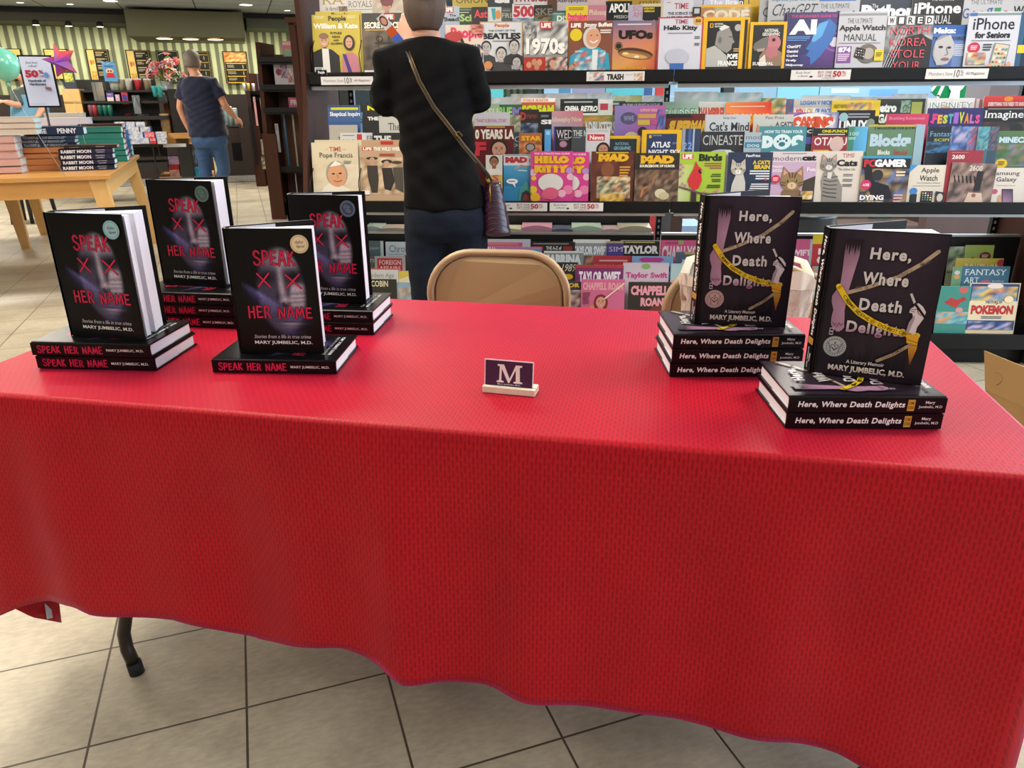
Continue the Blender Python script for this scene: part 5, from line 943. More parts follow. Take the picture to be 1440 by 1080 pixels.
mag('L0', 1335, 1385, 211.5, 'dark red hacker quarterly copy with a white number', '8a2c38', ops(T('2600', .12, .14, .48, .28, 'd8ccd0', .03, True), ('x', .1, .06, .6, 1, .02, 'b06a70'), ('p', [(.3, .7), (.6, .58), (1, .7), (1, .8), (.3, .8)], 'c8b8b0')), layer=.008)
mag('L0', 1336, 1399, 229, 'crinkled brown quarterly with rows of dark shapes and white number', '6a5a54', ops(('n', 0, 0, 1, 1.1, 91, ['8a7468', '3a3030', '5a4a48', 'a08a80'], 9, 8), T('2600', .38, .06, .68, .2, 'cfc6c0', .01, True), *[('l', [(.08 + i * .09, .34), (.12 + i * .09, .5)], .03, '201c1c') for i in range(7)], ('p', [(.58, .2), (.72, .2), (.7, .7), (.56, .7)], '1c181a'), ('p', [(.45, .75), (.75, .75), (.85, 1.15), (.35, 1.15)], 'c4ac9c'), ('e', .58, .82, .05, .05, '8a5a50')), roll=R(2.5), layer=-.008)
mag('L0', 1397, 1450, 236, 'off-white phone manual with a violet handset at the right edge', 'c6c0b8', ops(T('Samsung', .0, .1, .72, .26, '24262a', .01), T('Galaxy', .12, .28, .66, .46, '24262a', .01), T('The Complete Manual', .14, .52, .64, .56, '504e4a', .0), ('e', .12, .72, .08, .08, 'b04870'), ('p', [(.3, .64), (.6, .64), (.66, 1.1), (.36, 1.1)], '3a3040'), ('g', [(.33, .68), (.58, .68), (.63, 1.1), (.38, 1.1)], ['5a3a58', '3a2a48', '8a6a88', 'a08098']), ('e', .28, .95, .05, .14, 'c09078')))
mag('L0', 1437, 1490, 236, 'white and blue magazine cut off by the right picture edge', 'b8c0c8', ops(('p', [(0, 0), (.3, 0), (0, .3)], '3a88c0')), layer=.01)
# ---------------- middle shelf, second row
LB = [('L1', 461, 506, 148, 'blue skeptics magazine with a yellow top stripe', '3a5a8c', ops(('r', .0, .02, 1, .07, '2a4068'), ('r', .1, .08, .95, .17, 'c8c828'), T('Skeptical Inquirer', .06, .24, 1.1, .44, 'e4e8ee', .03, True), ('r', 0, .6, 1, 'H', '30548c'))),
 ('L1', 486, 510, 158, 'light blue magazine slice with thin letters HA', '6a98c0', ops(T('HARVARD', .06, .42, 2.4, .9, '20406a', .0), ('r', 0, 0, 1, .2, '4a88b8'))),
 ('L1', 508, 534, 146, 'black magazine slice with yellow and white letters', '1a1c1e', ops(T('Ne', .3, .12, 1.0, .42, 'd8d820', .06), T('THE', .3, .82, .9, 1.05, 'd8d8d8', .06))),
 ('L1', 533, 575, 163, 'pale grey magazine beside the customer sleeve', 'b8b8b0', ops(T('The Pr', .3, .28, 1.0, .56, '2c2c2c', .0, True), ('l', [(.35, .85), (.6, .7)], .1, 'b83a40'))),
 ('L0', 460, 500, 176, 'grey newsletter leaning askew above the clergyman cover', 'a8a498', ops(T('73', .3, .45, .45, .62, '5a4a40', .02)), 0, .03),
 ('L0', 476, 512, 187, 'white book review issue with a red square', 'c4c4c4', ops(('r', .66, .06, .86, .3, 'b03038'), T('100 Best', .1, .28, .86, .46, '20242a', .03, True), ('x', .1, .1, .6, 1, .03, '707478')), 0, .024),
 ('L0', 509, 524, 187, 'thin white magazine slice lettered FR', 'b8bcc0', ops(T('FR', .3, .3, 1.0, .8, '4a4c50', .0, True)), 0, .024),
 ('L0', 522, 566, 187, 'black magazine with a white condensed title and yellow rim', '1c1e20', ops(T('THE', .05, .1, .6, .38, 'c8c8c8', .05), ('r', 0, .42, 1, .46, 'c8b838')), 0, .022)]
for e in LB:
 e = list(e); lay = e[8] if len(e) > 8 else None
 mag(e[0], *e[1:7], layer=lay)
mag('L1', 667, 723, 177, 'dark red magazine headed with pale capitals YEARS and a forehead portrait', '5a1c20', ops(T('0 YEARS LA', .02, .1, 1.0, .4, 'd8d4c8', .05), ('x', .3, .02, .8, 1, .03, 'b8a030'), ('f', .62, .68, .38, 'c89880', '2a2420', '400f14'), T('F', .0, .48, .3, .9, 'b83040', .06)))
mag('L1', 709, 732, 186, 'slate magazine slice lettered SC PI', '34404a', ops(T('SC', .35, .3, 1.0, .72, 'a8b4bc', .0, True), T('PI', .5, .85, 1.0, 1.2, 'a8b4bc', .0, True)))
mag('L1', 730, 762, 187, 'orange-brown science fiction magazine with a round badge', '9a5a30', ops(T('STAR', .1, .15, .98, .4, 'd8a020', .05), ('n', 0, .45, 1, 1.3, 5, ['a85a38', 'c88a58', '6a3a28']), ('e', .5, .75, .22, .22, '1c1c1c'), ('e', .5, .75, .17, .17, '8a8a8a')))
mag('L1', 766, 775, 182, 'narrow bright blue magazine spine-on slice', '4a90c8', ops(('r', .2, .3, .8, 1.0, '8ac0e0')))
mag('L1', 779, 806, 178, 'black magazine with tall white letters WED and violet edge', '1a1620', ops(('r', 0, 0, .08, 'H', '3a2c78'), T('WED', .12, .22, .98, .75, 'c8c4d0', .0, True), ('x', .3, .8, .8, 1, .04, '8a8a90'), ('e', .5, 1.1, .2, .2, 'a87890')))
mag('L1', 804, 824, 178, 'dark grey magazine slice with pale condensed letters THE', '3a4044', ops(T('THE N', .1, .3, 1.1, .8, 'b8bcc0', .02), ('x', .1, .9, .7, 1, .05, '9a9c9e')))
mag('L1', 822, 858, 181, 'white magazine with a red masthead block and dark hair', 'c0c2c6', ops(T('GOOD COMPANIES', .05, .05, .95, .16, '8a94a0', .0), ('r', .12, .26, .8, .56, 'b82c30'), T('News', .2, .3, .76, .52, 'e8dcdc', .03, True), ('f', .75, .95, .4, 'b88068', '2a1c1c', 'a8a8a8', 1)))
mag('L1', 851, 901, 191, 'yellow-framed dark teal magazine, the smaller of two in this row', '1c2a34', ops(*frame('d4a818', .1), T('NATIONAL', .3, .22, .68, .32, '8ab0bc', .0), T('GEOGRAPHIC', .26, .36, .74, .48, '8ab0bc', .02)))
mag('L1', 903, 959, 182.5, 'yellow-framed navy atlas magazine about the night sky', '26365a', ops(*frame('d4a818', .12), ('r', .18, .16, .24, .25, 'd4a818'), T('NATIONAL', .28, .15, .5, .19, 'b8c0cc', .0), T('ATLAS', .24, .36, .72, .54, 'd8dce6', .04), T('OF THE', .78, .38, .92, .44, 'b8c0cc', .0), T('NIGHT SKY', .18, .6, 1.0, .76, 'd8dce6', .04)))
mag('L1', 957, 986, 181, 'shiny dark blue wrapped magazine with pale and blue vertical strips', '2c3a58', ops(('r', .1, 0, .25, 'H', '8a94a8'), ('r', .4, 0, .55, 'H', '3a5a98'), ('r', .62, 0, .7, 'H', 'a0b0cc'), T('22', .15, .8, .6, 1.2, '8aa8d8', .0)))
mag('L1', 987, 1048, 185, 'charcoal film magazine with thin grey capitals', '26292e', ops(T('CINEASTE', .04, .1, .96, .38, 'b0b4b8', .0), ('e', .5, .75, .4, .25, 'a8acb8'), ('e', .5, .8, .34, .2, '4a5068')))
mag('L1', 1047, 1071, 186, 'pale magazine slice with thin lowercase letters', '9aaab8', ops(T('mod', .1, .18, 1.0, .5, '4a5460', -.005), ('r', .05, .7, 1, 1.1, '3a7a98'), T('DOG', .2, .85, .9, 1.05, 'c0d8e0', .03)))
mag('L1', 1068, 1135, 177.5, 'teal dog training magazine with a paw print inside its title', '42828e', ops(T('HOW TO TRAIN YOUR', .12, .1, .92, .18, 'c8dce0', .03), T('D', .08, .24, .32, .56, 'c8dce0', .12), T('G', .68, .22, .94, .56, 'c8dce0', .12), ('e', .5, .4, .19, .2, 'c8dce0', 24), ('e', .5, .46, .07, .06, '2a6a80'), *[('e', .5 + dx, .34 + dy, .025, .035, '2a6a80', 8) for dx, dy in ((-.09, .05), (-.04, -.01), (.03, -.02), (.09, .03))], ('e', .48, .76, .2, .13, '8a6a40')))
mag('L1', 1133, 1146, 179, 'dark magazine slice with a pale letter C and violet foot', '1c2028', ops(T('C', .2, .3, .9, .8, 'd0d4d8', .02), ('r', 0, 1.3, 1, 2.2, '4a4898')))
mag('L1', 1143, 1193, 180, 'red and black manga magazine with a bald head', '8a2c38', ops(('r', 0, 0, 1, .28, '1c1c1c'), T('ONE-PUNCH', .26, .06, .96, .16, 'c8c020', .04), ('x', .15, .2, .95, 1, .04, 'b0b0b0'), T('OTAKU', .06, .32, .98, .6, 'd8ccd0', .02), ('e', .7, .55, .2, .26, 'c0a8a0'), ('r', .05, .75, .5, .82, 'd0a030')))
mag('L1', 1190, 1221, 178, 'green and light blue magazine slice with number 100', '3a7a68', ops(('g', [(.4, 0), (1, 0), (1, 1.4), (.4, 1.4)], ['4a98a0', '5aa8d8', '5aa8d8', '4a90b8']), T('100', .2, .3, .6, .5, 'b8d8d0', .0), ('x', .15, .6, .5, 2, .04, 'a8ccc0')))
mag('L1', 1223, 1302, 175.5, 'green plastic-wrapped brick fan magazine with pale blue title', '5a7a60', ops(('r', 0, 0, .95, .04, 'b0a048'), T('2 MAGAZINES FOR $19.99', .1, .05, .82, .11, '2a2c10', .03), T('Blocks', .04, .2, .78, .48, 'a8c0d0', .06), T('Blocks', .2, .55, .42, .66, 'd8dcd4', .03), T('blocks', .5, .55, .74, .66, 'a04840', .03), ('n', .1, .7, .8, 1.1, 15, ['7a9a60', 'c8b040', '5a7a60', 'b05a48']), ('r', .84, 0, 1, 'H', '8aa8b8')))
mag('L1', 1305, 1338, 178, 'black fantasy magazine with blue blackletter title', '1c2430', ops(T('Fantasy', .1, .25, 1.1, .6, '6aa0c0', .0, True), T('SCIFI', .3, .62, .95, .78, '9a9a50', .03), ('n', 0, .8, 1, 1.4, 6, ['1c2430', '3a6a98', '28404c'])))
for i, (a, b, c_) in enumerate(((1337, 1363, ['3a5a90', '6a8ac0', 'a8a0c0', '2a3a68']), (1361, 1378, ['4a5a80', '3a70b0', 'b04848', '8a90a8']), (1376, 1392, ['3a6870', '6a9a98', '2a4a60', '3a8aa8']), (1390, 1406, ['34485a', '3a6a80', '8a5a68', '283848']))):
 mag('L1', a, b, 178, ['blue illustrated gadget book, leftmost of four narrow ones', 'blue and red illustrated book, second of four narrow ones', 'teal illustrated book, third of four narrow ones', 'dark teal illustrated book, fourth of four narrow ones'][i], c_[0], ops(('n', 0, 0, 1, 2.6, 100 + i, c_, 5, 9)))
mag('L1', 1402, 1450, 184, 'mossy green block-game magazine with a yellow badge', '4a6a44', ops(T('MINECRAFT', .12, .22, 1.4, .44, 'b0c8d8', .05), ('n', .1, .5, 1, 1.3, 16, ['4a6a44', '6a7a98', '8a6a50', '3a5a38']), ('e', .28, 1.2, .18, .18, 'd0b020'), ('x', .18, 1.12, .38, 3, .03, '3a3010')))
# ---------------- middle shelf, third row
mag('L2', 667, 717, 158, 'white magazine with thin pink capitals and two dark eyebrows', 'b4b4bc', ops(T('TWAIT SURVIVAL STORY', .04, .22, .92, .34, 'a04870', .01), ('e', .3, .62, .14, .09, '1c1c20'), ('e', .82, .6, .13, .09, '1c1c20')))
mag('L2', 712, 732, 162, 'pale yellow magazine slice with a drawn skull', '8a8a68', ops(('n', 0, 0, 1, 1.4, 7, ['a0a078', '5a6050', 'b8b0a0', '707a60'], 5, 6)))
mag('L2', 730, 758, 154, 'dark magazine with an ornate red capital D', '241a1a', ops(T('D', .05, .15, .35, .65, 'a03028', .05, True), T('ragon', .4, .3, .98, .62, '7a2c24', .03), ('n', 0, .8, 1, 1.5, 7, ['1c2c48', '24304a', '8898b0'], 6, 4)))
mag('L2', 757, 776, 157, 'black magazine slice with white letter S', '15171a', ops(T('SI', .2, .7, .98, 1.1, 'd8dadc', .05), ('x', .2, .3, .8, 2, .06, '7a8a98')))
mag('L2', 771, 820, 156, 'dusty rose philosophy magazine with pale yellow title', 'b07c84', ops(('g', [(0, 0), (1, 0), (1, .8), (0, .8)], ['b88890', 'b86068', '9a8a98', '8aa0b8']), T('Philosophy Now', .04, .2, .96, .42, 'd8cca0', .0, True)))
mag('L2', 817, 867, 162, 'orange-green magazine with condensed pale blue capitals', '8a6a38', ops(('n', 0, 0, 1, .3, 8, ['a87838', '5a7a48', 'b88a40']), T('ADBUSTERS', .1, .22, .98, .62, 'b0c4d0', .03), ('r', 0, .7, 1, .75, '6a7a8a')))
mag('L2', 865, 936, 148.5, 'purple wrestling magazine with yellow headline blocks', '7a68a0', ops(('g', [(0, 0), (1, 0), (1, .9), (0, .9)], ['7a78b0', 'a85898', '8a4890', '6a5a98']), ('e', .28, .3, .17, .15, '4a4868'), T('WWE', .18, .24, .38, .36, '8a88a8', .02), ('r', .5, .06, .82, .16, 'a8608a'), T('SUPPORT ISSUE', .5, .08, .84, .14, 'd8a0b0', .03), ('r', .46, .2, .82, .3, 'b88c48'), ('r', .46, .34, .7, .46, 'b8a040'), ('r', .72, .34, .84, .46, 'a84878'), ('n', .84, .1, 1, .7, 9, ['4a3a78', 'b05a98', '3a68a0']), ('e', .56, .62, .09, .12, '2c2024'), ('e', .34, .76, .14, .14, 'b0a890'), ('e', .82, .68, .1, .08, '201c20')))
mag('L2', 936.5, 992, 160, 'dark red comic magazine with yellow slanted block title', '5a1c1c', ops(('p', [(.0, 0), (.6, 0), (.7, .12), (0, .14)], '16181a'), T('SUPERMAN', .06, .2, 1.05, .6, 'c09828', .08, shear=.15)))
mag('L2', 992.5, 1056, 161, 'pale grey feline psychology magazine with plain dark title', 'b6bec6', ops(T('Inside Your', .4, .06, .68, .12, '303840', .0), T("Cat's Mind", .1, .2, .98, .44, '22282e', .02), ('x', .25, .52, .75, 1, .025, '8a9298')))
mag('L2', 1060, 1116, 161, 'pale magazine with orange cat ears under a small paw title', 'b8bcb8', ops(T('Paw Print', .3, .05, .76, .14, '2c3438', .0), T("A CAT'S", .56, .22, 1.0, .36, '34383c', .03), ('c', .28, .62, .44, 'c08858', '8a5a38', 'd8c0a0')))
mag('L2', 1110, 1180, 158, 'comic magazine with arched orange GAMING lettering', '3a4a88', ops(('n', 0, 0, 1, .9, 23, ['c8c8d0', '3a5aa0', '8a4a90', 'b0c0d0', '4a3a80'], 9, 5), ('e', .48, .22, .46, .2, 'd8d8dc'), T('GAMING', .08, .1, .9, .38, 'c84c28', .12), ('r', .3, .5, .8, .62, '3a98b8')))
mag('L2', 1178, 1232, 155, 'black computing magazine with bold white LINUX title', '16181c', ops(('x', .3, .1, .9, 2, .05, '8a90a0'), T('LINUX', .08, .32, .84, .64, 'dcdee2', .05), ('e', .18, .22, .12, .14, '8ab0b8'), ('e', .9, .45, .12, .18, '7a8a78')))
mag('L2', 1247, 1306, 160, 'plain crimson business weekly with small pale title', 'a02c4c', ops(('g', [(0, 0), (1, 0), (1, .6), (0, .6)], ['b03a5c', 'c04060', 'b8305a', '98284a']), T('Bloomberg Businessweek', .06, .08, .92, .2, 'c88098', .02), ('x', .7, .3, .86, 1, .04, 'c87890')))
mag('L2', 1305, 1384, 152, 'indigo festival magazine with rainbow hand-drawn capitals', '2e2c62', ops(*[T(c, .1 + i * .095, .12 + .03 * math.sin(i), .185 + i * .095, .34, col, .06) for i, (c, col) in enumerate(zip('FESTIVALS', ('c83a78', 'd0a030', 'b0c048', '48a0a8', '9060c0', 'b0c048', 'd08030', 'b068b0', 'c8508a')))], *[T(c, .24 + i * .115, .4, .345 + i * .115, .62, col, .06) for i, (c, col) in enumerate(zip('WORLD', ('c8a030', '9060c0', 'c87080', 'a8c0c0', 'a04aa0')))], ('e', .08, .3, .025, .025, 'c83a78', 8), ('e', .9, .24, .03, .03, 'b04080', 8)))
mag('L2', 1384, 1450, 150, 'black fantasy-art magazine with large white lowercase title', '1a1718', ops(('x', .1, .04, .9, 1, .03, '7a7a7a'), T('Imagine', .04, .1, .88, .36, 'd8dade', .01, True), ('n', .0, .4, 1, .9, 24, ['2a2424', '4a3a34', '3a2c28', '202428'], 8, 5), T('DOOM', .03, .56, .4, .72, 'a8aaac', .03), ('e', .76, .6, .14, .16, '1c2018')))
# ---------------- middle shelf, fourth row
mag('L3', 664, 702, 146, 'pale green nature magazine with lime title letters', '8a9c80', ops(T('PATHS', .2, .2, 1.1, .6, 'b8cc98', .0, True), ('n', 0, 0, .3, 1, 3, ['6a7a5a', 'b8c0a8'])))
mag('L3', 699, 734, 147, 'green horror magazine with hand-drawn letters', '2c5a34', ops(T('RUE', .08, .12, .6, .6, '88b868', .04), T('M', .62, .12, .98, .6, '7a68a8', .04)))
mag('L3', 733, 781, 138, 'horror magazine with a dripping lime yellow title', 'a8502c', ops(('r', 0, 0, 1, .14, 'd0c8c0'), T('HORROR MONSTER', .05, .02, .8, .12, 'c87030', .04), T('SCREAM', .02, .24, .96, .62, 'b8cc20', .06), ('r', 0, .62, 1, 'H', '1a1614')))
mag('L3', 788, 841, 139, 'white and black retro cinema magazine', '1c201e', ops(('r', 0, .45, 1, .8, 'b8c0b8'), ('x', .1, .08, .9, 1, .04, '9aa09c'), T('CINEMA', .12, .22, .5, .4, 'd8dcd8', .05), T('RETRO', .54, .22, .98, .4, 'd8dcd8', .05, shear=.15), ('n', .1, .8, 1, 1.2, 7, ['7aa048', 'a8b8a8'])))
mag('L3', 840, 862, 140, 'white magazine slice with small red figure', 'b8bcb8', ops(('r', .2, .3, .7, .8, 'a83848')))
mag('L3', 848, 880, 142, 'dark green magazine with a red arc emblem', '3a4a40', ops(('o', .7, .7, .28, .42, 'b03038', 22), ('r', .1, .1, .7, .2, '9aa09c')))
mag('L3', 872, 932, 143.5, 'black magazine with a line of small white capitals', '1c1c22', ops(T('100 YEARS OF SPORTS & CULTURE', .06, .04, .94, .12, 'a8a8ac', .02), ('r', 0, .2, 1, .3, '8a4878')))
mag('L3', 934, 983, 143, 'pale green thriller magazine with outlined letters SHUDDER', '90a898', ops(T('SHUDDER', .02, .22, 1.0, .72, '4a8468', .06), T('SHUDDER', .04, .26, 1.0, .7, 'b8c4b8', .0)))
mag('L3', 978, 1022, 143, 'white comic magazine with red outlined lettering and a pin-up head', 'c0c0b8', ops(('e', .06, .35, .12, .2, '3a2018'), ('e', .06, .4, .07, .12, 'c89878'), T('VAMPIRELLA', .18, .22, 1.2, .72, 'b84838', .06)))
mag('L3', 1021, 1085, 143.5, 'bright orange-red video magazine with yellow title', 'c84a28', ops(('g', [(0, 0), (1, 0), (1, .3), (0, .3)], ['d88a48', 'c83a28', 'c83a28', 'd87a40']), ('x', .1, .1, .9, 1, .03, 'e0b8a0'), T('VIDEOSCOPE', .1, .3, .96, .62, 'd8a828', .04)))
mag('L3', 1070, 1106, 138, 'green and orange cartoon magazine slice', '4a7a50', ops(('n', 0, 0, 1, .9, 26, ['c86838', '3a7a60', 'c8c0a8', 'a8983a', '3a5a4a'], 6, 5)))
mag('L3', 1105, 1182, 139, 'kids magazine with rows of red, yellow and blue headline words', 'b8b0a8', ops(('n', 0, .0, .16, .8, 3, ['7a5a4a', '3a5a90']), T('LOGAN V NICKJR', .28, .04, .94, .16, '3a78b8', .05), ('r', .18, .2, .96, .34, 'd8d8d8'), T('WIN', .2, .21, .34, .33, 'b83038', .05), T('LOL', .36, .21, .54, .33, 'c8a020', .05), T('OR WACKER', .56, .21, .92, .33, '3a68b0', .05), ('r', .2, .38, .9, .42, '8a3a70')))
mag('L3', 1170, 1238, 141, 'yellow children magazine with small cartoon crowd', 'd0b430', ops(('n', .3, .06, .85, .34, 29, ['d0b430', 'b08828', '4a6aa0', 'c87850', 'd8c868'], 9, 4), T('GREAT NEWS!', .04, .1, .3, .2, '7a7020', .03), ('r', 0, .4, 1, .6, '1c2028')))
mag('L3', 1234, 1302, 139, 'black and white retro gaming magazine with a yellow panel', '2c3430', ops(T('retro', .0, .12, .42, .34, 'd8dcd8', .06), T('GAMER', .04, .38, .66, .62, 'd8dcd8', .06), ('r', .72, .08, .94, .7, '98a050'), ('n', .5, .04, .7, .35, 8, ['3a6a48', '9aa8a0'])))
mag('L3', 1305, 1372, 138, 'white magazine with outlined capitals behind yellow cartoon heads', 'b8b8b0', ops(('r', .0, .0, 1, .3, 'd0d0cc'), T('INFINITY', .04, .08, .98, .3, 'eceae4', .08), T('INFINITY', .06, .1, .96, .28, '8a9a98', .0), ('e', .4, .34, .16, .13, 'd0a050'), ('e', .3, .44, .1, .1, 'd8a840'), ('e', .52, .44, .1, .1, 'c89048'), ('e', .8, .36, .12, .12, '8a7a48')))
mag('L3', 1384, 1450, 135, 'red magazine with white headline strip and orange rules', 'b83430', ops(('e', .52, .08, .1, .07, 'c8802c'), T('EVERYTHING YOU NEED TO KNOW ABOUT', .1, .16, 1.1, .26, 'e0d4d0', .04), ('r', .08, .32, 1, .36, 'd08030'), T('SOULS', .1, .4, .8, .6, 'e0c070', .05)))
mag('L3', 1370, 1392, 139, 'thin red and white magazine edges behind the crimson headline issue', 'c08080', ops(('r', .3, 0, .5, 'H', 'e0d8d8'), ('r', .7, 0, .8, 'H', 'e8e0e0')), layer=.02)
# ---------------- middle shelf, last row: plastic-bagged issues seen by their tops
random.seed(12)
BAG = [(545, 600, 133, '9ab8c0', 'pale blue bagged magazine left of the customer'), (664, 720, 137, 'd0d4d0', 'white bagged magazine right of the customer elbow'), (718, 770, 132, 'd8c8b8', 'cream bagged magazine with orange edge above the dripping title'), (768, 825, 131, 'd4ccc8', 'off-white bagged magazine above the rose philosophy issue'), (826, 862, 130, 'cfd8d8', 'thin white bagged magazine above the red arc emblem'), (862, 905, 134, 'b8c078', 'yellow-green bagged magazine above the purple wrestling issue'), (903, 934, 134, 'c0c8c8', 'grey-white bagged magazine left of the slotted upright'), (948, 1010, 129, 'bcd0cc', 'crinkled clear-bagged magazine right of the slotted upright'), (1008, 1074, 130, '98c4cc', 'turquoise bagged magazine above the orange-red video title'), (1128, 1196, 134, 'e0e4e4', 'bright white bagged magazine above the kids headlines'), (1194, 1262, 136, 'd8c4c8', 'pinkish white bagged magazine above the yellow children issue'), (1258, 1306, 132, 'd4e0e4', 'white bagged magazine above the retro gaming title')]
for i, (a, b, y, c_, lb) in enumerate(BAG):
 mag('L4', a, b, y, lb, c_, ops(('n', 0, 0, 1, .5, 200 + i, [c_, 'e4e8e8', c_, 'b0c4c8'], 8, 4)), roll=random.uniform(-.01, .01))
# ---------------- bottom shelf
mag('B0', 514, 558, 392, 'black and cream politics magazine with condensed capitals', '2a2a22', ops(T('JACOBIN', .0, .06, .72, .34, 'c8c0a0', .02), ('r', 0, .5, .8, .54, 'b8a880'), ('r', 0, .6, .7, .63, 'b8a880')), cat='magazine')
mag('B0', 554, 580, 397, 'pale blue-grey magazine showing brown standing figures', '7a94a4', ops(('n', .2, .3, 1, 1.8, 31, ['8aa0ac', '9a7a60', '6a8494', 'b0a090'], 5, 7)))
mag('B1', 510, 560, 377, 'white magazine with thin grey serif title and red spine', 'b8b8b4', ops(T('Modern Age', .1, .16, .88, .36, '6a6c6c', .0, True), ('r', 0, 0, 1, .04, 'a83c40')))
mag('B1', 560, 586, 381, 'mustard and cream magazine leaning by the customer leg', 'c0a848', ops(('p', [(0, .6), (1, .2), (1, 1.5), (0, 1.5)], 'c8c0a0')), roll=-.05)
mag('B2', 527, 570, 360, 'grey-framed journal with a red title block', 'a0a0a0', ops(('r', .08, .08, .9, 'H', 'b03030'), T('FOREIGN', .14, .16, .86, .34, 'e0dcd8', .0, True), T('AFFAIRS', .14, .4, .84, .58, 'e0dcd8', .0, True)))
mag('B2', 569, 590, 359, 'black magazine slice with red and white letters by the customer leg', '17181a', ops(T('Con', .1, .08, .7, .3, 'b03038', .0, True), T('TH', .2, .4, 1.0, .8, 'd8d8d8', .06)))
mag('B2', 508, 528, 361, 'dark grey magazine slice left of the grey-framed journal', '5a6058', ops(T('an', .2, .2, .9, .5, 'a8a8a0', .02)))
mag('B3', 512, 539, 338.5, 'dark teal magazine with faint lettering, leftmost visible', '4a6064', ops(('r', .85, 0, 1, 'H', 'b0c0c4'), T('paper', .3, .4, .8, .6, '9aa8a8', .0, True)))
mag('B3', 542, 584, 340, 'white newspaper-like magazine with large thin serif title', 'b8c4c8', ops(T('Chronicle', .12, .14, 1.1, .42, '5a666c', .0, True), ('x', .1, .5, .9, 1, .02, '8a9498'), ('e', .5, .75, .14, .1, 'b07848')))
mag('B3', 618, 642, 336, 'colourful children magazine seen between the customer legs', 'a8b0a8', ops(T('DIS', .2, .1, .98, .4, '4a7aa0', .02), ('n', 0, .45, 1, 2, 35, ['c8c080', '88a8a8', 'b87858', 'd0ccb8'], 5, 8)))
mag('B3', 676, 746, 336, 'pink bagged music magazine headed with white condensed capitals', 'c0bcc4', ops(('r', .08, .08, .84, 'H', 'c85c88'), T('CHAPPELL ROAN', .12, .18, .82, .5, 'e4dce4', .04), ('x', .14, .1, .8, 1, .03, 'd88a60')))
mag('B2', 697, 762, 347, 'blue and lime magazine with small white capitals above the tan chair', '3a90b8', ops(T('THE ULTIMATE', .4, .14, .96, .28, 'd0e0e8', .04), ('e', .2, .2, .16, .1, 'b8c838'), ('r', 0, 0, 1, .05, 'b06a98')))
mag('B3', 745, 809, 340, 'black A to Z magazine with red capitals', '1a1818', ops(('x', .08, .04, .9, 1, .03, '8a8a88'), T('THE A-Z of', .36, .12, .7, .22, 'c8c8c4', .04), ('r', .06, .12, .3, .24, '8a2c30'), ('r', .74, .12, .94, .24, '8a2c30'), T('TAYLOR', .2, .3, .96, .62, 'a83c30', .02, True)))
mag('B2', 765, 821, 353, 'grey wrapped magazine with outlined white name capitals', '7a8284', ops(('r', 0, 0, 1, .06, 'c8ccc8'), T('SABRINA', .04, .1, .94, .42, 'd0d8d8', .06)))
mag('B1', 780, 812, 369, 'black magazine with white handwriting and a gold disc', '26241c', ops(T('1989', .3, .1, .9, .5, 'b8b8a8', .0, shear=.2), ('e', .6, .8, .22, .16, 'b89028')))
mag('B0', 797, 820, 396, 'dark slice with yellow letters OR next to the chair back', '2a2c3a', ops(T('OR', .1, .12, .8, .42, 'c8a020', .04), ('n', 0, .6, 1, 2, 36, ['7a3a44', '3a3840', 'b8a8a0'], 4, 6)))
mag('B3', 806, 858, 337, 'white-topped magazine with white capitals on grey', '8a9094', ops(('r', 0, 0, 1, .12, 'd8dcd8'), T('TAYLOR SWIFT', .0, .22, .96, .52, 'e0e4e4', .05)))
mag('B2', 822, 892, 360, 'red headline magazine with a curly hair portrait at its left', 'b0343c', ops(('n', .0, .0, .18, .5, 37, ['8a5a48', 'b08068', '5a3a30'], 3, 4), T('TAYLOR SWIFT', .2, .22, .98, .42, 'd89090', .0, True), ('x', .3, .1, .9, 1, .04, 'd8a0a0')))
mag('B1', 809, 877, 372.5, 'purple and red magazine with heavy white name capitals', '6a2c5c', ops(('r', 0, 0, 1, .08, 'a03038'), T('TAYLOR SWIFT', .08, .16, .94, .46, 'd8ccd8', .05), ('n', 0, .5, 1, 1.2, 38, ['6a2c68', '8a3c78', '4a2450'])))
mag('B0', 817.5, 879, 392.5, 'pink wrapped magazine with a performer in a curly wig', 'b85c80', ops(T('CHAPPELL ROAN', .04, .08, .96, .28, 'cc9098', .05), ('f', .46, .58, .24, 'c08878', '6a2c20', '505870', 1), ('e', .25, .75, .07, .07, 'b87838'), ('n', .3, .8, .75, 1.2, 39, ['505870', '8a8a98', 'a86878']), ('x', .04, .34, .22, 6, .03, '7a3a50'), ('l', [(.55, .5), (.98, .1)], .03, 'd8c8b0')))
mag('B3', 853, 877, 339, 'violet magazine slice with pale serif letters', '4a3a80', ops(T('SIM', .15, .4, .98, .75, 'c0b8d0', .0, True), ('r', 0, 0, 1, .14, 'a89868')))
mag('B3', 873, 929, 338, 'black magazine with heavy white serif capitals in two lines', '16171a', ops(('x', .1, .04, .9, 1, .04, 'a8a060'), T('TAYLOR', .04, .16, .96, .42, 'dcdcd8', .06, True), T('SWIFT', .1, .5, .86, .76, 'dcdcd8', .06, True), *frame('b8b8a8', .02)))
mag('B2', 889, 947, 360, 'light blue magazine with a magenta ribbon', '7aa4c8', ops(('p', [(.16, .1), (.25, .04), (.7, .04), (.78, .1), (.7, .18), (.25, .18)], 'b83c88'), T('THIS IS THE', .04, .3, .98, .46, '3a4a78', .04)))
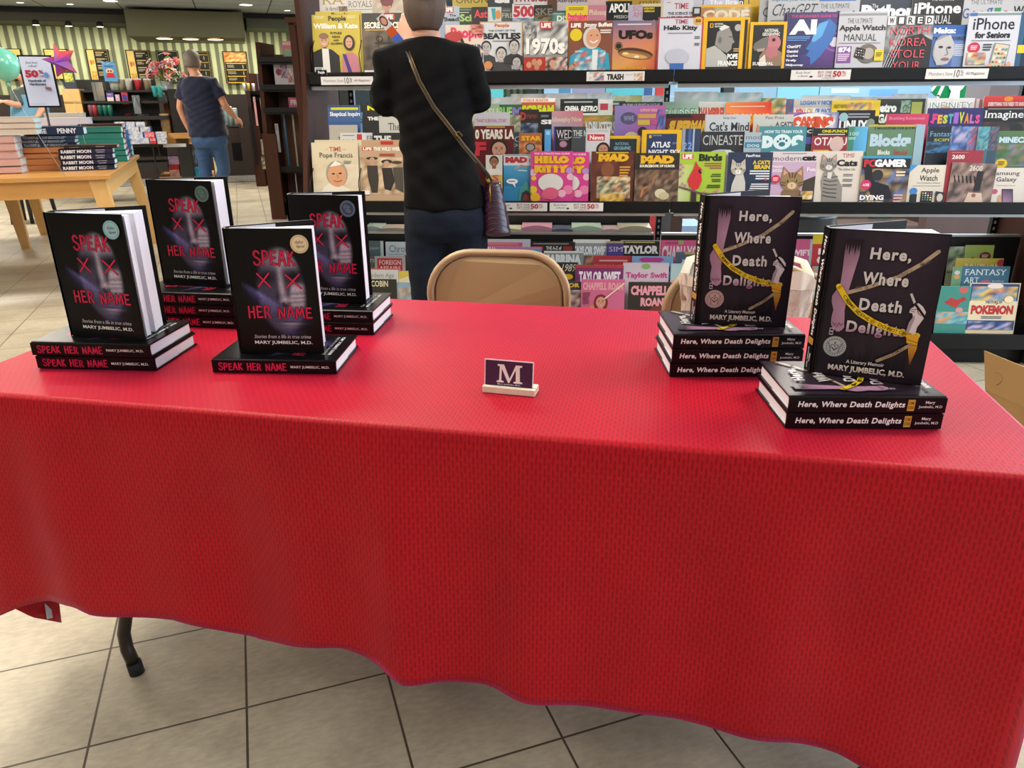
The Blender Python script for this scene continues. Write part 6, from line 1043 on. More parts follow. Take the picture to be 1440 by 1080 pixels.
mag('B1', 876.5, 941, 369.5, 'lavender activity book with rounded pink name lettering', 'b4a8b4', ops(('e', .5, .1, .1, .08, '7a9a60'), T('Taylor Swift', .06, .26, .98, .46, 'b03478', .04), T('ACTIVITY BOOK', .3, .5, .96, .6, '9a9480', .0), ('e', .52, .8, .16, .14, 'b89060'), ('e', .52, .88, .12, .12, 'c8a088')))
mag('B0', 884, 944, 396.5, 'dark magazine with pink capitals over a red-haired face', '2c2422', ops(T('CHAPPELL', .06, .1, .94, .36, 'c88894', .06), T('ROAN', .3, .42, .84, .66, 'c88894', .06), ('e', .72, 1.0, .3, .36, '6a2c24'), ('e', .68, 1.12, .2, .26, 'c09080'), ('e', .62, 1.06, .04, .02, '1c2420', 8), ('e', .78, 1.06, .04, .02, '1c2420', 8), ('e', .2, .92, .15, .14, 'c09894'), ('x', .12, .88, .28, 2, .03, '7a3a44')))
mag('B3', 929, 1000, 338, 'hot pink pop music magazine with white condensed name', 'c85080', ops(T('CHARLI XCX', .04, .14, .84, .52, 'e4d4dc', .04), ('x', .1, .05, .4, 1, .04, 'a83868'), ('r', .36, 0, .46, .1, '90a860')))
mag('B2', 950, 1015, 354.5, 'dark blue magazine with silver script under a yellow stripe', '4a5868', ops(('r', .2, 0, .6, .06, 'b09a48'), T('Mad', .06, .2, .7, .5, 'c0c4cc', .04, True, .3)))
mag('B1', 944, 1010, 371, 'pale cyan wrapped magazine with grey name letters', '98b0b4', ops(('r', .3, .06, 1, .6, '5a6468'), T('TAYLOR', .34, .12, 1.0, .4, 'a8b4b8', .04)))
mag('B0', 943, 1005, 394, 'pink-edged wrapped magazine partly hidden by the canvas bag', 'b09098', ops(('r', .0, .06, .2, 'H', 'a84868'), T('T', .05, .12, .18, .34, 'd8b8c0', .04)))
mag('B3', 1106, 1143, 336, 'pink magazine lettered F T beside the tape-art book', 'b8507c', ops(T('SWIFT', .1, .5, .98, .8, 'd8c0cc', .05), ('r', .9, 0, 1, 'H', 'a0a8b0')))
mag('B3', 1144, 1200, 329, 'red retro gaming magazine with a yellow header', 'b02c30', ops(('r', 0, 0, 1, .32, 'd0b828'), T('retro', .16, .4, .9, .66, 'e0dcdc', .06), T('GAMER', .14, .7, 1.1, .96, 'e0dcdc', .06), ('r', .06, 1.0, .9, 1.4, '2c4a88')))
mag('B2', 1143, 1200, 375, 'teal and orange magazine seen above the canvas bag', '5a8a98', ops(('n', 0, 0, 1, 1.2, 55, ['b07848', '5a8a98', '90b0b0'])))
mag('B3', 1336, 1360, 347, 'pale green magazine with black ears on a white bag', '98a888', ops(('n', 0, 0, 1, 2, 56, ['88a078', 'b8c0b0', '384838'], 4, 6)))
mag('B3', 1358, 1398, 344.5, 'lime green thick annual with a dark red round badge', '90a850', ops(('e', .72, .5, .2, .2, '6a1c24'), ('x', .6, .42, .84, 3, .03, 'd0c0b8'), ('l', [(.1, .7), (.3, .55), (.2, .8)], .03, '2c3820')))
mag('B2', 1344, 1411, 363, 'yellow creature-game magazine with black-outlined title', 'b8a83c', ops(T('POKEMON', .2, .14, .94, .42, '2c2c20', .10), T('POKEMON', .2, .14, .94, .42, 'd0c078', .05), ('e', .95, .12, .08, .1, 'a03040')))
mag('B1', 1340, 1353, 375, 'thin green-blue magazine slice with a round emblem', '5a8868', ops(('e', .5, .8, .3, .3, 'b8b0b8'), ('e', .5, 1.4, .3, .3, 'b88a50')))
mag('B1', 1354, 1421, 374.5, 'blue fantasy art book with engraved silver capitals', '33607c', ops(T('FANTASY', .06, .08, .94, .24, 'c4d0d4', .0, True), T('ART', .06, .3, .38, .46, 'c4d0d4', .0, True), T('BUNDLE', .66, .38, .9, .43, 'a8bcc4', .0), ('e', .52, .52, .14, .16, '9a5a68'), ('n', .0, .5, .4, 1.0, 57, ['33607c', '2a5068', '4a788c'])))
mag('B0', 1321, 1366, 402, 'teal creature-guide magazine with a red dragon shape', '3a8078', ops(('e', .76, .14, .14, .12, 'b05a58'), ('p', [(.2, .6), (.4, .42), (.6, .5), (.8, .38), (.9, .5), (.7, .62), (.6, .8), (.4, .72)], 'a03434'), ('n', .0, .95, 1, 1.4, 58, ['3a80a8', '4a98a0', 'c8903c', '8ab0b8'], 7, 5), ('e', .7, .88, .12, .1, 'b88890')))
mag('B0', 1365, 1436, 398, 'cream and navy story book with large red capitals, far right', 'c8bc9c', ops(('r', .02, .02, .98, .48, '24386a'), ('n', .05, .08, .95, .44, 59, ['4a90a8', '24386a', 'd8b83c', 'c8783c', '6a8ac0'], 8, 4), ('r', .02, .42, .98, .90, 'd0c6a8'), ('e', .5, .07, .16, .06, 'd0c8c4'), T('THE STORY OF', .34, .42, .68, .48, '2a3250', .04), T('POKEMON', .08, .52, .92, .74, 'a8242c', .06), ('l', [(.56, .5), (.6, .47)], .02, 'a8242c'), ('x', .3, .78, .74, 2, .02, '3a4260'), ('r', .02, .88, .98, 1.1, '24386a'), ('n', .05, .9, .95, 1.1, 60, ['3a58a0', '24386a', '8aa0c8', 'c0b0c8', '1c2c50'], 8, 3), ('e', .8, .38, .09, .08, 'e0d0a8')))
# magazines lying flat on the rear ledge
for i, (a, b, y, c_, lb, n) in enumerate(((512, 536, 322, 'b0c0b8', 'pale magazine lying flat on the rear ledge at its left end', 2), (534, 578, 323, 'b8a898', 'cream and pink magazine lying flat beside the customer legs', 1), (690, 734, 323, 'c0c0a0', 'pale yellow magazine lying flat under the purse', 1), (733, 776, 322, 'c890a0', 'pink magazine lying flat on the rear ledge above the tan chair', 3), (776, 806, 323, '5a6070', 'dark magazine lying flat right of the pink one on the rear ledge', 1), (804, 846, 323, 'b0c4b0', 'pale green magazine lying flat on the rear ledge', 3), (846, 872, 323, 'c0a8a8', 'pinkish magazine lying flat on the rear ledge', 1), (870, 916, 323, 'b8b098', 'beige magazine lying flat near the slotted upright', 3))):
 p = rpx(a, y, 3.86); p2 = rpx(b, y, 3.86); w_ = p2[0] - p[0]; k = MB()
 for j in range(6):
  pass
 th = .006 + .008 * n; N = 8
 top = [[(x / N * w_, yy, .001 + th * (.55 + .45 * math.sin(PI * x / N)) if yy < .1 else .001 + th * .8) for x in range(N + 1)] for yy in (0, .06, .14)]
 rings = []
 for r0 in top: rings.append(r0 + [(w_, r0[0][1], 0), (0, r0[0][1], 0)])
 k.loft(rings, hexc(c_), smooth=False)
 o = k.build('magazine', PRINT); tag(o, lb, 'magazine', 'magazines lying on the rear ledge'); o.matrix_world = Matrix.Rotation(RYAW, 4, 'Z') @ Matrix.Translation((p[0], ry(3.845), .583 if i < 8 else .6))
# ================================================================== the shop itself
def tile_floor_mat(name, c1, c2, grout, rough):
 m, nt, b = new_mat(name); N = nt.nodes.new; L = nt.links.new
 tc = N('ShaderNodeTexCoord'); mp = N('ShaderNodeMapping'); L(tc.outputs['Object'], mp.inputs['Vector'])
 br = N('ShaderNodeTexBrick'); br.offset = 0; br.squash = 1
 br.inputs['Scale'].default_value = 1; br.inputs['Brick Width'].default_value = .3048; br.inputs['Row Height'].default_value = .3048; br.inputs['Mortar Size'].default_value = .0026; br.inputs['Mortar Smooth'].default_value = .1
 br.inputs['Color1'].default_value = (1, 1, 1, 1); br.inputs['Color2'].default_value = (.93, .93, .93, 1); br.inputs['Mortar'].default_value = (0, 0, 0, 1)
 L(mp.outputs[0], br.inputs['Vector'])
 n1 = N('ShaderNodeTexNoise'); n1.inputs['Scale'].default_value = 3.2; n1.inputs['Detail'].default_value = 8; n1.inputs['Roughness'].default_value = .65; L(mp.outputs[0], n1.inputs['Vector'])
 n2 = N('ShaderNodeTexNoise'); n2.inputs['Scale'].default_value = 38; n2.inputs['Detail'].default_value = 6;
 mp2 = N('ShaderNodeMapping'); mp2.inputs['Scale'].default_value = (1, 2.4, 1); L(tc.outputs['Object'], mp2.inputs[0]); L(mp2.outputs[0], n2.inputs['Vector'])
 rm = N('ShaderNodeValToRGB'); rm.color_ramp.elements[0].position = .36; rm.color_ramp.elements[1].position = .64; rm.color_ramp.elements[0].color = (*hexc(c1), 1); rm.color_ramp.elements[1].color = (*hexc(c2), 1)
 L(n1.outputs['Fac'], rm.inputs['Fac'])
 r2 = N('ShaderNodeMapRange'); r2.inputs[1].default_value = .35; r2.inputs[2].default_value = .75; r2.inputs[3].default_value = .9; r2.inputs[4].default_value = 1.12; L(n2.outputs['Fac'], r2.inputs[0])
 mu = N('ShaderNodeVectorMath'); mu.operation = 'SCALE'; L(rm.outputs[0], mu.inputs[0]); L(r2.outputs[0], mu.inputs['Scale'])
 mx = N('ShaderNodeMix'); mx.data_type = 'RGBA'; L(br.outputs['Fac'], mx.inputs[0]); mx.inputs[7].default_value = (*hexc(grout), 1)
 m3 = N('ShaderNodeMix'); m3.data_type = 'RGBA'; m3.blend_type = 'MULTIPLY'; m3.inputs[0].default_value = .5; L(mu.outputs[0], m3.inputs[6]); L(br.outputs['Color'], m3.inputs[7])
 L(m3.outputs[2], mx.inputs[6]); L(mx.outputs[2], b.inputs['Base Color'])
 b.inputs['Roughness'].default_value = rough; b.inputs['Specular IOR Level'].default_value = .45
 bp = N('ShaderNodeBump'); bp.inputs['Strength'].default_value = .25; bp.inputs['Distance'].default_value = .002; inv = N('ShaderNodeMath'); inv.operation = 'SUBTRACT'; inv.inputs[0].default_value = 1; L(br.outputs['Fac'], inv.inputs[1]); L(inv.outputs[0], bp.inputs['Height']); L(bp.outputs[0], b.inputs['Normal'])
 return m
GYA = 0.3371; gxw, gyw = -.8648, 1.1222
TILE = tile_floor_mat('beige_stone_tile', 'a89f8c', 'c4bba6', '4c453a', .32)
TILE2 = tile_floor_mat('grey_cafe_tile', '8c8a84', 'a6a49c', '55524c', .22)
CM = math.tan(GYA)       # café walls run along the tile grid
def zrot_obj(o, x, y, a): o.location = (x, y, 0); o.rotation_euler = (0, 0, a)
k = MB(); k.f([k.v(p) for p in ((-14, -9, 0), (14, -9, 0), (14, 24, 0), (-14, 24, 0))]); fl = struct(k.build('floor', TILE)); zrot_obj(fl, gxw, gyw, GYA)
fe = onz(320, 257, 0)    # café floor begins here
k = MB(); k.box((-14, 0, -.01), (14, 12, .002)); f2 = struct(k.build('floor_cafe', TILE2)); zrot_obj(f2, fe.x, fe.y, GYA)
k = MB(); k.box((-14, -.012, 0), (14, .012, .004)); f3 = struct(k.build('trim_1', mat('floor_strip', '35322e', .5))); zrot_obj(f3, fe.x, fe.y, GYA)
CZ = at(210, 14, 17.0, CM).z
# ceiling tiles
def ceil_mat():
 m, nt, b = new_mat('ceiling_tiles'); N = nt.nodes.new; L = nt.links.new
 tc = N('ShaderNodeTexCoord'); br = N('ShaderNodeTexBrick'); br.offset = 0
 br.inputs['Scale'].default_value = 1; br.inputs['Brick Width'].default_value = 1.22; br.inputs['Row Height'].default_value = .61; br.inputs['Mortar Size'].default_value = .012
 br.inputs['Color1'].default_value = (*hexc('d4dce6'), 1); br.inputs['Color2'].default_value = (*hexc('c8d2dc'), 1); br.inputs['Mortar'].default_value = (*hexc('5c6468'), 1)
 L(tc.outputs['Object'], br.inputs['Vector']); L(br.outputs['Color'], b.inputs['Base Color']); b.inputs['Roughness'].default_value = .8
 return m
k = MB(); k.box((-14, -9, CZ), (14, 24, CZ + .05)); c = struct(k.build('ceiling', ceil_mat())); zrot_obj(c, gxw, gyw, GYA)
# striped café wall: flat, light and shade of corrugation put into the stripe colours
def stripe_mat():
 m, nt, b = new_mat('corrugation_shade_stripes'); N = nt.nodes.new; L = nt.links.new
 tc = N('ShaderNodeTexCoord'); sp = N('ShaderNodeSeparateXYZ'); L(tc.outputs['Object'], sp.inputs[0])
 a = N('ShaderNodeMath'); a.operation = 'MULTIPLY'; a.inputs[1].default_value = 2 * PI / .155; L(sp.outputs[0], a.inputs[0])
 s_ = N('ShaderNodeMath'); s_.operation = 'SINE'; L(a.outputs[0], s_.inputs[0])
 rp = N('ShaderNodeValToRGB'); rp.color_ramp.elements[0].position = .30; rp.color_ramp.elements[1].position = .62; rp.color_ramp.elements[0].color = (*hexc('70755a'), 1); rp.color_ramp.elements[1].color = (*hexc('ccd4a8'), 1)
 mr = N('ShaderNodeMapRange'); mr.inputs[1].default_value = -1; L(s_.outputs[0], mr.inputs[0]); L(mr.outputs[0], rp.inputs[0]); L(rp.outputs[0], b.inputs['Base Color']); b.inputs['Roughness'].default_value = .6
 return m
WY = 18.0
pw = at(210, 60, WY, CM)
def cbox(name, a, b, m, lift=0, bevel=0, col=(.5, .5, .5), origin=None):
 """box in the café frame: x along the wall, y away from the camera, origin on the wall at pixel column 210"""
 k = MB(); k.box(a, b, col); o = k.build(name, m, bevel=bevel); zrot_obj(o, pw.x, pw.y, GYA); return o
wb = MB()
xs = [i * .155 / 8 for i in range(-520, 640)]
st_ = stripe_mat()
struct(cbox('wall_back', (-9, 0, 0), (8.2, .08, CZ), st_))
OLIVE = mat('olive_drywall', '6e7058', .7); GREYD = mat('dark_taupe_drywall', '5c5a50', .7); BLK = mat('black_trim', '14161a', .5); GRN = mat('grey_green_drywall', '6c7468', .7)
def cloc(px, py, Y0):
 p = at(px, py, Y0, CM); dx, dy = p.x - pw.x, p.y - pw.y; c_, s_ = math.cos(GYA), math.sin(GYA)
 return (dx * c_ + dy * s_, -dx * s_ + dy * c_, p.z)
yy = cloc(100, 20, 17.0)[1]
a = cloc(-40, 30, 17.0); b_ = cloc(176, 33, 17.0)
struct(cbox('trim_2', (a[0] - 3, yy, b_[2] + .0), (b_[0], 0, CZ), GREYD)); struct(cbox('trim_3', (a[0] - 3, yy - .01, CZ - .09), (cloc(430, 20, 17.0)[0] + 6, yy + .02, CZ), BLK))
a2 = cloc(174, 16, 16.4); b2 = cloc(345, 52, 16.4)
struct(cbox('trim_4', (a2[0], a2[1], b2[2] - .02), (b2[0], 0, CZ - .05), OLIVE))
a3 = cloc(345, 20, 17.0); b3 = cloc(430, 41, 17.0)
struct(cbox('trim_5', (a3[0], yy, b3[2]), (b3[0] + 6, 0, CZ), GRN))
LAMPM = mat('lamp_lens', 'fff2d8', .4, emit='ffe8c0', estr=14)
LAMPC = mat('downlight_lens', 'ffffff', .4, emit='fff4e4', estr=18)
def lamp(px, py, z, r, label, m, watt, grp, col=(1, .88, .68), spot=True):
 p = onz(px, py, z)
 t = thing('downlight', label, 'ceiling light', (p.x, p.y, z), 0, grp)
 k = MB(); k.lathe([(r * 1.25, 0), (r * 1.25, -.012), (r, -.014), (r, -.004)], 20, cap=False); k.build('trim_ring', mat('ring', 'd8d8d0', .4), t)
 k = MB(); k.lathe([(r, -.006), (r * .6, -.010)], 20); k.build('lens', m, t)
 if watt:
  ld = bpy.data.lights.new('downlight_bulb', 'AREA'); ld.shape = 'DISK'; ld.size = r * 2; ld.energy = watt; ld.color = col
  lo = bpy.data.objects.new('downlight_bulb', ld); COL.objects.link(lo); lo.location = (p.x, p.y, z - .02)
 return p
sz = cloc(50, 30, 17.0)[2]
# recessed spots and ceiling lights that the photograph shows
for i, (px, py) in enumerate(((28, 2.6), (98, 5), (404, 14))): lamp(px, py, CZ, .06, ['small ceiling downlight at the top left corner', 'small ceiling downlight second from the left corner', 'small ceiling downlight close to the tall dark rack panel'][i], LAMPC, 0, 'ceiling downlights')
lamp(155, .5, CZ, .11, 'large ceiling downlight above the dark soffit', LAMPC, 0, 'ceiling downlights'); lamp(346, 6, CZ, .11, 'large ceiling downlight right of the olive bulkhead', LAMPC, 0, 'ceiling downlights')
for i, (px, py) in enumerate(((50, 31.5), (96, 33), (140, 34))):
 p = at(px, py, 16.96, CM); t = thing('track_light', ['left', 'middle', 'right'][i] + ' one of three small warm lamps under the dark soffit', 'spotlight', (p.x, p.y, p.z - .04), GYA, 'lamps under the dark soffit')
 k = MB(); k.lathe([(.03, .08), (.05, .06), (.06, 0)], 14); k.build('housing', BLK, t); k = MB(); k.lathe([(.055, -.002), (.02, -.006)], 14); k.build('lens', LAMPM, t)
bz = b2[2] - .02
for i, px in enumerate((230, 267, 302)):
 c_ = cloc(px, 51, 16.4); X = c_[0]; p = Matrix.Translation((pw.x, pw.y, 0)) @ Matrix.Rotation(GYA, 4, 'Z') @ Vector((X, a2[1] + .14, bz))
 t = thing('recessed_spotlight', ['leftmost', 'middle', 'rightmost'][i] + ' of three glowing warm spots beneath the olive bulkhead', 'spotlight', tuple(p), GYA, 'spots beneath the bulkhead')
 k = MB(); k.lathe([(.16, 0), (.15, -.025)], 18); k.build('trim_ring', mat('brass_ring', 'c8a060', .3, .6), t); k = MB(); k.lathe([(.13, -.026), (.06, -.032)], 18); k.build('lens', LAMPM, t)
# ---- right-hand part: window wall behind the rack, and the shop's walls around the camera
WHITE = mat('white_wall_paint', 'cfccc2', .8); TANW = mat('tan_wall_paint', 'b8a890', .8); COLB = mat('brown_column_wood', '4a3630', .45, noise=.2, nscale=8, stretch=(1, 1, .1))
FRAMEM = mat('dark_window_frame', '1c2624', .4)
WB = 7.4
def wbx(name, x0, x1, z0, z1, y0=WB, y1=WB + .12, m=TANW): return struct(boxo(name, (x0, y0, z0), (x1, y1, z1), m))
wbx('wall_rear_low', -1.55, 9, 0, .80); wbx('wall_rear_top', -1.55, 9, 2.5, CZ)
wbx('baseboard_rear', -1.55, 9, 0, .14, WB - .015, WB, COLB)
for i, xx in enumerate((-1.55, .2, 2.05, 4.45, 6.6, 8.8)):
 wbx('trim_%d' % (10 + i), xx - .05, xx + .05, .8, 2.5, WB - .02, WB + .10, FRAMEM)
wbx('trim_20', -1.55, 9, .78, .84, WB - .05, WB + .1, FRAMEM)
GLASS = mat('window_glass', 'dfeff2', .02, spec=.5, trans=1.0)
for i, (xa, xb) in enumerate(((-1.5, .15), (.25, 2.0), (2.1, 4.4), (4.5, 6.55), (6.65, 8.75))):
 g = struct(boxo('window_%d' % (i + 1), (xa, WB + .04, .84), (xb, WB + .046, 2.5), GLASS)); g.visible_shadow = False if False else True
# right wall with wide windows towards the daylight
def rwall(name, y0, y1, z0, z1, m=WHITE, x0=6.2, x1=6.35): return struct(boxo(name, (x0, y0, z0), (x1, y1, z1), m))
rwall('wall_right_low', -7, WB, 0, .45); rwall('wall_right_top', -7, WB, 2.6, CZ)
for i, y in enumerate((-7, -4.2, -1.4, 1.4, 4.2, 7.0)): rwall('trim_%d' % (30 + i), y - .08, y + .08, .45, 2.6, FRAMEM, 6.22, 6.33)
struct(boxo('wall_front', (-14, -7.1, 0), (6.35, -7, CZ), WHITE)); struct(boxo('wall_left', (-13.1, -7, 0), (-13, 22, CZ), WHITE))
struct(boxo('wall_partition', (-1.6, WB, 0), (-1.5, 24, CZ), WHITE))
for i in range(5):
 y = -7 + 2.8 * i; struct(boxo('window_%d' % (10 + i), (6.27, y + .08, .45), (6.276, y + 2.72, 2.6), GLASS))
# ================================================================== café and book tables at the left
ZT = at(240, 188, 11.55, CM).z
def pbox(name, label, cat, px0, py0, px1, py1, Y0, depth, col, art=None, m=None, group=None, bevel=0.0, mtl=None, parts=None, slope=CM, stand=False):
 """a box whose front face spans the given picture columns and rows on the plane Y0, turned with the café walls"""
 a = at(px0, py0, Y0, slope); b = at(px1, py1, Y0, slope); ang = math.atan(slope)
 if stand and b.z > ZT: b.z = ZT + .001
 w = math.hypot(b.x - a.x, b.y - a.y); h = a.z - b.z
 k = MB(); k.box((0, 0, 0), (w, depth, h), hexc(col))
 if art:
  A = Art(k, w, lambda u, v, l: Vector((min(1, max(0, u)) * w, -.001 - l, h - min(max(v, 0), h / w) * w)), step=.0008); art(A, h / w)
 o = k.build(name, mtl or MATTE, bevel=bevel); tag(o, label, cat, group); o.location = (a.x, a.y, b.z); o.rotation_euler = (0, 0, ang)
 return o, w, h, a, b
WALL_Y = WY - .06
# menu boards
def menu(kind):
 def fn(A, H):
  A.rect(0, 0, 1, H, '17171a'); A.rect(.04, .03, .96, H - .03, 'a88c4c'); A.rect(.055, .045, .945, H - .045, '26241f')
  if kind == 0:
   A.rect(.055, .045, .945, H - .045, 'd8c470'); A.photo(.1, .1, .9, .5, 3, ['d8c470', 'e0cc88', 'c0a850'])
  if kind == 1:
   A.rect(.055, .045, .34, H - .045, 'd8bc74'); A.ell(.16, .6, .05, .12, 'b86838'); A.ell(.26, .58, .04, .1, 'c07848'); A.photo(.08, 1.0, .32, H - .1, 4, ['c8a050', 'b88838', 'd8bc74'], 3, 3)
   for i in range(4): A.rect(.42, .12 + i * .3, .8, .16 + i * .3, 'c0a868'); A.lines(.42, .2 + i * .3, .72, 3, .022, 'a8a090', i)
   for i in range(10): A.rect(.84, .2 + i * .115, .9, .225 + i * .115, 'a8a090')
  if kind == 2:
   A.rect(.055, .045, .945, H - .045, '1c2420'); A.ring(.5, .5, .26, .3, '78b858', 4); A.rect(.32, .36, .68, .78, 'd8d0b0'); A.rect(.4, .45, .6, .78, 'd8a030'); A.line([(.1, .2), (.25, .12)], .02, 'b8c8b0')
  if kind == 3:
   for i in range(4): A.rect(.1, .14 + i * .32, .92, .17 + i * .32, '9a8448'); A.lines(.14, .22 + i * .32, .6, 3, .025, '8a8878', i + 9); A.rect(.74, .22 + i * .32, .78, .36 + i * .32, '8a8878')
  if kind == 4:
   A.photo(.06, .05, .94, .42, 8, ['d89850', 'c86838', 'e8b870', 'b03c28', 'f0d090'], 8, 5)
   for i in range(4): A.rect(.1, .46 + i * .26, .92, .495 + i * .26, 'd8ac3c'); A.lines(.14, .54 + i * .26, .5, 3, .022, '9a9888', i + 4); A.rect(.76, .54 + i * .26, .8, .68 + i * .26, '9a9888')
   A.rect(.1, 1.36, .92, 1.39, 'd8ac3c')
 return fn
for i, (a, b_, y0, y1, kd, lb) in enumerate(((-4, 38, 68, 112, 0, 'pale yellow lit menu board half hidden by the mint balloon'), (60, 103, 68.5, 112, 0, 'pale yellow menu board behind the foil star'), (119.5, 160, 69, 115, 1, 'menu board with a cream left strip, right of the foil star'), (175.5, 217, 70, 116, 1, 'menu board with a cream left strip, left of the dark green picture'), (218.5, 257, 71, 116, 2, 'dark green framed picture of a yellow drink above the lilies'), (260, 300, 71.5, 119, 3, 'dark menu board partly hidden by the grey-haired man'), (312, 352, 72, 117, 4, 'menu board with a pastry photograph across its top'))):
 o, w_, h_, p, q = pbox('menu_board', lb, 'menu board', a, y0, b_, y1, WALL_Y - .05, .05, '17171a', menu(kd), group='framed boards on the striped café wall')
# bar counter along the striped wall
DKW = mat('espresso_wood', '241a17', .4, noise=.2, nscale=10); OAK = mat('oak_boards', 'c08c4a', .45, noise=.18, nscale=5, stretch=(1, 6, 6), coat=.2); OAKL = mat('light_oak', 'cfa566', .5, noise=.12, nscale=6, stretch=(6, 6, 1)); BLKP = mat('black_painted_wood', '121212', .45)
o, *_ = pbox('bar_counter', 'long dark bar counter running below the striped café wall', 'counter', -120, 134, 420, 250, 15.2, .7, '1c1614', mtl=DKW)
def merch(name, label, cat, boxes, Y0, depth, colr, art=None, **k): return pbox(name, label, cat, *boxes, Y0, depth, colr, art, **k)
# merchandise shelving at the left of the café
sh = thing('merchandise_shelf', 'black merchandise shelving with cups and gift boxes in front of the bar', 'shelf', (0, 0, 0), 0)
def shelf_part(nm, x0, y0, x1, y1, Y0, d, m):
 a = at(x0, y0, Y0, CM); b = at(x1, y1, Y0, CM); w = math.hypot(b.x - a.x, b.y - a.y)
 k = MB(); k.box((0, 0, 0), (w, d, a.z - b.z)); o = k.build(nm, m, sh); o.location = (a.x, a.y, b.z); o.rotation_euler = (0, 0, GYA); return o
SY = 11.6
shelf_part('shelf_board', 88, 142.5, 236, 145, SY, .4, BLKP); shelf_part('shelf_board', 88, 127, 236, 129.5, SY + .1, .3, BLKP); shelf_part('shelf_board', 120, 164, 236, 168, SY - .1, .5, BLKP)
shelf_part('back_board', 88, 112, 236, 220, SY + .42, .03, BLKP); shelf_part('side_board', 86, 125, 88.5, 250, SY, .45, OAKL); shelf_part('side_board', 235, 125, 237, 250, SY, .45, BLKP); shelf_part('shelf_board', 88, 232, 236, 236, SY - .1, .5, BLKP)
cup_cols = [('7a4a58', 130, 150), ('a83c48', 135.5, 150), ('1c5a50', 143, 150), ('22665a', 150, 150), ('2a7264', 157, 150)]
def cup(px, py, hpx, wpx, Y0, col, label, grp, lid=None, name='tumbler', taper=.82):
 p = at(px, py, Y0, CM); s = (p - Vector((0, 0, CAM_H))).length / 1035; h = hpx * s; r = wpx * s / 2
 t = thing(name, label, 'cup', (p.x, p.y, p.z), 0, grp); m = mat('cup_' + col, col, .3, coat=.3)
 k = MB(); k.lathe([(r * taper, 0), (r * .98, h * .9), (r, h)], 14); k.build('cup_body', m, t)
 k = MB(); k.lathe([(r * 1.04, h), (r * 1.02, h * 1.06), (r * .6, h * 1.1)], 14); k.build('lid', mat('lid_' + (lid or 'w'), lid or 'c8c8c4', .4), t)
for i, (c_, x, y) in enumerate(cup_cols): cup(x, 164, 12, 6.5, SY + .05, c_, ['plum tumbler leftmost on the lower black shelf', 'crimson tumbler on the lower black shelf', 'dark green tumbler beside the crimson one', 'green tumbler in the middle of three green ones', 'green tumbler at the right end of three green ones'][i], 'tumblers on the lower black shelf', lid=c_)
for i, (x, c_) in enumerate(((166, 'a8b0a0'), (173, '98907c'), (183, 'b8b8b0'), (196, 'b02c38'), (209, '8a7c68'), (161, 'b8c0bc'))): cup(x, 127.5, 12, 8, SY + .2, c_, ['pale grey travel mug at the middle of the upper black shelf', 'tan travel mug on the upper black shelf', 'white travel mug on the upper black shelf', 'red travel mug on the upper black shelf', 'brown travel mug at the right end of the upper black shelf', 'pale travel mug leftmost on the upper black shelf'][i], 'travel mugs on the upper black shelf', name='travel_mug', taper=.95)
cup(219, 136, 11, 6, SY, '2a9aa0', 'teal cup beside the flower vase, left one', 'teal cups beside the flower vase', lid='2a9aa0'); cup(226.5, 136.5, 11, 6, SY, '2a9aa0', 'teal cup beside the flower vase, right one', 'teal cups beside the flower vase', lid='2a9aa0')
merch('gift_box', 'purple and white gift box on the middle black shelf', 'box', (149, 130.5, 161, 145), SY + .03, .12, '6a5aa8', ops(('r', 0, .7, 1, 3, 'd8c8c0'), ('x', .2, .2, .8, 2, .06, 'b8b0d8')))
merch('gift_box', 'pale pink gift box on the middle black shelf', 'box', (161.5, 133, 169.5, 145.5), SY + .03, .12, 'c8a8c0', ops(('x', .2, .3, .8, 4, .08, 'e0d0dc')))
merch('gift_box', 'red gift box with a blue arch pattern on the middle black shelf', 'box', (170, 130, 181, 146.5), SY + .03, .12, 'b03a48', ops(('e', .5, .9, .4, .55, '2a48a0')))
merch('framed_print', 'dark framed print of yellow leaves below the foil star', 'picture', (86.5, 99.5, 108.5, 126.5), SY + .06, .03, '3a4450', ops(('n', .12, .2, .88, 1.0, 3, ['c8c84c', 'a8b040', '6a7840', 'd8d070'], 6, 6)))
for i, x in enumerate((94, 105)): merch('book', ['left', 'right'][i] + ' of two small yellow and green books below the framed print', 'book', (x, 128.5, x + 10, 143), SY + .05, .03, 'c8bc74', ops(('n', .1, .1, .9, 1.2, 4 + i, ['3a6a50', 'c8bc74', '2a5040', 'd8d0a0'], 4, 5)))
merch('picture_book', 'light blue picture book with a round cream face in red, standing above the mugs', 'book', (142.5, 87, 166, 114.5), SY + .12, .02, '5a94c8', ops(('n', 0, 0, 1, .25, 5, ['4a84c0', '88b8d8'], 5, 3), ('x', .15, .3, .85, 1, .1, '3a68a0'), ('e', .5, .72, .3, .22, 'd8b890'), ('e', .4, .72, .08, .06, '3a2c28'), ('e', .6, .72, .08, .06, '3a2c28'), ('p', [(.15, 1.2), (.3, .85), (.7, .85), (.85, 1.2)], 'b83038')))
merch('metal_bin', 'grey metal display bin at the left of the black shelves', 'bin', (128, 115.5, 148.5, 141.5), SY + .05, .2, '6c6c68', ops(('g', [(0, 0), (1, 0), (1, 1.3), (0, 1.3)], ['5a6064', '8a8a84', '8a7c64', '6a6458']), ('r', .28, 0, .32, 'H', '2a2a2a')), mtl=PRINT)
merch('paperback_book', 'pink paperback leaning on the display table near the green cup', 'book', (175.5, 160, 187, 175), 11.9, .03, 'b84058', ops(('e', .7, .8, .25, .3, 'd06848')), stand=True)
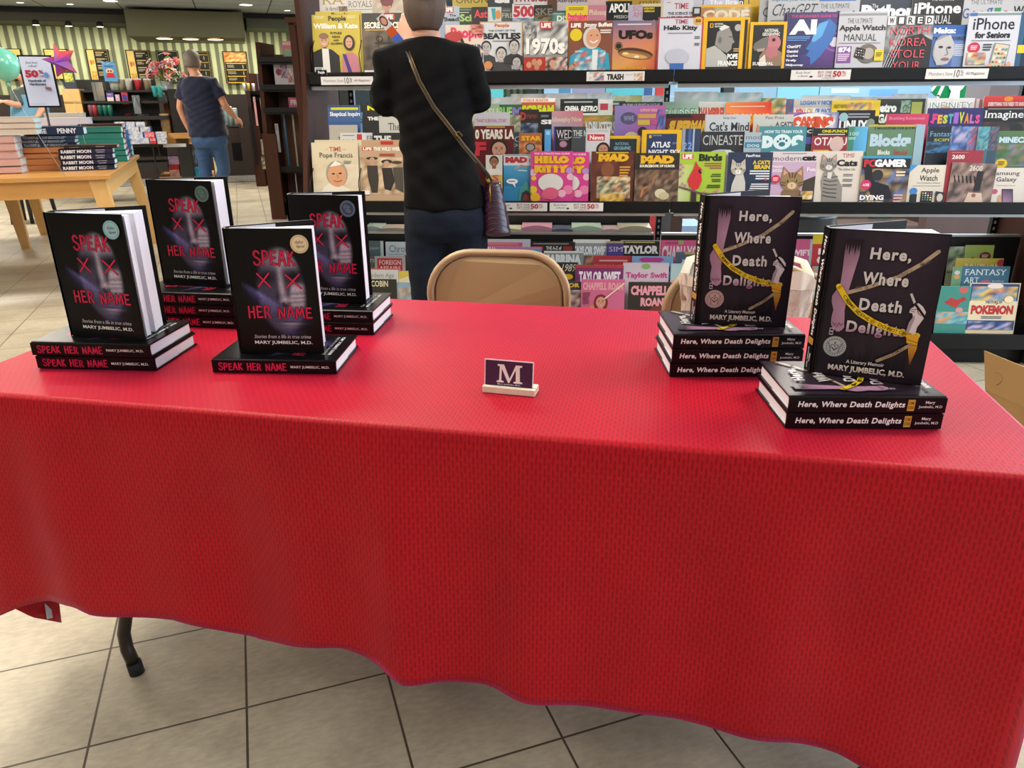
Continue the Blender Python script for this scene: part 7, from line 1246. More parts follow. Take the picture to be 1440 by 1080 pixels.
merch('card_box', 'dark teal drum-shaped box on the book display', 'box', (158, 159.5, 169.5, 173), 12.0, .12, '1c6a70', ops(('e', .5, .6, .2, .2, '4aa0a8')), stand=True)
merch('open_book', 'open striped book tented on the display table', 'book', (188, 161, 211, 176), 11.85, .15, 'b8b0a0', ops(('n', 0, 0, 1, .8, 7, ['2a3058', 'c8c0b0', 'b85048', 'd8d4c8'], 8, 4)), stand=True)
merch('display_stand', 'grey slanted display stand behind the display table', 'stand', (185, 134, 199, 160), SY - .05, .1, '6c7478', ops(('l', [(.1, 1.8), (.5, .1)], .1, '9aa0a4'), ('l', [(.5, .1), (.9, 1.8)], .1, '3a4044')))
# bouquet of lilies in a tall tapered vase
vp = at(242, 163, 12.05, CM); vs = (vp - Vector((0, 0, CAM_H))).length / 1035
vt = thing('flower_vase', 'tall tapered grey-white vase on the display table', 'vase', tuple(vp), 0)
k = MB(); k.lathe([(3.6 * vs, ZT - vp.z + .002), (3.0 * vs, 0), (3.4 * vs, 16 * vs), (4.6 * vs, 26 * vs), (6.6 * vs, 39 * vs)], 20); k.build('vase_body', mat('frosted_vase', '98a0a8', .3, trans=.2), vt)
fb = thing('flower_bouquet', 'large bouquet of pink and white lilies in the tall vase', 'flowers', (vp.x, vp.y, vp.z + 37 * vs), 0)
random.seed(3); kk = MB(); gl = MB()
PET = ['d8788a', 'e8a8b8', 'c84860', 'e8d0d8', 'd85870', 'b8a0d0', 'f0c0c8', 'c83848', 'e0e0e8']
for i in range(46):
 a = random.uniform(0, 2 * PI); rr_ = random.uniform(0, 1) ** .6; cx = math.cos(a) * rr_ * 24 * vs; cy = math.sin(a) * rr_ * 13 * vs; cz = (6 + random.uniform(0, 30) * (1 - rr_ * .55)) * vs
 c_ = hexc(random.choice(PET)); n = Vector((cx, cy - .08, cz - .05)).normalized(); u_ = n.cross(Vector((0, 0, 1))).normalized(); v_ = n.cross(u_); C0 = Vector((cx, cy, cz))
 for j in range(6):
  b2_ = 2 * PI * j / 6 + a; d = u_ * math.cos(b2_) + v_ * math.sin(b2_); s2 = d.cross(n); L = random.uniform(4.5, 6.5) * vs
  q = [C0, C0 + d * L * .5 + s2 * L * .22 + n * L * .25, C0 + d * L + n * L * .15, C0 + d * L * .5 - s2 * L * .22 + n * L * .25]
  kk.f([kk.v(p) for p in q], mix(c_, (1, 1, 1), .15 if j % 2 else 0))
 kk.ball(C0 + n * 1.2 * vs, 1.0 * vs, 6, 4, hexc('c88838'))
for i in range(34):
 a = random.uniform(0, 2 * PI); L = random.uniform(14, 30) * vs; t_ = Vector((math.cos(a) * L, math.sin(a) * L * .5, random.uniform(.1, .9) * 26 * vs)); s2 = Vector((-math.sin(a), math.cos(a), 0)) * 1.6 * vs
 gl.f([gl.v(p) for p in (Vector((0, 0, 0)), t_ * .6 + s2, t_, t_ * .6 - s2)], hexc(random.choice(['4a7a48', '88a858', '2c5038', 'a8b868'])))
kk.build('blossoms', MATTE, fb); gl.build('leaves', MATTE, fb)
merch('book', 'book with an orange patterned cover standing below the lilies', 'book', (229.5, 145, 240, 163), 11.95, .03, '9a6a50', ops(('e', .5, .8, .25, .5, 'd05838'), ('n', 0, 0, 1, .3, 5, ['8a6a58', 'b89078'])), stand=True)
merch('tan_bag', 'tan cloth bag on the oak display table', 'bag', (224, 160, 241, 187), 11.65, .2, 'b8986c', ops(('n', 0, 0, 1, 1.6, 6, ['b8986c', 'a0805a', 'c8a880'], 5, 6)), bevel=.02, stand=True)
merch('wooden_lantern', 'small wooden lantern at the right end of the oak display table', 'lantern', (242.5, 163, 255, 187.5), 11.65, .14, 'a87c50', ops(('r', .25, .3, .75, 1.6, '4a3a30'), ('r', .42, .4, .5, 1.5, 'a87c50'), ('r', .25, 1.55, .75, 1.65, 'b02c38')), stand=True)
merch('green_carton', 'lime green carton on the display behind the customer', 'carton', (219, 150, 226, 163), 12.1, .08, '88c068', ops(('r', .1, .6, .9, 1.0, 'd0e8c0')), stand=True)
# oak display table with black leg, lower shelf and gift boxes
dt = thing('display_table', 'oak display table with black front leg and loaded lower shelf, beside the customer in blue', 'table', (0, 0, 0), 0)
def dpart(nm, x0, y0, x1, y1, Y0, d, m):
 a = at(x0, y0, Y0, CM); b = at(x1, y1, Y0, CM); w = math.hypot(b.x - a.x, b.y - a.y)
 k = MB(); k.box((0, 0, 0), (w, d, a.z - b.z)); o = k.build(nm, m, dt); o.location = (a.x, a.y, b.z); o.rotation_euler = (0, 0, GYA); return o
DY = 11.8
dpart('table_top', 226, 187.5, 292, 194, 11.55, .9, OAK); dpart('apron', 232, 194, 290, 202, 11.6, .03, OAK); dpart('table_top', 128, 203, 226, 206, 11.5, .9, BLKP)
dpart('leg', 213.5, 205, 221, 256, 11.5, .1, BLKP); dpart('leg', 222, 204, 230, 252, 11.75, .09, OAKL); dpart('lower_shelf', 222, 249, 300, 254.5, 11.7, .8, OAK); dpart('leg', 297, 204, 307, 253, 11.75, .09, mat('cream_panel', 'd8ceb0', .6))
dpart('leg', 134, 206, 139, 252, 11.9, .08, BLKP)
merch('sale_label', 'white label strip under the oak display table top', 'label', (229, 202.5, 262, 206.5), 11.56, .004, 'c8ccd0')
merch('gift_box', 'pink and lilac patterned mug box on the lower oak shelf', 'box', (236, 220, 255, 231), 11.75, .25, 'b08cb0', ops(('n', 0, 0, 1, .8, 8, ['c8a8d0', '9a88c0', 'd8b0c0'], 6, 4)))
merch('gift_box', 'red mug box below the lilac one on the lower oak shelf', 'box', (237, 231, 252.5, 239), 11.75, .25, 'c03a3c')
merch('gift_box', 'pink and white patterned mug box at the bottom of the lower oak shelf', 'box', (238, 239, 253.5, 248.5), 11.75, .25, 'd09088', ops(('n', 0, 0, 1, .7, 9, ['d8a8a0', 'c87068', 'e8c8c0'], 6, 3)))
merch('gift_box', 'white mug box with two grey figures on the lower oak shelf', 'box', (254, 231.5, 267, 249), 11.68, .2, 'cfc8c0', ops(('r', .3, .3, .45, .9, '3a5068'), ('r', .55, .3, .7, .9, '3a5068')))
merch('gift_box', 'turquoise gift box at the right of the lower oak shelf', 'box', (273, 236.5, 281, 249), 11.68, .2, '3a9ac8'); merch('gift_bag', 'blue gift bag standing at the back of the lower oak shelf', 'bag', (258, 212, 276, 231), 11.95, .2, '6a90b8', ops(('n', 0, 0, 1, 1.1, 12, ['6a90b8', 'a8c0d8', '4a6898', '8ab0c8'], 6, 6)))
# boxes of patterned white books on the black display table
random.seed(5); nlab = 0
BXC = ['c8ccd0', 'b8c4d8', 'd0ccd0', '6a88c0', 'c8d4d8', 'd8d0c8']
rows = [(171.5, 178.5, [(160, 176), (176, 190), (190, 204)]), (178.5, 186, [(158, 176), (176, 196), (196, 212)]), (186, 194, [(160, 180), (180, 202), (202, 218), (218, 234)]), (194, 202.5, [(160, 182), (182, 210), (210, 220), (220, 234)])]
ordn = ['first', 'second', 'third', 'fourth']; rn = ['top', 'upper middle', 'lower middle', 'bottom']
for r_, (y0, y1, cs) in enumerate(rows):
 for c2, (x0, x1) in enumerate(cs):
  red = (r_ == 3 and c2 == 2) or (r_ == 2 and c2 == 2)
  merch('boxed_book_set', '%s boxed book set, %s from the left in the %s display pile layer' % ('red' if red else 'patterned pale', ordn[c2], rn[r_]), 'box', (x0, y0, x1, y1 - .4), 11.45 - .02 * r_, .3, 'c03440' if red else BXC[(r_ + c2) % 6], ops(('n', 0, 0, .95, .5, 40 + r_ * 5 + c2, ['e0a0a8', 'c03440'] if red else ['c8ccd4', '8aa0c8', 'd8d8d8', '9a9cb0'], 7, 3), ('r', 0, 0, .08, 'H', '7a88b8')), group='boxed sets piled on the display table')
# tray and cabinet by the café pick-up end
merch('condiment_cabinet', 'dark brown café cabinet left of the tall racks', 'cabinet', (345.5, 127, 364, 231), 12.6, .6, '2c2020', ops(('r', 0, 0, 1, .12, '4a5058'), ('r', 0, 4.2, 1, 'H', '15151a')))
merch('waste_cabinet', 'low black café cabinet with two tone brown panel behind the customer in blue', 'cabinet', (322, 178, 342, 226), 13.6, .5, '3a302c', ops(('r', 0, 0, 1, .15, '101010'), ('r', 0, 1.7, 1, 'H', '0c0e14')))
for i, (x, y0, y1, c_) in enumerate(((320, 152, 176, '88b0c0'), (326, 156, 177, 'a8b8b8'), (333, 158, 178, '9ac0d0'), (314, 158, 180, '58a848'))): cup(x, y1, y1 - y0, 6, 13.75, c_, ['clear bluish bottle right of the customer hand', 'grey white bottle behind the customer hand', 'pale blue bottle farthest right behind the customer', 'bright green bottle beside the customer elbow'][i], 'bottles behind the customer', name='bottle', taper=1.0)
for i, (x, c_) in enumerate(((344, 'd8d8d8'), (350, 'c8a838'), (357, 'd0d0d0'))): cup(x, 128, 8, 4, 12.9, c_, ['small white dispenser left on the dark café cabinet', 'small yellow dispenser on the dark café cabinet', 'small white dispenser right on the dark café cabinet'][i], 'dispensers on the dark café cabinet', name='dispenser')
# ---- sale sign on a stand, balloons
sp0 = at(23, 77, 6.92, CM); sp1 = at(87, 151, 6.92, CM)
sw = math.hypot(sp1.x - sp0.x, sp1.y - sp0.y) * 1.0; shh = sp0.z - sp1.z
sg = thing('sale_sign', 'white framed 50 percent off hardcovers sign on a black stand', 'sign', (sp0.x, sp0.y, .0), GYA)
k = MB(); k.box((0, 0, sp1.z), (sw, .015, sp0.z), hexc('14161a')); k.build('frame', MATTE, sg)
k = MB(); k.box((.012, -.004, sp1.z + .012), (sw - .012, .001, sp0.z - .012), hexc('b8c4e0'))
A = Art(k, sw, lambda u, v, l: Vector((u * sw, -.0045 - l, sp0.z - v * sw)), step=.0006); HH = shh / sw
A.text('Book Now!', .22, .20, .56, .27, '3a4050', .0, shear=.2); A.text('is Book!', .28, .30, .52, .37, '3a4050', .0, shear=.2)
A.text('50', .13, .46, .52, .70, 'a02c40', .06); A.text('%', .54, .46, .68, .58, '8a3a50', .03); A.text('OFF', .54, .63, .68, .69, '7a4a60', .02)
A.text('Hundreds of', .18, .75, .70, .83, '30405a', .04); A.text('Hardcovers', .20, .86, .68, .94, '30405a', .04); A.ell(.75, .62, .07, .09, '5a88c8'); A.ell(.72, 1.02, .10, .035, 'a86a58'); A.line([(.66, .92), (.68, 1.05), (.82, 1.06)], .012, '5a4a58')
for q in range(5): A.line([(.66 + q * .035, 1.03), (.65 + q * .04, 1.12)], .012, '50465a')
A.lines(.08, HH - .12, .6, 1, .012, '9aa4bc')
k.build('poster', MATTE, sg)
k = MB(); k.tube([(sw * .5, .008, .78), (sw * .5, .008, sp1.z)], .008, 8); k.build('pole', BLKP, sg); k = MB(); k.lathe([(.11, .0), (.11, .012), (.02, .03)], 20, c=(sw * .5, .008, .785)); k.build('base', BLKP, sg)
# ---- oak table with piles of hardcovers
th_ = .785
fr = onz(154, 246, th_); br_ = onz(198, 216, th_)
dv = (br_ - fr); dv.z = 0; dl = dv.length; ang = math.atan2(-dv.x, dv.y)
ot = thing('oak_table', 'oak table with splayed legs carrying piles of hardcovers at the left edge', 'table', (fr.x, fr.y, 0), ang)
ow = 2.2; od = min(dl, 2.1)
boxo('table_top', (-ow, 0, th_ - .028), (0, od, th_), OAK, ot, .003)
boxo('apron', (-ow + .05, .03, th_ - .135), (-.09, .05, th_ - .028), OAK, ot); boxo('apron', (-.05, .08, th_ - .135), (-.03, od - .08, th_ - .028), OAKL, ot)
for x, y, sx, sy in ((-.03, .03, 1, -1), (-.03, od - .03, 1, 1), (-ow + .03, .03, -1, -1), (-ow + .03, od - .03, -1, 1)):
 k = MB(); w0, w1 = .105, .06; s_ = -1 if sx > 0 else 1
 top = [(x, y), (x + s_ * w0, y), (x + s_ * w0, y - sy * .07), (x, y - sy * .07)]; bot = [(x + sx * .07, y + sy * .03), (x + sx * .07 + s_ * w1, y + sy * .03), (x + sx * .07 + s_ * w1, y + sy * .03 - sy * .05), (x + sx * .07, y + sy * .03 - sy * .05)]
 k.loft([[(a, b, 0) for a, b in bot], [(a, b, th_ - .03) for a, b in top]], smooth=False); k.build('leg', OAKL, ot, bevel=.003)
# second small oak table behind it (leg visible) with black chair legs
lf = onz(38, 349, 0)
o2 = thing('oak_side_table', 'small oak table behind the left end of the oak book table, one leg showing', 'table', (lf.x, lf.y, 0), ang)
boxo('table_top', (-.9, -.05, .70), (.06, .9, .73), OAK, o2); boxo('apron', (-.8, .0, .60), (.0, .02, .70), OAK, o2)
for x, y in ((0, 0), (0, .8), (-.8, 0), (-.8, .8)):
 k = MB(); k.loft([[(x - .035, y - .03, 0), (x + .03, y - .03, 0), (x + .03, y + .03, 0), (x - .035, y + .03, 0)], [(x - .10, y - .04, .70), (x + .02, y - .04, .70), (x + .02, y + .04, .70), (x - .10, y + .04, .70)]], smooth=False); k.build('leg', OAKL, o2)
bc = onz(50, 312, 0)
bch = thing('black_stool', 'black wooden stool behind the oak tables, two legs showing', 'stool', (bc.x, bc.y, 0), .2)
boxo('seat', (-.2, -.18, .44), (.2, .18, .47), BLKP, bch)
for x, y in ((-.14, -.12), (.02, -.12), (-.14, .14), (.14, .14)):
 k = MB(); k.tube([(x * 1.2, y * 1.2, 0), (x, y, .44)], [.02, .026], 8); k.build('leg', BLKP, bch)
def pile(px, py, wpx, n, t_px, depth, spine, page, group, label, topc=None, fn=None, zb=th_, dy=0.0, title=None, Y=None, topy=None):
 """pile of hardcovers; px,py = left lower corner of the lowest spine"""
 base = onz(px, py, zb) if Y is None else at(px, py, Y)
 s = (base - Vector((0, 0, CAM_H))).length / 1045; w = wpx * s; t = t_px * s if topy is None else (at(px, topy, Y).z - zb) / n
 nm = {1: ['only'], 2: ['lower', 'upper'], 3: ['bottom', 'middle', 'top'], 4: ['bottom', 'second', 'third', 'top']}
 src = None
 for i in range(n):
  lb = label + ', ' + (nm[n][i] if n in nm else ('bottom', 'second', 'third', 'fourth', 'fifth', 'sixth', 'seventh', 'eighth', 'ninth', 'tenth')[i]) + ' one' if n > 1 else label
  if src is None:
   k = MB(); c_ = hexc(spine)
   k.box((0, 0, 0), (w, depth, t * .1), c_); k.box((0, 0, t * .88), (w, depth, t * .98), hexc(topc or spine)); k.box((0, 0, 0), (w, .006, t * .98), c_)
   k.box((w * .02, .006, t * .1), (w * .985, depth * .97, t * .88), hexc(page))
   if title:
    A = Art(k, w, lambda u, v, l: Vector((u * w, -.0005 - l, t - v * w)), step=.0005); H = t / w
    for tt in title: A.text(tt[0], tt[1], H * tt[2], tt[3], H * tt[4], tt[5], .03, tt[6] if len(tt) > 6 else False)
   src = k.build('hardcover_book', MATTE); o = src
  else: o = src.copy(); COL.objects.link(o)
  tag(o, lb, 'book', group); jx = random.uniform(-.006, .006)
  o.location = (base.x + jx, base.y + dy + random.uniform(-.004, .004), zb + .0005 + i * t * 1.0); o.rotation_euler = (0, 0, ang + random.uniform(-.02, .02))
 return w, t, base, s
random.seed(9)
w_, t_, b0, s0 = pile(28, 241, 59, 4, 6.4, .17, 'b8784c', 'd8d4c8', 'books piled on the oak table', 'orange-brown hardcover in the front pile of four', topc='d0a838')
pile(29, 215, 58, 3, 7.4, .17, '28344c', 'c8dce4', 'books piled on the oak table', 'slate blue hardcover above the orange pile', zb=th_ + 4 * t_ + .001, Y=5.24, topy=192, title=[('ROBERT', .08, .15, .36, .45, 'a8b4c0'), ('GREENE', .08, .52, .36, .85, 'a8b4c0'), ('THE SECOND LIFE', .42, .2, .84, .45, '98a4b0'), ('OF MIRACLES', .42, .55, .8, .8, '98a4b0')])
zb2 = at(29, 192, 5.24).z + .002
pile(33, 190, 61, 1, 8.6, .19, '24304a', 'c0dce4', 'books piled on the oak table', 'navy hardcover with a large white author name on the tallest pile', zb=zb2, Y=5.26, topy=179, title=[('LOUISE', .06, .2, .38, .78, 'd8dce4'), ('PENNY', .56, .2, .88, .78, 'd8dce4')])
w4, t4, b4, s4 = pile(87.5, 241, 57, 4, 6.2, .17, '23253c', 'c0dce4', 'books piled on the oak table', 'midnight blue moon-titled hardcover in the corner pile of four', title=[('RABBIT MOON', .04, .18, .60, .8, 'd8dce8', True), ('JENNIFER', .68, .2, .86, .45, '9a9cb0'), ('HAIGH', .7, .55, .84, .8, '9a9cb0')])
pile(91, 215, 56, 1, 9.5, .165, '2a2220', 'd0a8b0', 'books piled on the oak table', 'near-black hardcover on top of the corner pile', topc='4a3c34', zb=th_ + 4 * t4 + .001, Y=5.22, topy=205, title=[('CALLED', .1, .5, .28, .75, '8a8078'), ('RACHEL', .6, .35, .76, .58, 'b0a8a0')])
pile(-10, 245, 31, 5, 8.2, .2, 'c09c98', 'c8d4dc', 'books piled on the oak table', 'pale pink hardcover in the leftmost pile', topc='c8a8a8', dy=-.02)
zt = th_ + 5 * 8.2 * s0 * .98 + .004
pile(-12, 208, 34, 2, 8, .2, 'c8c8c0', 'd0d8d8', 'books piled on the oak table', 'off-white hardcover above the pale pink pile', zb=zt, Y=5.02, topy=191)
pile(-14, 192, 46, 3, 9, .22, 'c8bcb0', 'b8d8e0', 'books piled on the oak table', 'cream hardcover at the top of the leftmost pile', topc='b8a088', zb=at(-12, 191, 5.02).z + .002, Y=5.04, topy=165)
q_ = onz(112, 232, th_)
for (px, py, wp, n, tp, sp_, pg, lb, tc_) in ((113, 229, 50, 6, 6.6, '2a7268', 'c8e0e4', 'teal hardcover in the pile behind the corner', '3a8a78'), (119, 224, 47, 7, 5.6, '3a2220', 'd8a0b0', 'dark brown hardcover in the tall pile behind the teal ones', '4a3028'), (127, 221, 46, 5, 6.0, '3a70a8', 'c8d8e0', 'blue hardcover in the rearmost right pile', '6a90b8'), (104, 226, 9, 6, 6.5, '2c6ab0', 'c8d8e4', 'bright blue slim volume beside the teal pile', None), (80, 222, 28, 5, 6.6, '4a3038', 'c8c0c8', 'maroon hardcover between the two tallest piles', '5a4048'), (62, 205, 52, 5, 8, 'c0c0cc', 'c8d8e0', 'pale lilac hardcover in the rear pile', 'ccd0d8'), (70, 200, 40, 6, 6, 'b8b0a0', 'c8d0d4', 'cream and blue patterned hardcover in the rear middle pile', 'a8b8d0')):
 pile(px, py, wp, n, tp, .17, sp_, pg, 'books piled on the oak table', lb, topc=tc_, **({'Y': 6.5, 'topy': 166} if px == 62 else {'Y': 6.72, 'topy': 159} if px == 70 else {}))
# ---- balloons
bp_ = at(5, 91, 5.4, CM); k = MB(); rb = 19.5 * (bp_.y) / 1030 * .95
rings = []
for j in range(15):
 t = -PI / 2 + PI * j / 14; r_ = rb * max(math.cos(t), .03) * (1 - .08 * math.sin(t) * -1); rings.append([(bp_.x + r_ * math.cos(2 * PI * i / 24), bp_.y + r_ * math.sin(2 * PI * i / 24), bp_.z + rb * 1.08 * math.sin(t)) for i in range(24)])
k.loft(rings); k.lathe([(.012, 0), (.004, .03)], 10, c=(bp_.x, bp_.y, bp_.z - rb * 1.08 - .025)); bl = k.build('balloon', mat('mint_latex', '6cc4ae', .12, spec=.6, coat=.6)); tag(bl, 'mint green round balloon at the left edge of the sign', 'balloon')
k = MB(); k.tube([(bp_.x, bp_.y, bp_.z - rb * 1.1), (bp_.x + .02, bp_.y + .1, 1.1), (bp_.x + .03, bp_.y + .3, th_ + .01)], .0015, 5); k.build('string', MATTE, bl)
sc_ = at(82.5, 89, 6.7, CM); k = MB(); ss = sc_.y / 1030
def starcol(z): return mix(hexc('a03850'), hexc('6a3ab0'), max(0, 1 - abs(z) / (8 * ss))) if z < 9 * ss else hexc('d85038')
pts_px = [(74.5, 60), (84, 72), (104, 71), (97, 86), (109, 103), (93, 99), (80, 109), (78, 92), (58, 83), (77, 79)]
P2 = [(at(x, y, 6.7, CM) - sc_) for x, y in pts_px]
ctrF = Vector((0, -.05, 0)); ctrB = Vector((0, .05, 0))
for c0, fl_ in ((ctrF, 1), (ctrB, -1)):
 for i in range(10):
  a, b = P2[i], P2[(i + 1) % 10]; cc = [starcol(c0.z), starcol(a.z), starcol(b.z)]; ids = [k.v(sc_ + c0), k.v(sc_ + a), k.v(sc_ + b)]
  if fl_ < 0: ids = ids[::-1]; cc = cc[::-1]
  k.f(ids, cols=cc)
FOIL = print_mat('foil_print', .4, .3); so = k.build('foil_star_balloon', FOIL); tag(so, 'red and violet foil star balloon over the corner of the sale sign', 'balloon')
k = MB(); k.tube([sc_ + P2[6] * .95, sc_ + Vector((0, .1, -.25)), Vector((sc_.x + .02, sc_.y + .1, th_ + .05))], .0015, 5); k.build('string', MATTE, so)
# ---- further racks beyond the left bay
def far_rack(label, fx, fy, Yd, w, ztop, decks):
 f0 = onz(fx, fy, 0); t = thing('magazine_rack', label, 'magazine rack', (f0.x, f0.y, 0), R(-4))
 for x, wd in ((0, .16), (w, .1)):
  k = MB(); prof = [(-.02, 0), (-.02, .4), (.02, 1.0), (.06, ztop - .45), (.10, ztop), (.5, ztop), (.5, 0)]; n = len(prof)
  for xx in (x, x + .045): k.V += [(xx, y, z) for y, z in prof]
  k.f(list(range(n))); k.f(list(range(n, 2 * n))[::-1])
  for j in range(n): k.f([j, n + j, n + (j + 1) % n, (j + 1) % n])
  k.build('side_panel', DWOOD, t)
 boxo('front_edge', (0, -.03, 0), (.15, .0, .9), DWOOD, t); boxo('back_panel', (.03, .46, 0), (w, .48, ztop - .1), mat('warm_back_panel', '6a4c40', .35), t)
 for z in [at(fx + 12, y, Yd + .04).z - .07 for y in decks]: boxo('shelf_lip', (.04, .0, z + .02), (w, .03, z + .07), BLACK, t); boxo('shelf_deck', (.04, .03, z), (w, .46, z + .02), BLACK, t)
 return t, f0
fr1, f1 = far_rack('dark magazine rack beyond the left end of the main rack, nearer of two', 384, 308, 8.3, 1.1, 1.80, (80, 119, 151, 234, 277))
fr2, f2_ = far_rack('dark magazine rack beyond the left end of the main rack, farther of two', 362, 262, 11, 1.0, 1.62, (127, 136, 191, 218, 238))
def farmag(px0, py0, px1, py1, Y0, label, c_, fn, grp='magazines on the far racks'):
 o, w, h, a, b = pbox('magazine', label, 'magazine', px0, py0, px1, py1, Y0, .012, c_, fn, m=None, group=grp, slope=math.tan(R(-4)), mtl=PRINT); return o
farmag(396, 58, 416, 80, 8.27, 'pink magazine titled with pale capitals MIND on the nearer far rack', 'b86878', ops(T('MINDFUL', .05, .05, 1.0, .3, 'd8b8c0', .04), ('r', .1, .55, .9, 1.1, '88a088')))
farmag(383, 80.5, 414, 119, 8.27, 'white Christmas-red baking magazine on the nearer far rack', 'c8c4cc', ops(T('Bake from', .1, .1, .9, .3, '8a5a70', .0, True, .2), ('e', .25, .7, .16, .16, '8a2c3c'), ('n', .35, .35, .7, 1.0, 3, ['4a5090', 'c8b8c0', '7a4a60']), ('n', .7, .6, 1, 1.2, 5, ['c8c8d0', 'a04848'])))
farmag(405, 137, 421, 151, 8.27, 'pink and white magazine top in the middle of the nearer far rack', 'b05070', ops(T('FR', .2, .2, .9, .7, 'd0b8c0', .05)))
farmag(396, 151, 408, 234, 8.27, 'tall steel blue folder in the wire pocket of the nearer far rack', '2c5878', None); farmag(409, 152, 420, 234, 8.27, 'tall grey magazine in the wire pocket of the nearer far rack', '8a8478', None); farmag(386, 174, 395, 214, 8.27, 'white leaflet with small print on the nearer far rack', 'c0c0c4', ops(('x', .3, .3, .8, 8, .12, '6a6a70')))
farmag(414, 240, 419, 277, 8.27, 'narrow white leaflet low on the nearer far rack', 'b8bcc4', None)
for i, (a, b, y0, y1, c_, lb) in enumerate(((361, 364, 102, 126, '6a88c0', 'blue magazine edge-on upright on the farther rack'), (364.5, 367, 96, 127, 'd0ccb0', 'cream magazine edge-on upright on the farther rack'), (368, 374, 91, 136, 'a8a08c', 'beige magazine pack on the farther rack'), (365, 376, 138, 191, '8a8478', 'grey stack of newspapers in the farther rack'), (366, 378, 196, 218, '7a8890', 'blue and orange magazine low on the farther rack'), (367, 379, 220, 238, '6a7860', 'green framed magazine lowest on the farther rack'), (355.5, 358, 136, 177, 'c09098', 'pink edged magazine upright left of the farther rack'))):
 farmag(a, y0, b, y1, 10.97, lb, c_, ops(('n', 0, 0, 1, 3, 70 + i, [c_, 'b8b0a4', c_, '5a5048'], 3, 8)))
# pale shelf top boards of the far racks
# ---- things seen through the rack: round siren sign on the glass, blue boards, low seat, papers
sgp = at(1350, 92, WB - .02)
k = MB(); rr0 = 46 * WB * .95 / 1030
A = Art(k, rr0, lambda u, v, l: Vector((u * rr0, -.002 - l, -v * rr0)), step=.0006)
k.lathe([(rr0, 0), (rr0, .01)], 40); k.V = [(x, z, y) for x, y, z in k.V]
k = MB(); k.loft([[(rr0 * math.cos(2 * PI * i / 48), y, rr0 * math.sin(2 * PI * i / 48)) for i in range(48)] for y in (.01, 0)], hexc('0a8044'), smooth=False)
A = Art(k, rr0, lambda u, v, l: Vector((u * rr0, -.002 - l, -v * rr0)), step=.0006)
GW = 'dfe4e2'
for g in (-1, 1):
 for i, (x0, x1, w2) in enumerate(((.30, .50, .10), (.50, .78, .09), (.68, .98, .08))): A.line([(g * x0, -.3), (g * x0 * 1.05, .1), (g * (x0 + .06), .45), (g * x1 * .95, .85 - i * .12)], w2, GW)
 for i in range(3): A.line([(g * .95, .1 + i * .2), (g * .75, .2 + i * .2)], .06, GW)
A.ell(0, .38, .28, .36, GW, 24); A.poly([(-.12, .6), (.12, .6), (.16, .9), (-.16, .9)], GW); A.line([(-.06, .5), (0, .54), (.06, .5)], .03, '0a8044'); A.line([(-.02, .36), (0, .42), (.03, .36)], .02, '0a8044')
so2 = k.build('round_sign', MATTE); tag(so2, 'round green and white siren sign on the window behind the rack', 'sign'); so2.location = sgp
def rearbox(name, label, cat, x0, y0, x1, y1, Y, d, c_, fn=None, to_floor=False, mtl=None):
 a = at(x0, y0, Y); b = at(x1, y1, Y); z1 = a.z; z0 = 0 if to_floor else b.z; w = b.x - a.x
 k = MB(); k.box((0, 0, 0), (w, d, z1 - z0), hexc(c_));
 if fn: A = Art(k, w, lambda u, v, l: Vector((min(1, max(0, u)) * w, -.002 - l, z1 - z0 - min(v * w, z1 - z0))), step=.001); fn(A, (z1 - z0) / w)
 o = k.build(name, mtl or MATTE); tag(o, label, cat); o.location = (a.x, Y, z0); return o
rearbox('wood_column', 'brown wooden column standing behind the right bay', 'column', 1394, 119, 1437, 300, 6.6, .35, '4a3630', to_floor=True, mtl=COLB)
rearbox('notice_board', 'pale blue notice board on the window behind the rack, right one', 'board', 1154, 121, 1306, 145, WB - .06, .02, '8ab4d8', ops(('r', .1, .02, .35, .06, 'b8d0e4'), ('r', .45, .03, .7, .08, '6aa0d0'), ('r', .0, .1, 1, .14, '9cc8e0')))
rearbox('notice_board', 'sky blue notice board on the window behind the rack, left one', 'board', 1094, 122, 1149, 145, WB - .06, .02, '78b4cc')
for i, (x0, x1, c_) in enumerate(((683, 708, '5ab8c8'), (786, 802, '4a88b8'), (806, 850, '8a90b8'), (852, 905, '58b0c4'), (906, 916, '3a5a90'), (923, 932, 'b04040'))): rearbox('book_display', ['turquoise', 'blue', 'lilac', 'cyan', 'navy', 'red'][i] + ' display panel seen through the gap under the top shelf', 'display panel', x0, 121, x1, 150, 5.6, .05, c_, to_floor=True)
rearbox('waste_bin', 'dark round bin behind the low gap of the right bay', 'bin', 1116, 303, 1188, 330, 5.6, .3, '1a2430', to_floor=True) if False else None
bp2 = onz(1150, 345, 0); tt_ = at(1150, 305, 5.3); k = MB(); k.lathe([(.17, 0), (.19, tt_.z * .95), (.2, tt_.z), (.17, tt_.z + .015), (.03, tt_.z + .01)], 28, c=(tt_.x, 5.45, 0)); o = k.build('round_bin', mat('dark_blue_bin', '141e2a', .3)); tag(o, 'dark navy round bin standing behind the right bay of the rack', 'bin')
rearbox('paper_carton', 'pale blue carton on the floor behind the right bay', 'carton', 948, 318, 990, 345, 5.4, .35, '8aa4c4', to_floor=True)
rearbox('brown_cabinet', 'brown wooden cabinet behind the gap of the right bay', 'cabinet', 944, 300, 957, 345, 5.0, .3, '5a4440', to_floor=True, mtl=COLB)
rearbox('green_post', 'dark green post behind the low gap of the right bay', 'post', 1231, 290, 1246, 345, 6.9, .1, '1c4038', to_floor=True)
rearbox('brown_bench', 'long brown bench along the rear wall', 'bench', 1186, 318, 1300, 340, 6.4, .4, '3a2824', to_floor=True, mtl=COLB)
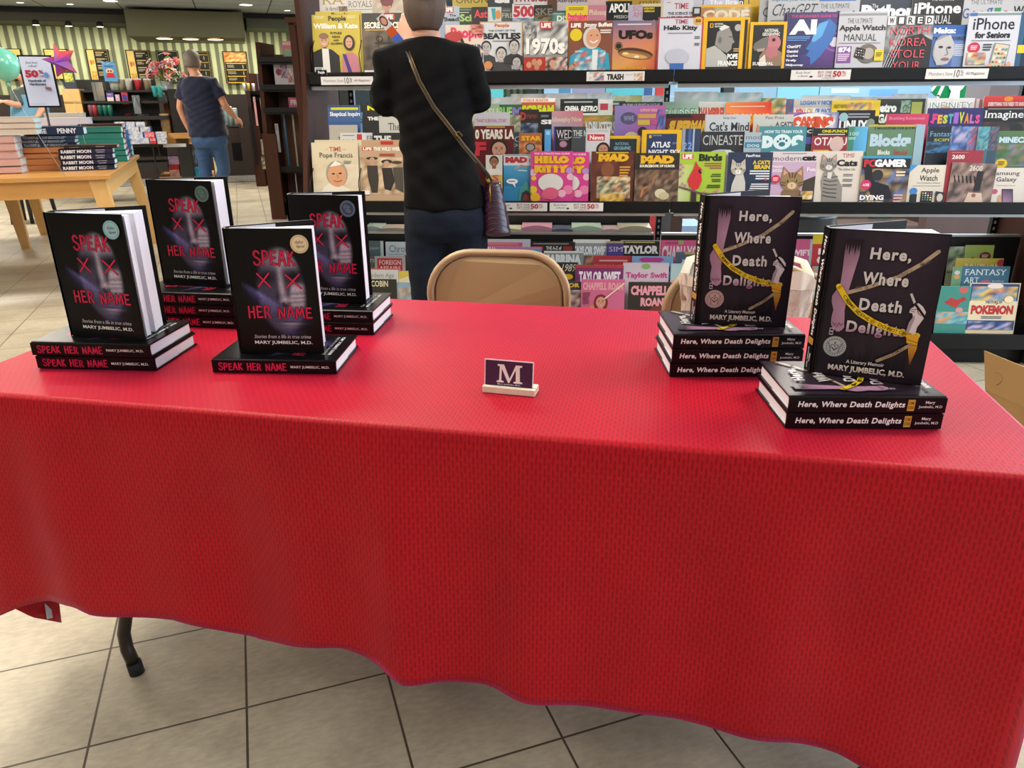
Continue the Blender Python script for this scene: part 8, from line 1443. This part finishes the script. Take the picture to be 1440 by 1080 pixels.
rearbox('brown_divider', 'brown low divider behind the right end of the rack', 'divider', 1305, 299, 1392, 345, 5.2, .1, '6a4c42', to_floor=True, mtl=COLB)
# ================================================================== people
def fuse(k, name, m, parent=None, voxel=.012, it=6, label=None, disp=None):
 o = k.build(name, m)
 r = o.modifiers.new('r', 'REMESH'); r.mode = 'VOXEL'; r.voxel_size = voxel; r.use_smooth_shade = True
 s = o.modifiers.new('s', 'SMOOTH'); s.iterations = it; s.factor = .5
 dg = bpy.context.evaluated_depsgraph_get(); me = bpy.data.meshes.new_from_object(o.evaluated_get(dg), depsgraph=dg)
 bpy.data.objects.remove(o)
 if disp:
  for v in me.vertices: v.co += disp(v.co, v.normal)
 for p in me.polygons: p.use_smooth = True
 me.materials.clear(); me.materials.append(m)
 o = bpy.data.objects.new(name, me); COL.objects.link(o)
 if parent: o.parent = parent
 if label: o['label'] = label
 return o
def ell_ring(c, hx, hy, n=20, yaw=0.0, power=1.0):
 P = []
 for i in range(n):
  a = 2 * PI * i / n; x = hx * math.copysign(abs(math.cos(a)) ** power, math.cos(a)); y = hy * math.copysign(abs(math.sin(a)) ** power, math.sin(a))
  P.append((c[0] + x * math.cos(yaw) - y * math.sin(yaw), c[1] + x * math.sin(yaw) + y * math.cos(yaw), c[2]))
 return P
def head(k, c, s, yaw=0.0, pitch=0.0, neck_to=None):
 """head with brow, nose, mouth, chin and ears. c = centre, s = head height, face looks along -y before yaw"""
 M = Matrix.Translation(c) @ Matrix.Rotation(yaw, 4, 'Z') @ Matrix.Rotation(pitch, 4, 'X')
 rings = []; n = 24
 for j in range(15):
  t = -1 + 2 * j / 14; z = t * s * .5; r = math.sqrt(max(0, 1 - t * t))
  w = s * .335 * (r ** .8) * (1 if t > -.2 else 1 - .28 * (-.2 - t)); rg = []
  for i in range(n):
   a = 2 * PI * i / n; x = w * math.sin(a); y = -w * 1.22 * math.cos(a) * (1.0 if math.cos(a) < 0 else (1 - .05 * (t > .1)))
   if math.cos(a) > .9 and -.35 < t < .05: y -= s * .075 * (1 - abs(t + .15) / .2) if abs(t + .15) < .2 else 0
   if math.cos(a) > .8 and -.5 < t < -.36: y -= s * .012
   if .3 < abs(math.sin(a)) < .6 and math.cos(a) > 0 and abs(t - .03) < .1: y += s * .02
   rg.append(M @ Vector((x, y + s * .02 * (t > 0), z)))
  rings.append(rg)
 k.loft(rings)
 for g in (-1, 1):
  e = M @ Vector((g * s * .335, s * .03, -s * .03)); k.ball(e, (s * .035, s * .06, s * .095), 8, 6)
 if neck_to:
  p0 = M @ Vector((0, s * .05, -s * .30)); k.tube([p0, (p0 + Vector(neck_to)) / 2, Vector(neck_to)], [s * .235, s * .235, s * .27], 14)
 return M
def eyes(M, s, parent):
 k = MB()
 for g in (-1, 1): k.ball(M @ Vector((g * s * .15, -s * .335, s * .03)), s * .055, 8, 6, hexc('e8e4e0')); k.ball(M @ Vector((g * s * .15, -s * .375, s * .03)), s * .026, 8, 6, hexc('2a2018'))
 k.build('eyes', MATTE, parent)
 k = MB(); k.tube([M @ Vector((-s * .11, -s * .36, -s * .28)), M @ Vector((0, -s * .40, -s * .285)), M @ Vector((s * .11, -s * .36, -s * .28))], s * .018, 6, hexc('a05a50')); k.build('mouth', MATTE, parent)
def hand(k, w, d, up, s, curl=.6, side=1):
 """w wrist, d direction of fingers, up = back of the hand, s = hand length"""
 w = Vector(w); d = Vector(d).normalized(); up = Vector(up); up = (up - d * up.dot(d)).normalized(); sd = d.cross(up) * side
 pl = s * .5
 k.loft([[w + d * t * pl + sd * (a * s * .21 * q) + up * (b * s * .075) for a, b in ((-1, -.7), (-1, .7), (-.5, 1), (.5, 1), (1, .7), (1, -.7), (.5, -1), (-.5, -1))] for t, q in ((-.1, .68), (.2, .85), (.7, 1.05), (1.0, 1.0))])
 for i, L in enumerate((.40, .47, .43, .34)):
  b = w + d * pl * .95 + sd * ((i - 1.5) * s * .105); a1 = curl * .6; a2 = curl * 1.5; a3 = curl * 2.2; Lf = L * s
  p1 = b + (d * math.cos(a1) - up * math.sin(a1)) * Lf * .45; p2 = p1 + (d * math.cos(a2) - up * math.sin(a2)) * Lf * .32; p3 = p2 + (d * math.cos(a3) - up * math.sin(a3)) * Lf * .25
  k.tube([b - d * s * .06, b, p1, p2, p3], [s * .048, s * .048, s * .044, s * .04, s * .034], 8)
 b = w + d * pl * .25 - sd * s * .17; t1 = b + (d * .55 - sd * .75 - up * .25).normalized() * s * .2; t2 = t1 + (d * .85 - sd * .3 - up * .45).normalized() * s * .2
 k.tube([b, t1, t2], [s * .07, s * .055, s * .042], 8)
SKIN = mat('skin', 'd6a48c', .5, spec=.35, noise=.05, nscale=40); SKIN2 = mat('skin_tanned', 'c08a70', .5, spec=.35)
# ------------------------------------------------------ customer in black at the rack (seen from behind)
WYc = 2.98
def P(px, py, dy=0.0): return at(px, py, WYc + dy)
pm = (P(600, 100) - Vector((0, 0, CAM_H))).length / 1060
wn = thing('person', 'person seen from behind in a black top and dark jeans, standing at the magazine rack', 'person', (P(625, 300).x, WYc, 0), 0)
inv = Matrix.Translation(-Vector(wn.location))
def px2m(n, py): return n * (WYc * .932 + .361 * (CAM_H - at(600, py, WYc).z)) / 1030
k = MB(); hc = P(597, 8, .0); Mh = head(k, hc, .225, PI + .05, .12, P(600, 62, .02))
shz = P(600, 84).z
TR = [(58, 600, 24, .055), (68, 602, 44, .075), (84, 603, 52, .09), (120, 605, 50, .10), (170, 611, 48, .10), (220, 617, 47, .105), (270, 625, 51, .12), (300, 628, 53, .125), (325, 629, 46, .10)]
def torso(k, tr, gx=0.0, gd=0.0, pw_=.85): k.loft([ell_ring((P(cx, y).x, WYc + .01, P(cx, y).z), px2m(hw, y) + gx, d + gd, 24, 0, pw_) for y, cx, hw, d in tr])
torso(k, TR)
fl_, frr = onz(600, 500, 0), 0
Lfoot = Vector((P(600, 400).x + .0, WYc + .02, .0)); Rfoot = Vector((P(655, 400).x, WYc + .05, 0))
def legs(k, g=0.0):
 for (hx, hy_, kx, ky, ft) in ((601, 305, 601, 372, Lfoot), (653, 305, 656, 372, Rfoot)):
  hp = P(hx, hy_, .01); kn = P(kx, ky, -.01); an = Vector((ft.x + .0, ft.y, .09)); kn.z = (hp.z + an.z) / 2 - .0
  kn.x = P(kx, 385).x
  k.tube([hp + Vector((0, 0, .06)), hp - Vector((0, 0, .06)), (hp + kn) / 2, kn, (kn + an) / 2 + Vector((0, -.012, .03)), an], [.078 + g, .084 + g, .072 + g, .056 + g * 1.1, .052 + g * 1.2, .038 + g * 1.6], 16)
legs(k)
for ft, sx in ((Lfoot, -1), (Rfoot, 1)): k.tube([ft + Vector((0, -.05, .04)), ft + Vector((0, .05, .045)), ft + Vector((sx * .02, .17, .03))], [.035, .042, .03], 10)
LS, LE, LW = P(549, 82, .0), P(543, 146, .02), P(571, 62, .27); RS, RE, RW = P(655, 82, .0), P(671, 142, .03), P(640, 125, .30)
def arms(k, g=0.0, frac=1.0):
 for S_, E_, W_ in ((LS, LE, LW), (RS, RE, RW)):
  W2 = E_ + (W_ - E_) * frac
  k.tube([S_ + Vector((.03 if S_ is LS else -.03, 0, .0)), S_, (S_ + E_) / 2, E_, (E_ + W2) / 2, W2], [.045 + g, .05 + g, .045 + g * 1.1, .041 + g * 1.3, .036 + g * 1.5, (.036 * (1 - frac) + .026 * frac) + g * 1.6], 14)
arms(k)
hand(k, LW, (.12, .1, 1), (-.1, -1, .1), .17, .75, 1); hand(k, RW, (0, 1, .1), (0, 0, 1), .17, .7, -1)
k.V = [tuple(inv @ Vector(p)) for p in k.V]
body = fuse(k, 'body', SKIN, wn, .0085, 5)
k = MB(); eyes(inv @ Mh, .225, wn)
# hair: short at the nape, gathered up
HAIR = mat('brown_grey_hair', '4e3e34', .6, noise=.5, nscale=30, stretch=(12, 12, 1), bump=.4, bscale=120)
k = MB(); rg = []
Mi = inv @ Mh
for j in range(12):
 t = -.78 + 1.86 * j / 11; r = math.sqrt(max(.02, 1 - min(1, abs(t)) ** 2)); z = t * .225 * .52; rr_ = []
 for i in range(24):
  a = 2 * PI * i / 24; front = max(0, math.cos(a)); w2 = .225 * .352 * r ** .75 * (1 + .02 * math.sin(9 * a)) * (1.03 - .2 * max(0, -.3 - t))
  rr_.append(Mi @ Vector((w2 * math.sin(a) * (1 if t > .3 or math.cos(a) < -.15 else .8), (-w2 * 1.22 * math.cos(a) if math.cos(a) < -.15 or t > .45 else .02 if t < .45 else 0), z)))
 rg.append(rr_)
k.loft(rg); k.ball(Mi @ Vector((.0, .10, .06)), (.045, .04, .06), 12, 8); fuse(k, 'hair', HAIR, wn, .007, 3)
def folds(sc, amp):
 def f(co, n):
  a = math.sin(co.z * 38 + co.x * 22 + 2.2 * math.sin(co.x * 9 + co.z * 7)) * math.sin(co.x * 13 + co.z * 5 + 1)
  b = math.sin(co.z * 75 - co.x * 40 + 3 * math.sin(co.z * 11)); return n * (amp * (.7 * a + .3 * b))
 return f
BLACKT = mat('black_jersey', '050507', .8, spec=.13, bump=.15, bscale=300)
k = MB(); SHT = [(54, 600, 25, .062), (60, 601, 38, .07)] + [(y, cx, hw, d) for y, cx, hw, d in TR[1:7]] + [(291, 627, 55, .125)]
torso(k, SHT, .013, .016); arms(k, .014, .45); k.V = [tuple(inv @ Vector(p)) for p in k.V]
fuse(k, 'shirt', BLACKT, wn, .009, 6, disp=folds(1, .008))
DENIM = mat('dark_denim', '0c1424', .8, spec=.2, bump=.3, bscale=250, noise=.3, nscale=9)
k = MB(); torso(k, [(282, 627, 51, .12), (300, 628, 56, .134), (322, 629, 55, .13), (336, 629, 44, .10)], .006, .008); legs(k, .014); k.V = [tuple(inv @ Vector(p)) for p in k.V]
fuse(k, 'jeans', DENIM, wn, .01, 5, disp=folds(1, .003))
SHOE = mat('black_shoe_leather', '141214', .5)
for ft, sx in ((Lfoot, -1), (Rfoot, 1)):
 k = MB(); k.tube([ft + Vector((0, -.07, .045)), ft + Vector((0, .0, .05)), ft + Vector((sx * .01, .10, .04)), ft + Vector((sx * .02, .19, .032))], [.036, .048, .046, .030], 12, flat=.9); k.V = [tuple(inv @ Vector((p[0], p[1], max(p[2], .002)))) for p in k.V]; k.build('shoe', SHOE, wn)
# purse and strap
PUR = mat('burgundy_quilted_leather', '2c0f22', .35, coat=.3)
pt_ = P(697, 252, -.02); pbm = P(698, 330, -.02)
ps = thing('shoulder_bag', 'burgundy quilted handbag hanging on a gold-trimmed strap at the customer hip', 'bag', (pbm.x, pbm.y, pbm.z), 0)
k = MB(); h_ = pt_.z - pbm.z; n = 28
for a_ in (0,):
 rings = []
 for j in range(13):
  t = j / 12; hw = (.055 - .026 * t ** 1.3) + .003 * math.sin(j * 2.2); hd = .05 - .02 * t; z = t * h_ * .95
  rings.append([(x - .012 * t, y, z) for x, y, _ in [(q[0], q[1], 0) for q in ell_ring((0, 0, 0), hw * (1 + .02 * (j % 2)), hd * (1 + .05 * (j % 2)), n, .3, .75)]])
 k.loft(rings)
k.build('bag_body', PUR, ps)
k = MB()
for j in range(1, 9):
 for g in (0,): k.tube([(q[0] * 1.01 - .012 * j / 9, q[1] * 1.01, j / 9 * h_ * .9 + .01 * math.sin(i_)) for i_, q in enumerate(ell_ring((0, 0, 0), .057 - .026 * (j / 9) ** 1.3, .052 - .02 * j / 9, 20, .3, .75) + ell_ring((0, 0, 0), .057 - .026 * (j / 9) ** 1.3, .052 - .02 * j / 9, 20, .3, .75)[:1])], .0012, 5)
k.build('quilting', mat('purple_stitch', '4a2c48', .5), ps)
GOLD = mat('antique_gold', '8a6a30', .35, .9)
k = MB(); k.tube([(-.02, -.02, h_ * .93), (-.03, -.03, h_ * 1.02), (-.035, -.02, h_ * 1.1)], .006, 8); k.ball((-.03, -.03, h_ * .98), .010, 8, 6); k.tube([(-.022, -.045, h_ * .9), (-.02, -.05, h_ * .6)], .003, 6); k.build('clasp', GOLD, ps)
# strap follows the back from the left shoulder to the bag
SP = [(570, 57, .12), (567, 60, .04), (570, 64, -.055), (578, 85, -.108), (590, 115, -.122), (610, 150, -.128), (632, 178, -.128), (652, 205, -.124), (672, 228, -.105), (686, 246, -.06), (691, 256, -.035)]
def strap_pt(a): p = P(a[0], a[1], a[2]); return Vector((p.x - ps.location.x, p.y - ps.location.y, p.z - ps.location.z))
sp_pts = [strap_pt(a) for a in SP]
k = MB(); k.tube(sp_pts, .008, 8, flat=.32, upv=(0, -1, 0)); k.build('strap', mat('black_leather_strap', '15110f', .45), ps)
for o_ in (-.0052, .0052):
 k = MB(); k.tube([p + Vector((o_, -.0035, o_ * .6)) for p in sp_pts], .0011, 5); k.build('strap_edge', GOLD, ps)
k = MB(); bq = strap_pt((645, 190, -.134))
k.tube([bq + Vector(v) for v in ((-.011, 0, .004), (.0, 0, .013), (.013, 0, -.002), (.002, 0, -.012), (-.011, 0, .004))], .0022, 6); k.build('buckle', GOLD, ps)
# what the customer holds up in the left hand
hp_ = LW + Vector((.0, -.02, .10))
k = MB(); k.box((-.017, -.004, -.03), (.017, .004, .095), hexc('b8b4b0'))
A = Art(k, .034, lambda u, v, l: Vector(((u - .5) * .034, -.0042 - l, .095 - v * .034)), step=.0002)
A.rect(0, 0, 1, 3.67, 'b8bcc0'); A.ell(.5, .7, .42, .6, '4a2c24'); A.ell(.5, .72, .3, .42, 'b88870'); A.rect(0, 1.6, 1, 2.6, 'b04a20'); A.rect(0, 2.6, 1, 3.67, '3a5ab0')
tk = k.build('bookmark', PRINT, bevel=.002); tag(tk, 'narrow printed bookmark with a small face and orange band held up in the customer hand', 'bookmark'); pq = P(557, 52, .20); tk.location = (pq.x, pq.y - .0, pq.z); tk.rotation_euler = (R(5), R(-38), 0)
# ------------------------------------------------------ customer in navy T-shirt walking to the café
MY = 9.55
def Q(px, py, dy=0.0): return at(px, py, MY + dy)
def q2m(n, py=150): return n * (MY * .932 + .361 * (CAM_H - at(290, py, MY).z)) / 1030
mn = thing('person', 'grey-haired person in a navy T-shirt and blue jeans walking toward the café, back turned', 'person', (Q(295, 190).x, MY, 0), 0)
inv = Matrix.Translation(-Vector(mn.location))
MT = [(107, 277, 9, .07), (112, 278, 17, .10), (122, 280, 21, .12), (140, 283, 22, .125), (160, 288, 22, .125), (180, 292, 22.5, .13), (192, 294, 23, .13), (200, 295, 22, .12)]
def mtorso(k, tr, gx=0.0, gd=0.0): k.loft([ell_ring((Q(cx, y).x, MY, Q(cx, y).z), q2m(hw, y) + gx, d + gd, 22, .12, .85) for y, cx, hw, d in tr])
k = MB(); Mm = head(k, Q(270.5, 87, .03), .25, PI - .5, .05, Q(276, 108))
mtorso(k, MT)
MLf, MRf = Vector((Q(291, 283).x, MY + .1, 0)), Vector((onz(322, 281, 0).x + .0, MY + .15, 0));
def mlegs(k, g=0.0):
 for hx, kx, kd, ft, lean in ((285, 289, .05, MLf, 0), (305, 315, .06, MRf, 0)):
  hp = Q(hx, 196); kn = Q(kx, 238, kd); an = Vector((ft.x, ft.y - .04, .09))
  k.tube([hp + Vector((0, 0, .08)), hp, (hp + kn) / 2, kn, (kn + an) / 2, an], [.09 + g, .096 + g, .08 + g, .062 + g, .058 + g, .045 + g * 1.4], 14)
mlegs(k)
for ft in (MLf, MRf): k.tube([ft + Vector((0, -.06, .045)), ft + Vector((0, .05, .045)), ft + Vector((.03, .18, .03))], [.038, .045, .03], 10)
A1 = [(Q(259, 116), Q(253, 152, -.05), Q(266, 183, .0)), (Q(299, 116), Q(316, 148, -.02), Q(330, 164, .05))]
def marms(k, g=0.0, fr_=1.0, up=1.0):
 for S_, E_, W_ in A1:
  if fr_ == 0:
   E2 = S_ + (E_ - S_) * .68; k.tube([S_ + (Vector((Q(279, 116).x, MY, S_.z)) - S_) * .4, S_, (S_ + E2) / 2, E2], [.06 + g, .062 + g, .058 + g * 1.3, .056 + g * 1.8], 14)
  else: k.tube([S_ + (Vector((Q(279, 116).x, MY, S_.z)) - S_) * .4, S_, (S_ + E_) / 2, E_, (E_ + W_) / 2, W_], [.055, .058, .052, .043, .042, .028], 14)
marms(k); hand(k, A1[0][2], (.15, .1, -1), (-1, 0, 0), .19, .5, 1); hand(k, A1[1][2], (.5, .4, -.6), (.6, -.3, .5), .19, .6, -1)
k.V = [tuple(inv @ Vector(p)) for p in k.V]; fuse(k, 'body', SKIN2, mn, .012, 4)
Mi = inv @ Mm; eyes(Mi, .25, mn)
k = MB(); rg = []
for j in range(12):
 t = -.5 + 1.54 * j / 11; r = math.sqrt(max(.02, 1 - min(1, abs(t)) ** 2)); rr_ = []
 for i in range(24):
  a = 2 * PI * i / 24; w2 = .25 * .37 * r ** .75 * (1 + .03 * math.sin(7 * a + j)); rr_.append(Mi @ Vector((w2 * math.sin(a), -w2 * 1.22 * math.cos(a) * (1 if math.cos(a) < .1 else (.6 if t < .35 else .98)), t * .25 * .53)))
 rg.append(rr_)
k.loft(rg); fuse(k, 'hair', mat('grey_hair', '6e655e', .6, noise=.35, nscale=25, bump=.5, bscale=90), mn, .010, 3)
k = MB(); mtorso(k, MT[:7], .03, .036); marms(k, .014, 0); k.V = [tuple(inv @ Vector(p)) for p in k.V]
fuse(k, 't_shirt', mat('navy_jersey', '161d38', .8, spec=.25, sheen=.2), mn, .013, 5, disp=folds(1, .009))
k = MB(); mtorso(k, [(178, 291, 23, .135), (188, 293, 24, .145), (200, 295, 24, .145), (208, 296, 20, .12)], .004, .004); mlegs(k, .016); k.V = [tuple(inv @ Vector(p)) for p in k.V]
fuse(k, 'jeans', mat('blue_denim', '2f4f7a', .8, noise=.2, nscale=12), mn, .014, 4, disp=folds(1, .005))
for ft in (MLf, MRf):
 k = MB(); k.tube([ft + Vector((0, -.08, .05)), ft + Vector((0, .02, .052)), ft + Vector((.02, .12, .042)), ft + Vector((.03, .21, .035))], [.04, .052, .048, .03], 12); k.V = [tuple(inv @ Vector((p[0], p[1], max(p[2], .002)))) for p in k.V]; k.build('shoe', SHOE, mn)
# ------------------------------------------------------ café worker behind the sale sign
BY = 10.4
def B_(px, py, dy=0.0): return at(px, py, BY + dy)
bn = thing('person', 'café worker in a light blue apron reaching left, mostly hidden behind the sale sign', 'person', (B_(42, 150).x, BY, 0), 0)
inv = Matrix.Translation(-Vector(bn.location)); sB = BY / 1030
BTR = [(122, 38, 8, .06), (128, 38, 17, .10), (140, 40, 19, .115), (160, 43, 18, .12), (185, 44, 20, .12), (205, 44, 19, .11)]
def btorso(k, tr, g=0.0): k.loft([ell_ring((B_(cx, y).x, BY, B_(cx, y).z), hw * sB + g, d + g, 20, .3, .85) for y, cx, hw, d in tr])
k = MB(); Mb_ = head(k, B_(34, 106), .235, -.5, .1, B_(38, 124)); btorso(k, BTR)
bS, bE, bW = B_(22, 130, -.1), B_(25, 148, -.22), B_(8, 143, -.34); cS, cE, cW = B_(56, 130), B_(60, 152, -.05), B_(52, 165, -.25)
for S_, E_, W_ in ((bS, bE, bW), (cS, cE, cW)): k.tube([S_, (S_ + E_) / 2, E_, (E_ + W_) / 2, W_], [.055, .05, .045, .04, .03], 12)
hand(k, bW, (-1, -.2, .15), (0, -.2, 1), .18, .35, 1); hand(k, cW, (-.6, -.6, -.3), (0, 0, 1), .18, .6, 1)
for hx in (36, 52):
 hp = B_(hx, 200); k.tube([hp + Vector((0, 0, .05)), Vector((hp.x, BY, .5)), Vector((hp.x, BY, .08)), Vector((hp.x, BY - .12, .04))], [.09, .06, .045, .04], 12)
k.V = [tuple(inv @ Vector(p)) for p in k.V]; fuse(k, 'body', SKIN, bn, .013, 4); eyes(inv @ Mb_, .235, bn)
k = MB(); Mi = inv @ Mb_; k.ball(Mi @ Vector((0, .02, .045)), (.088, .105, .095), 16, 10); fuse(k, 'hair', mat('dark_hair', '2a1c18', .6), bn, .012, 2)
k = MB(); btorso(k, BTR[:5], .015)
for S_, E_ in ((bS, bE), (cS, cE)): k.tube([S_, (S_ + E_) / 2, E_ * .9 + S_ * .1], [.07, .068, .066], 12)
k.V = [tuple(inv @ Vector(p)) for p in k.V]; fuse(k, 'shirt', mat('grey_green_shirt', '4a5a58', .8), bn, .014, 4)
k = MB(); btorso(k, [(133, 40, 16, .125), (150, 42, 20, .135), (185, 44, 22, .14), (206, 45, 22, .135)], .02); k.V = [tuple(inv @ Vector(p)) for p in k.V]; fuse(k, 'apron', mat('light_blue_apron', '6aa4cc', .7), bn, .014, 4)
k = MB()
for hx in (36, 52):
 hp = B_(hx, 200); k.tube([hp + Vector((0, 0, .05)), Vector((hp.x, BY, .5)), Vector((hp.x, BY, .06))], [.10, .075, .065], 12)
k.V = [tuple(inv @ Vector(p)) for p in k.V]; fuse(k, 'trousers', mat('black_trousers', '15161a', .8), bn, .014, 3)
k = MB(); k.tube([inv @ (bW - (bW - bE).normalized() * .03 + Vector((0, 0, .0))) + Vector((0, 0, -.03)), inv @ (bW - (bW - bE).normalized() * .02) + Vector((0, -.03, 0)), inv @ (bW - (bW - bE).normalized() * .03) + Vector((0, 0, .03))], .006, 6, hexc('802020')); k.build('wristband', MATTE, bn)
# ================================================================== light
w = bpy.data.worlds.new('daylight'); SC.world = w; w.use_nodes = True; nt = w.node_tree
bg_ = nt.nodes['Background']; bg_.inputs['Color'].default_value = (.55, .78, 1.0, 1); bg_.inputs['Strength'].default_value = 1.6
def area(name, loc, rot, sx, sy, watt, col=(1, 1, 1), spread=None):
 d = bpy.data.lights.new(name, 'AREA'); d.shape = 'RECTANGLE'; d.size = sx; d.size_y = sy; d.energy = watt; d.color = col
 if spread: d.spread = spread
 o = bpy.data.objects.new(name, d); COL.objects.link(o); o.location = loc; o.rotation_euler = rot; return o
# daylight entering by the right-hand windows and by the windows behind the rack
area('window_daylight_right', (6.1, 2.0, 1.6), (0, R(90), 0), 2.0, 9.6, 640, (.70, .82, 1.0))
area('window_daylight_rear', (3.4, WB - .25, 1.6), (R(-90), 0, 0), 9.5, 1.5, 260, (.78, .90, 1.0))
for (xa, xb) in ((XL, XM - .03), (XM - .03, XR)):
 for Y0, z, wt in ((3.68, 1.262, 1.5), (3.53, .715, 1.6)):
  xm = (xa + xb) / 2; y = ry(Y0)
  area('added_shelf_fill', (xm * RC - y * math.sin(RYAW), xm * math.sin(RYAW) + y * RC, z), (R(20), 0, RYAW), (xb - xa) * .94, .02, wt, (1, .97, .92))  # fill lamps added under the decks to brighten the dim magazine rows
# warm white fill panels added at the ceiling, out of view over the sales floor
def fill_panel(x, y, watt, n):
 t = thing('added_ceiling_panel', 'added ceiling fill light panel out of view over the sales floor', 'ceiling light', (x, y, CZ), 0, 'added fill light panels over the sales floor')
 boxo('frame', (-.62, -.32, -.012), (.62, .32, 0), mat('fill_panel_frame', 'e0e0dc', .5), t); boxo('diffuser', (-.58, -.28, -.016), (.58, .28, -.012), mat('fill_panel_diffuser', 'ffffff', .5, emit='fff0dc', estr=2.0), t)
 area('added_ceiling_fill', (x, y, CZ - .03), (0, 0, 0), 1.16, .56, watt, (1.0, .90, .76))
n = 0
for x in (-4.5, -1.2, 2.1):
 for y in (-3.0, -.6, 1.9, 4.6): fill_panel(x, y, 26 if y < 0 else 94, n); n += 1
for x, y, wt in ((-8.5, 2, 90), (-5.5, 8, 190), (-8, 11, 190), (-3.2, 11, 150), (-9.5, 6.5, 130), (3.0, 6.2, 60), (-4.6, 12.3, 80)): area('added_ceiling_fill', (x, y, CZ - .03), (0, 0, 0), 1.2, .6, wt, (1.0, .91, .78))  # further fill lamps added at ceiling height, without fixtures
for xx in (-4.2, -1.4, 1.4, 4.2, 6.6):
 v = Matrix.Translation((pw.x, pw.y, 0)) @ Matrix.Rotation(GYA, 4, 'Z') @ Vector((xx, -.75, bz - .06 if -1.8 < xx < 4 else sz - .02))
 area('wall_wash_lamp', tuple(v), (R(28), 0, GYA), 2.2, .12, 33, (1.0, .92, .72))
SC.view_settings.view_transform = 'Standard'; SC.view_settings.look = 'None'; SC.view_settings.exposure = -0.62; SC.view_settings.gamma = 1.0; SC.view_settings.use_curve_mapping = False
SC.cycles.use_denoising = True
SC.cycles.max_bounces = 8; SC.cycles.transparent_max_bounces = 8; SC.cycles.caustics_reflective = False; SC.cycles.caustics_refractive = False; SC.cycles.sample_clamp_indirect = 6
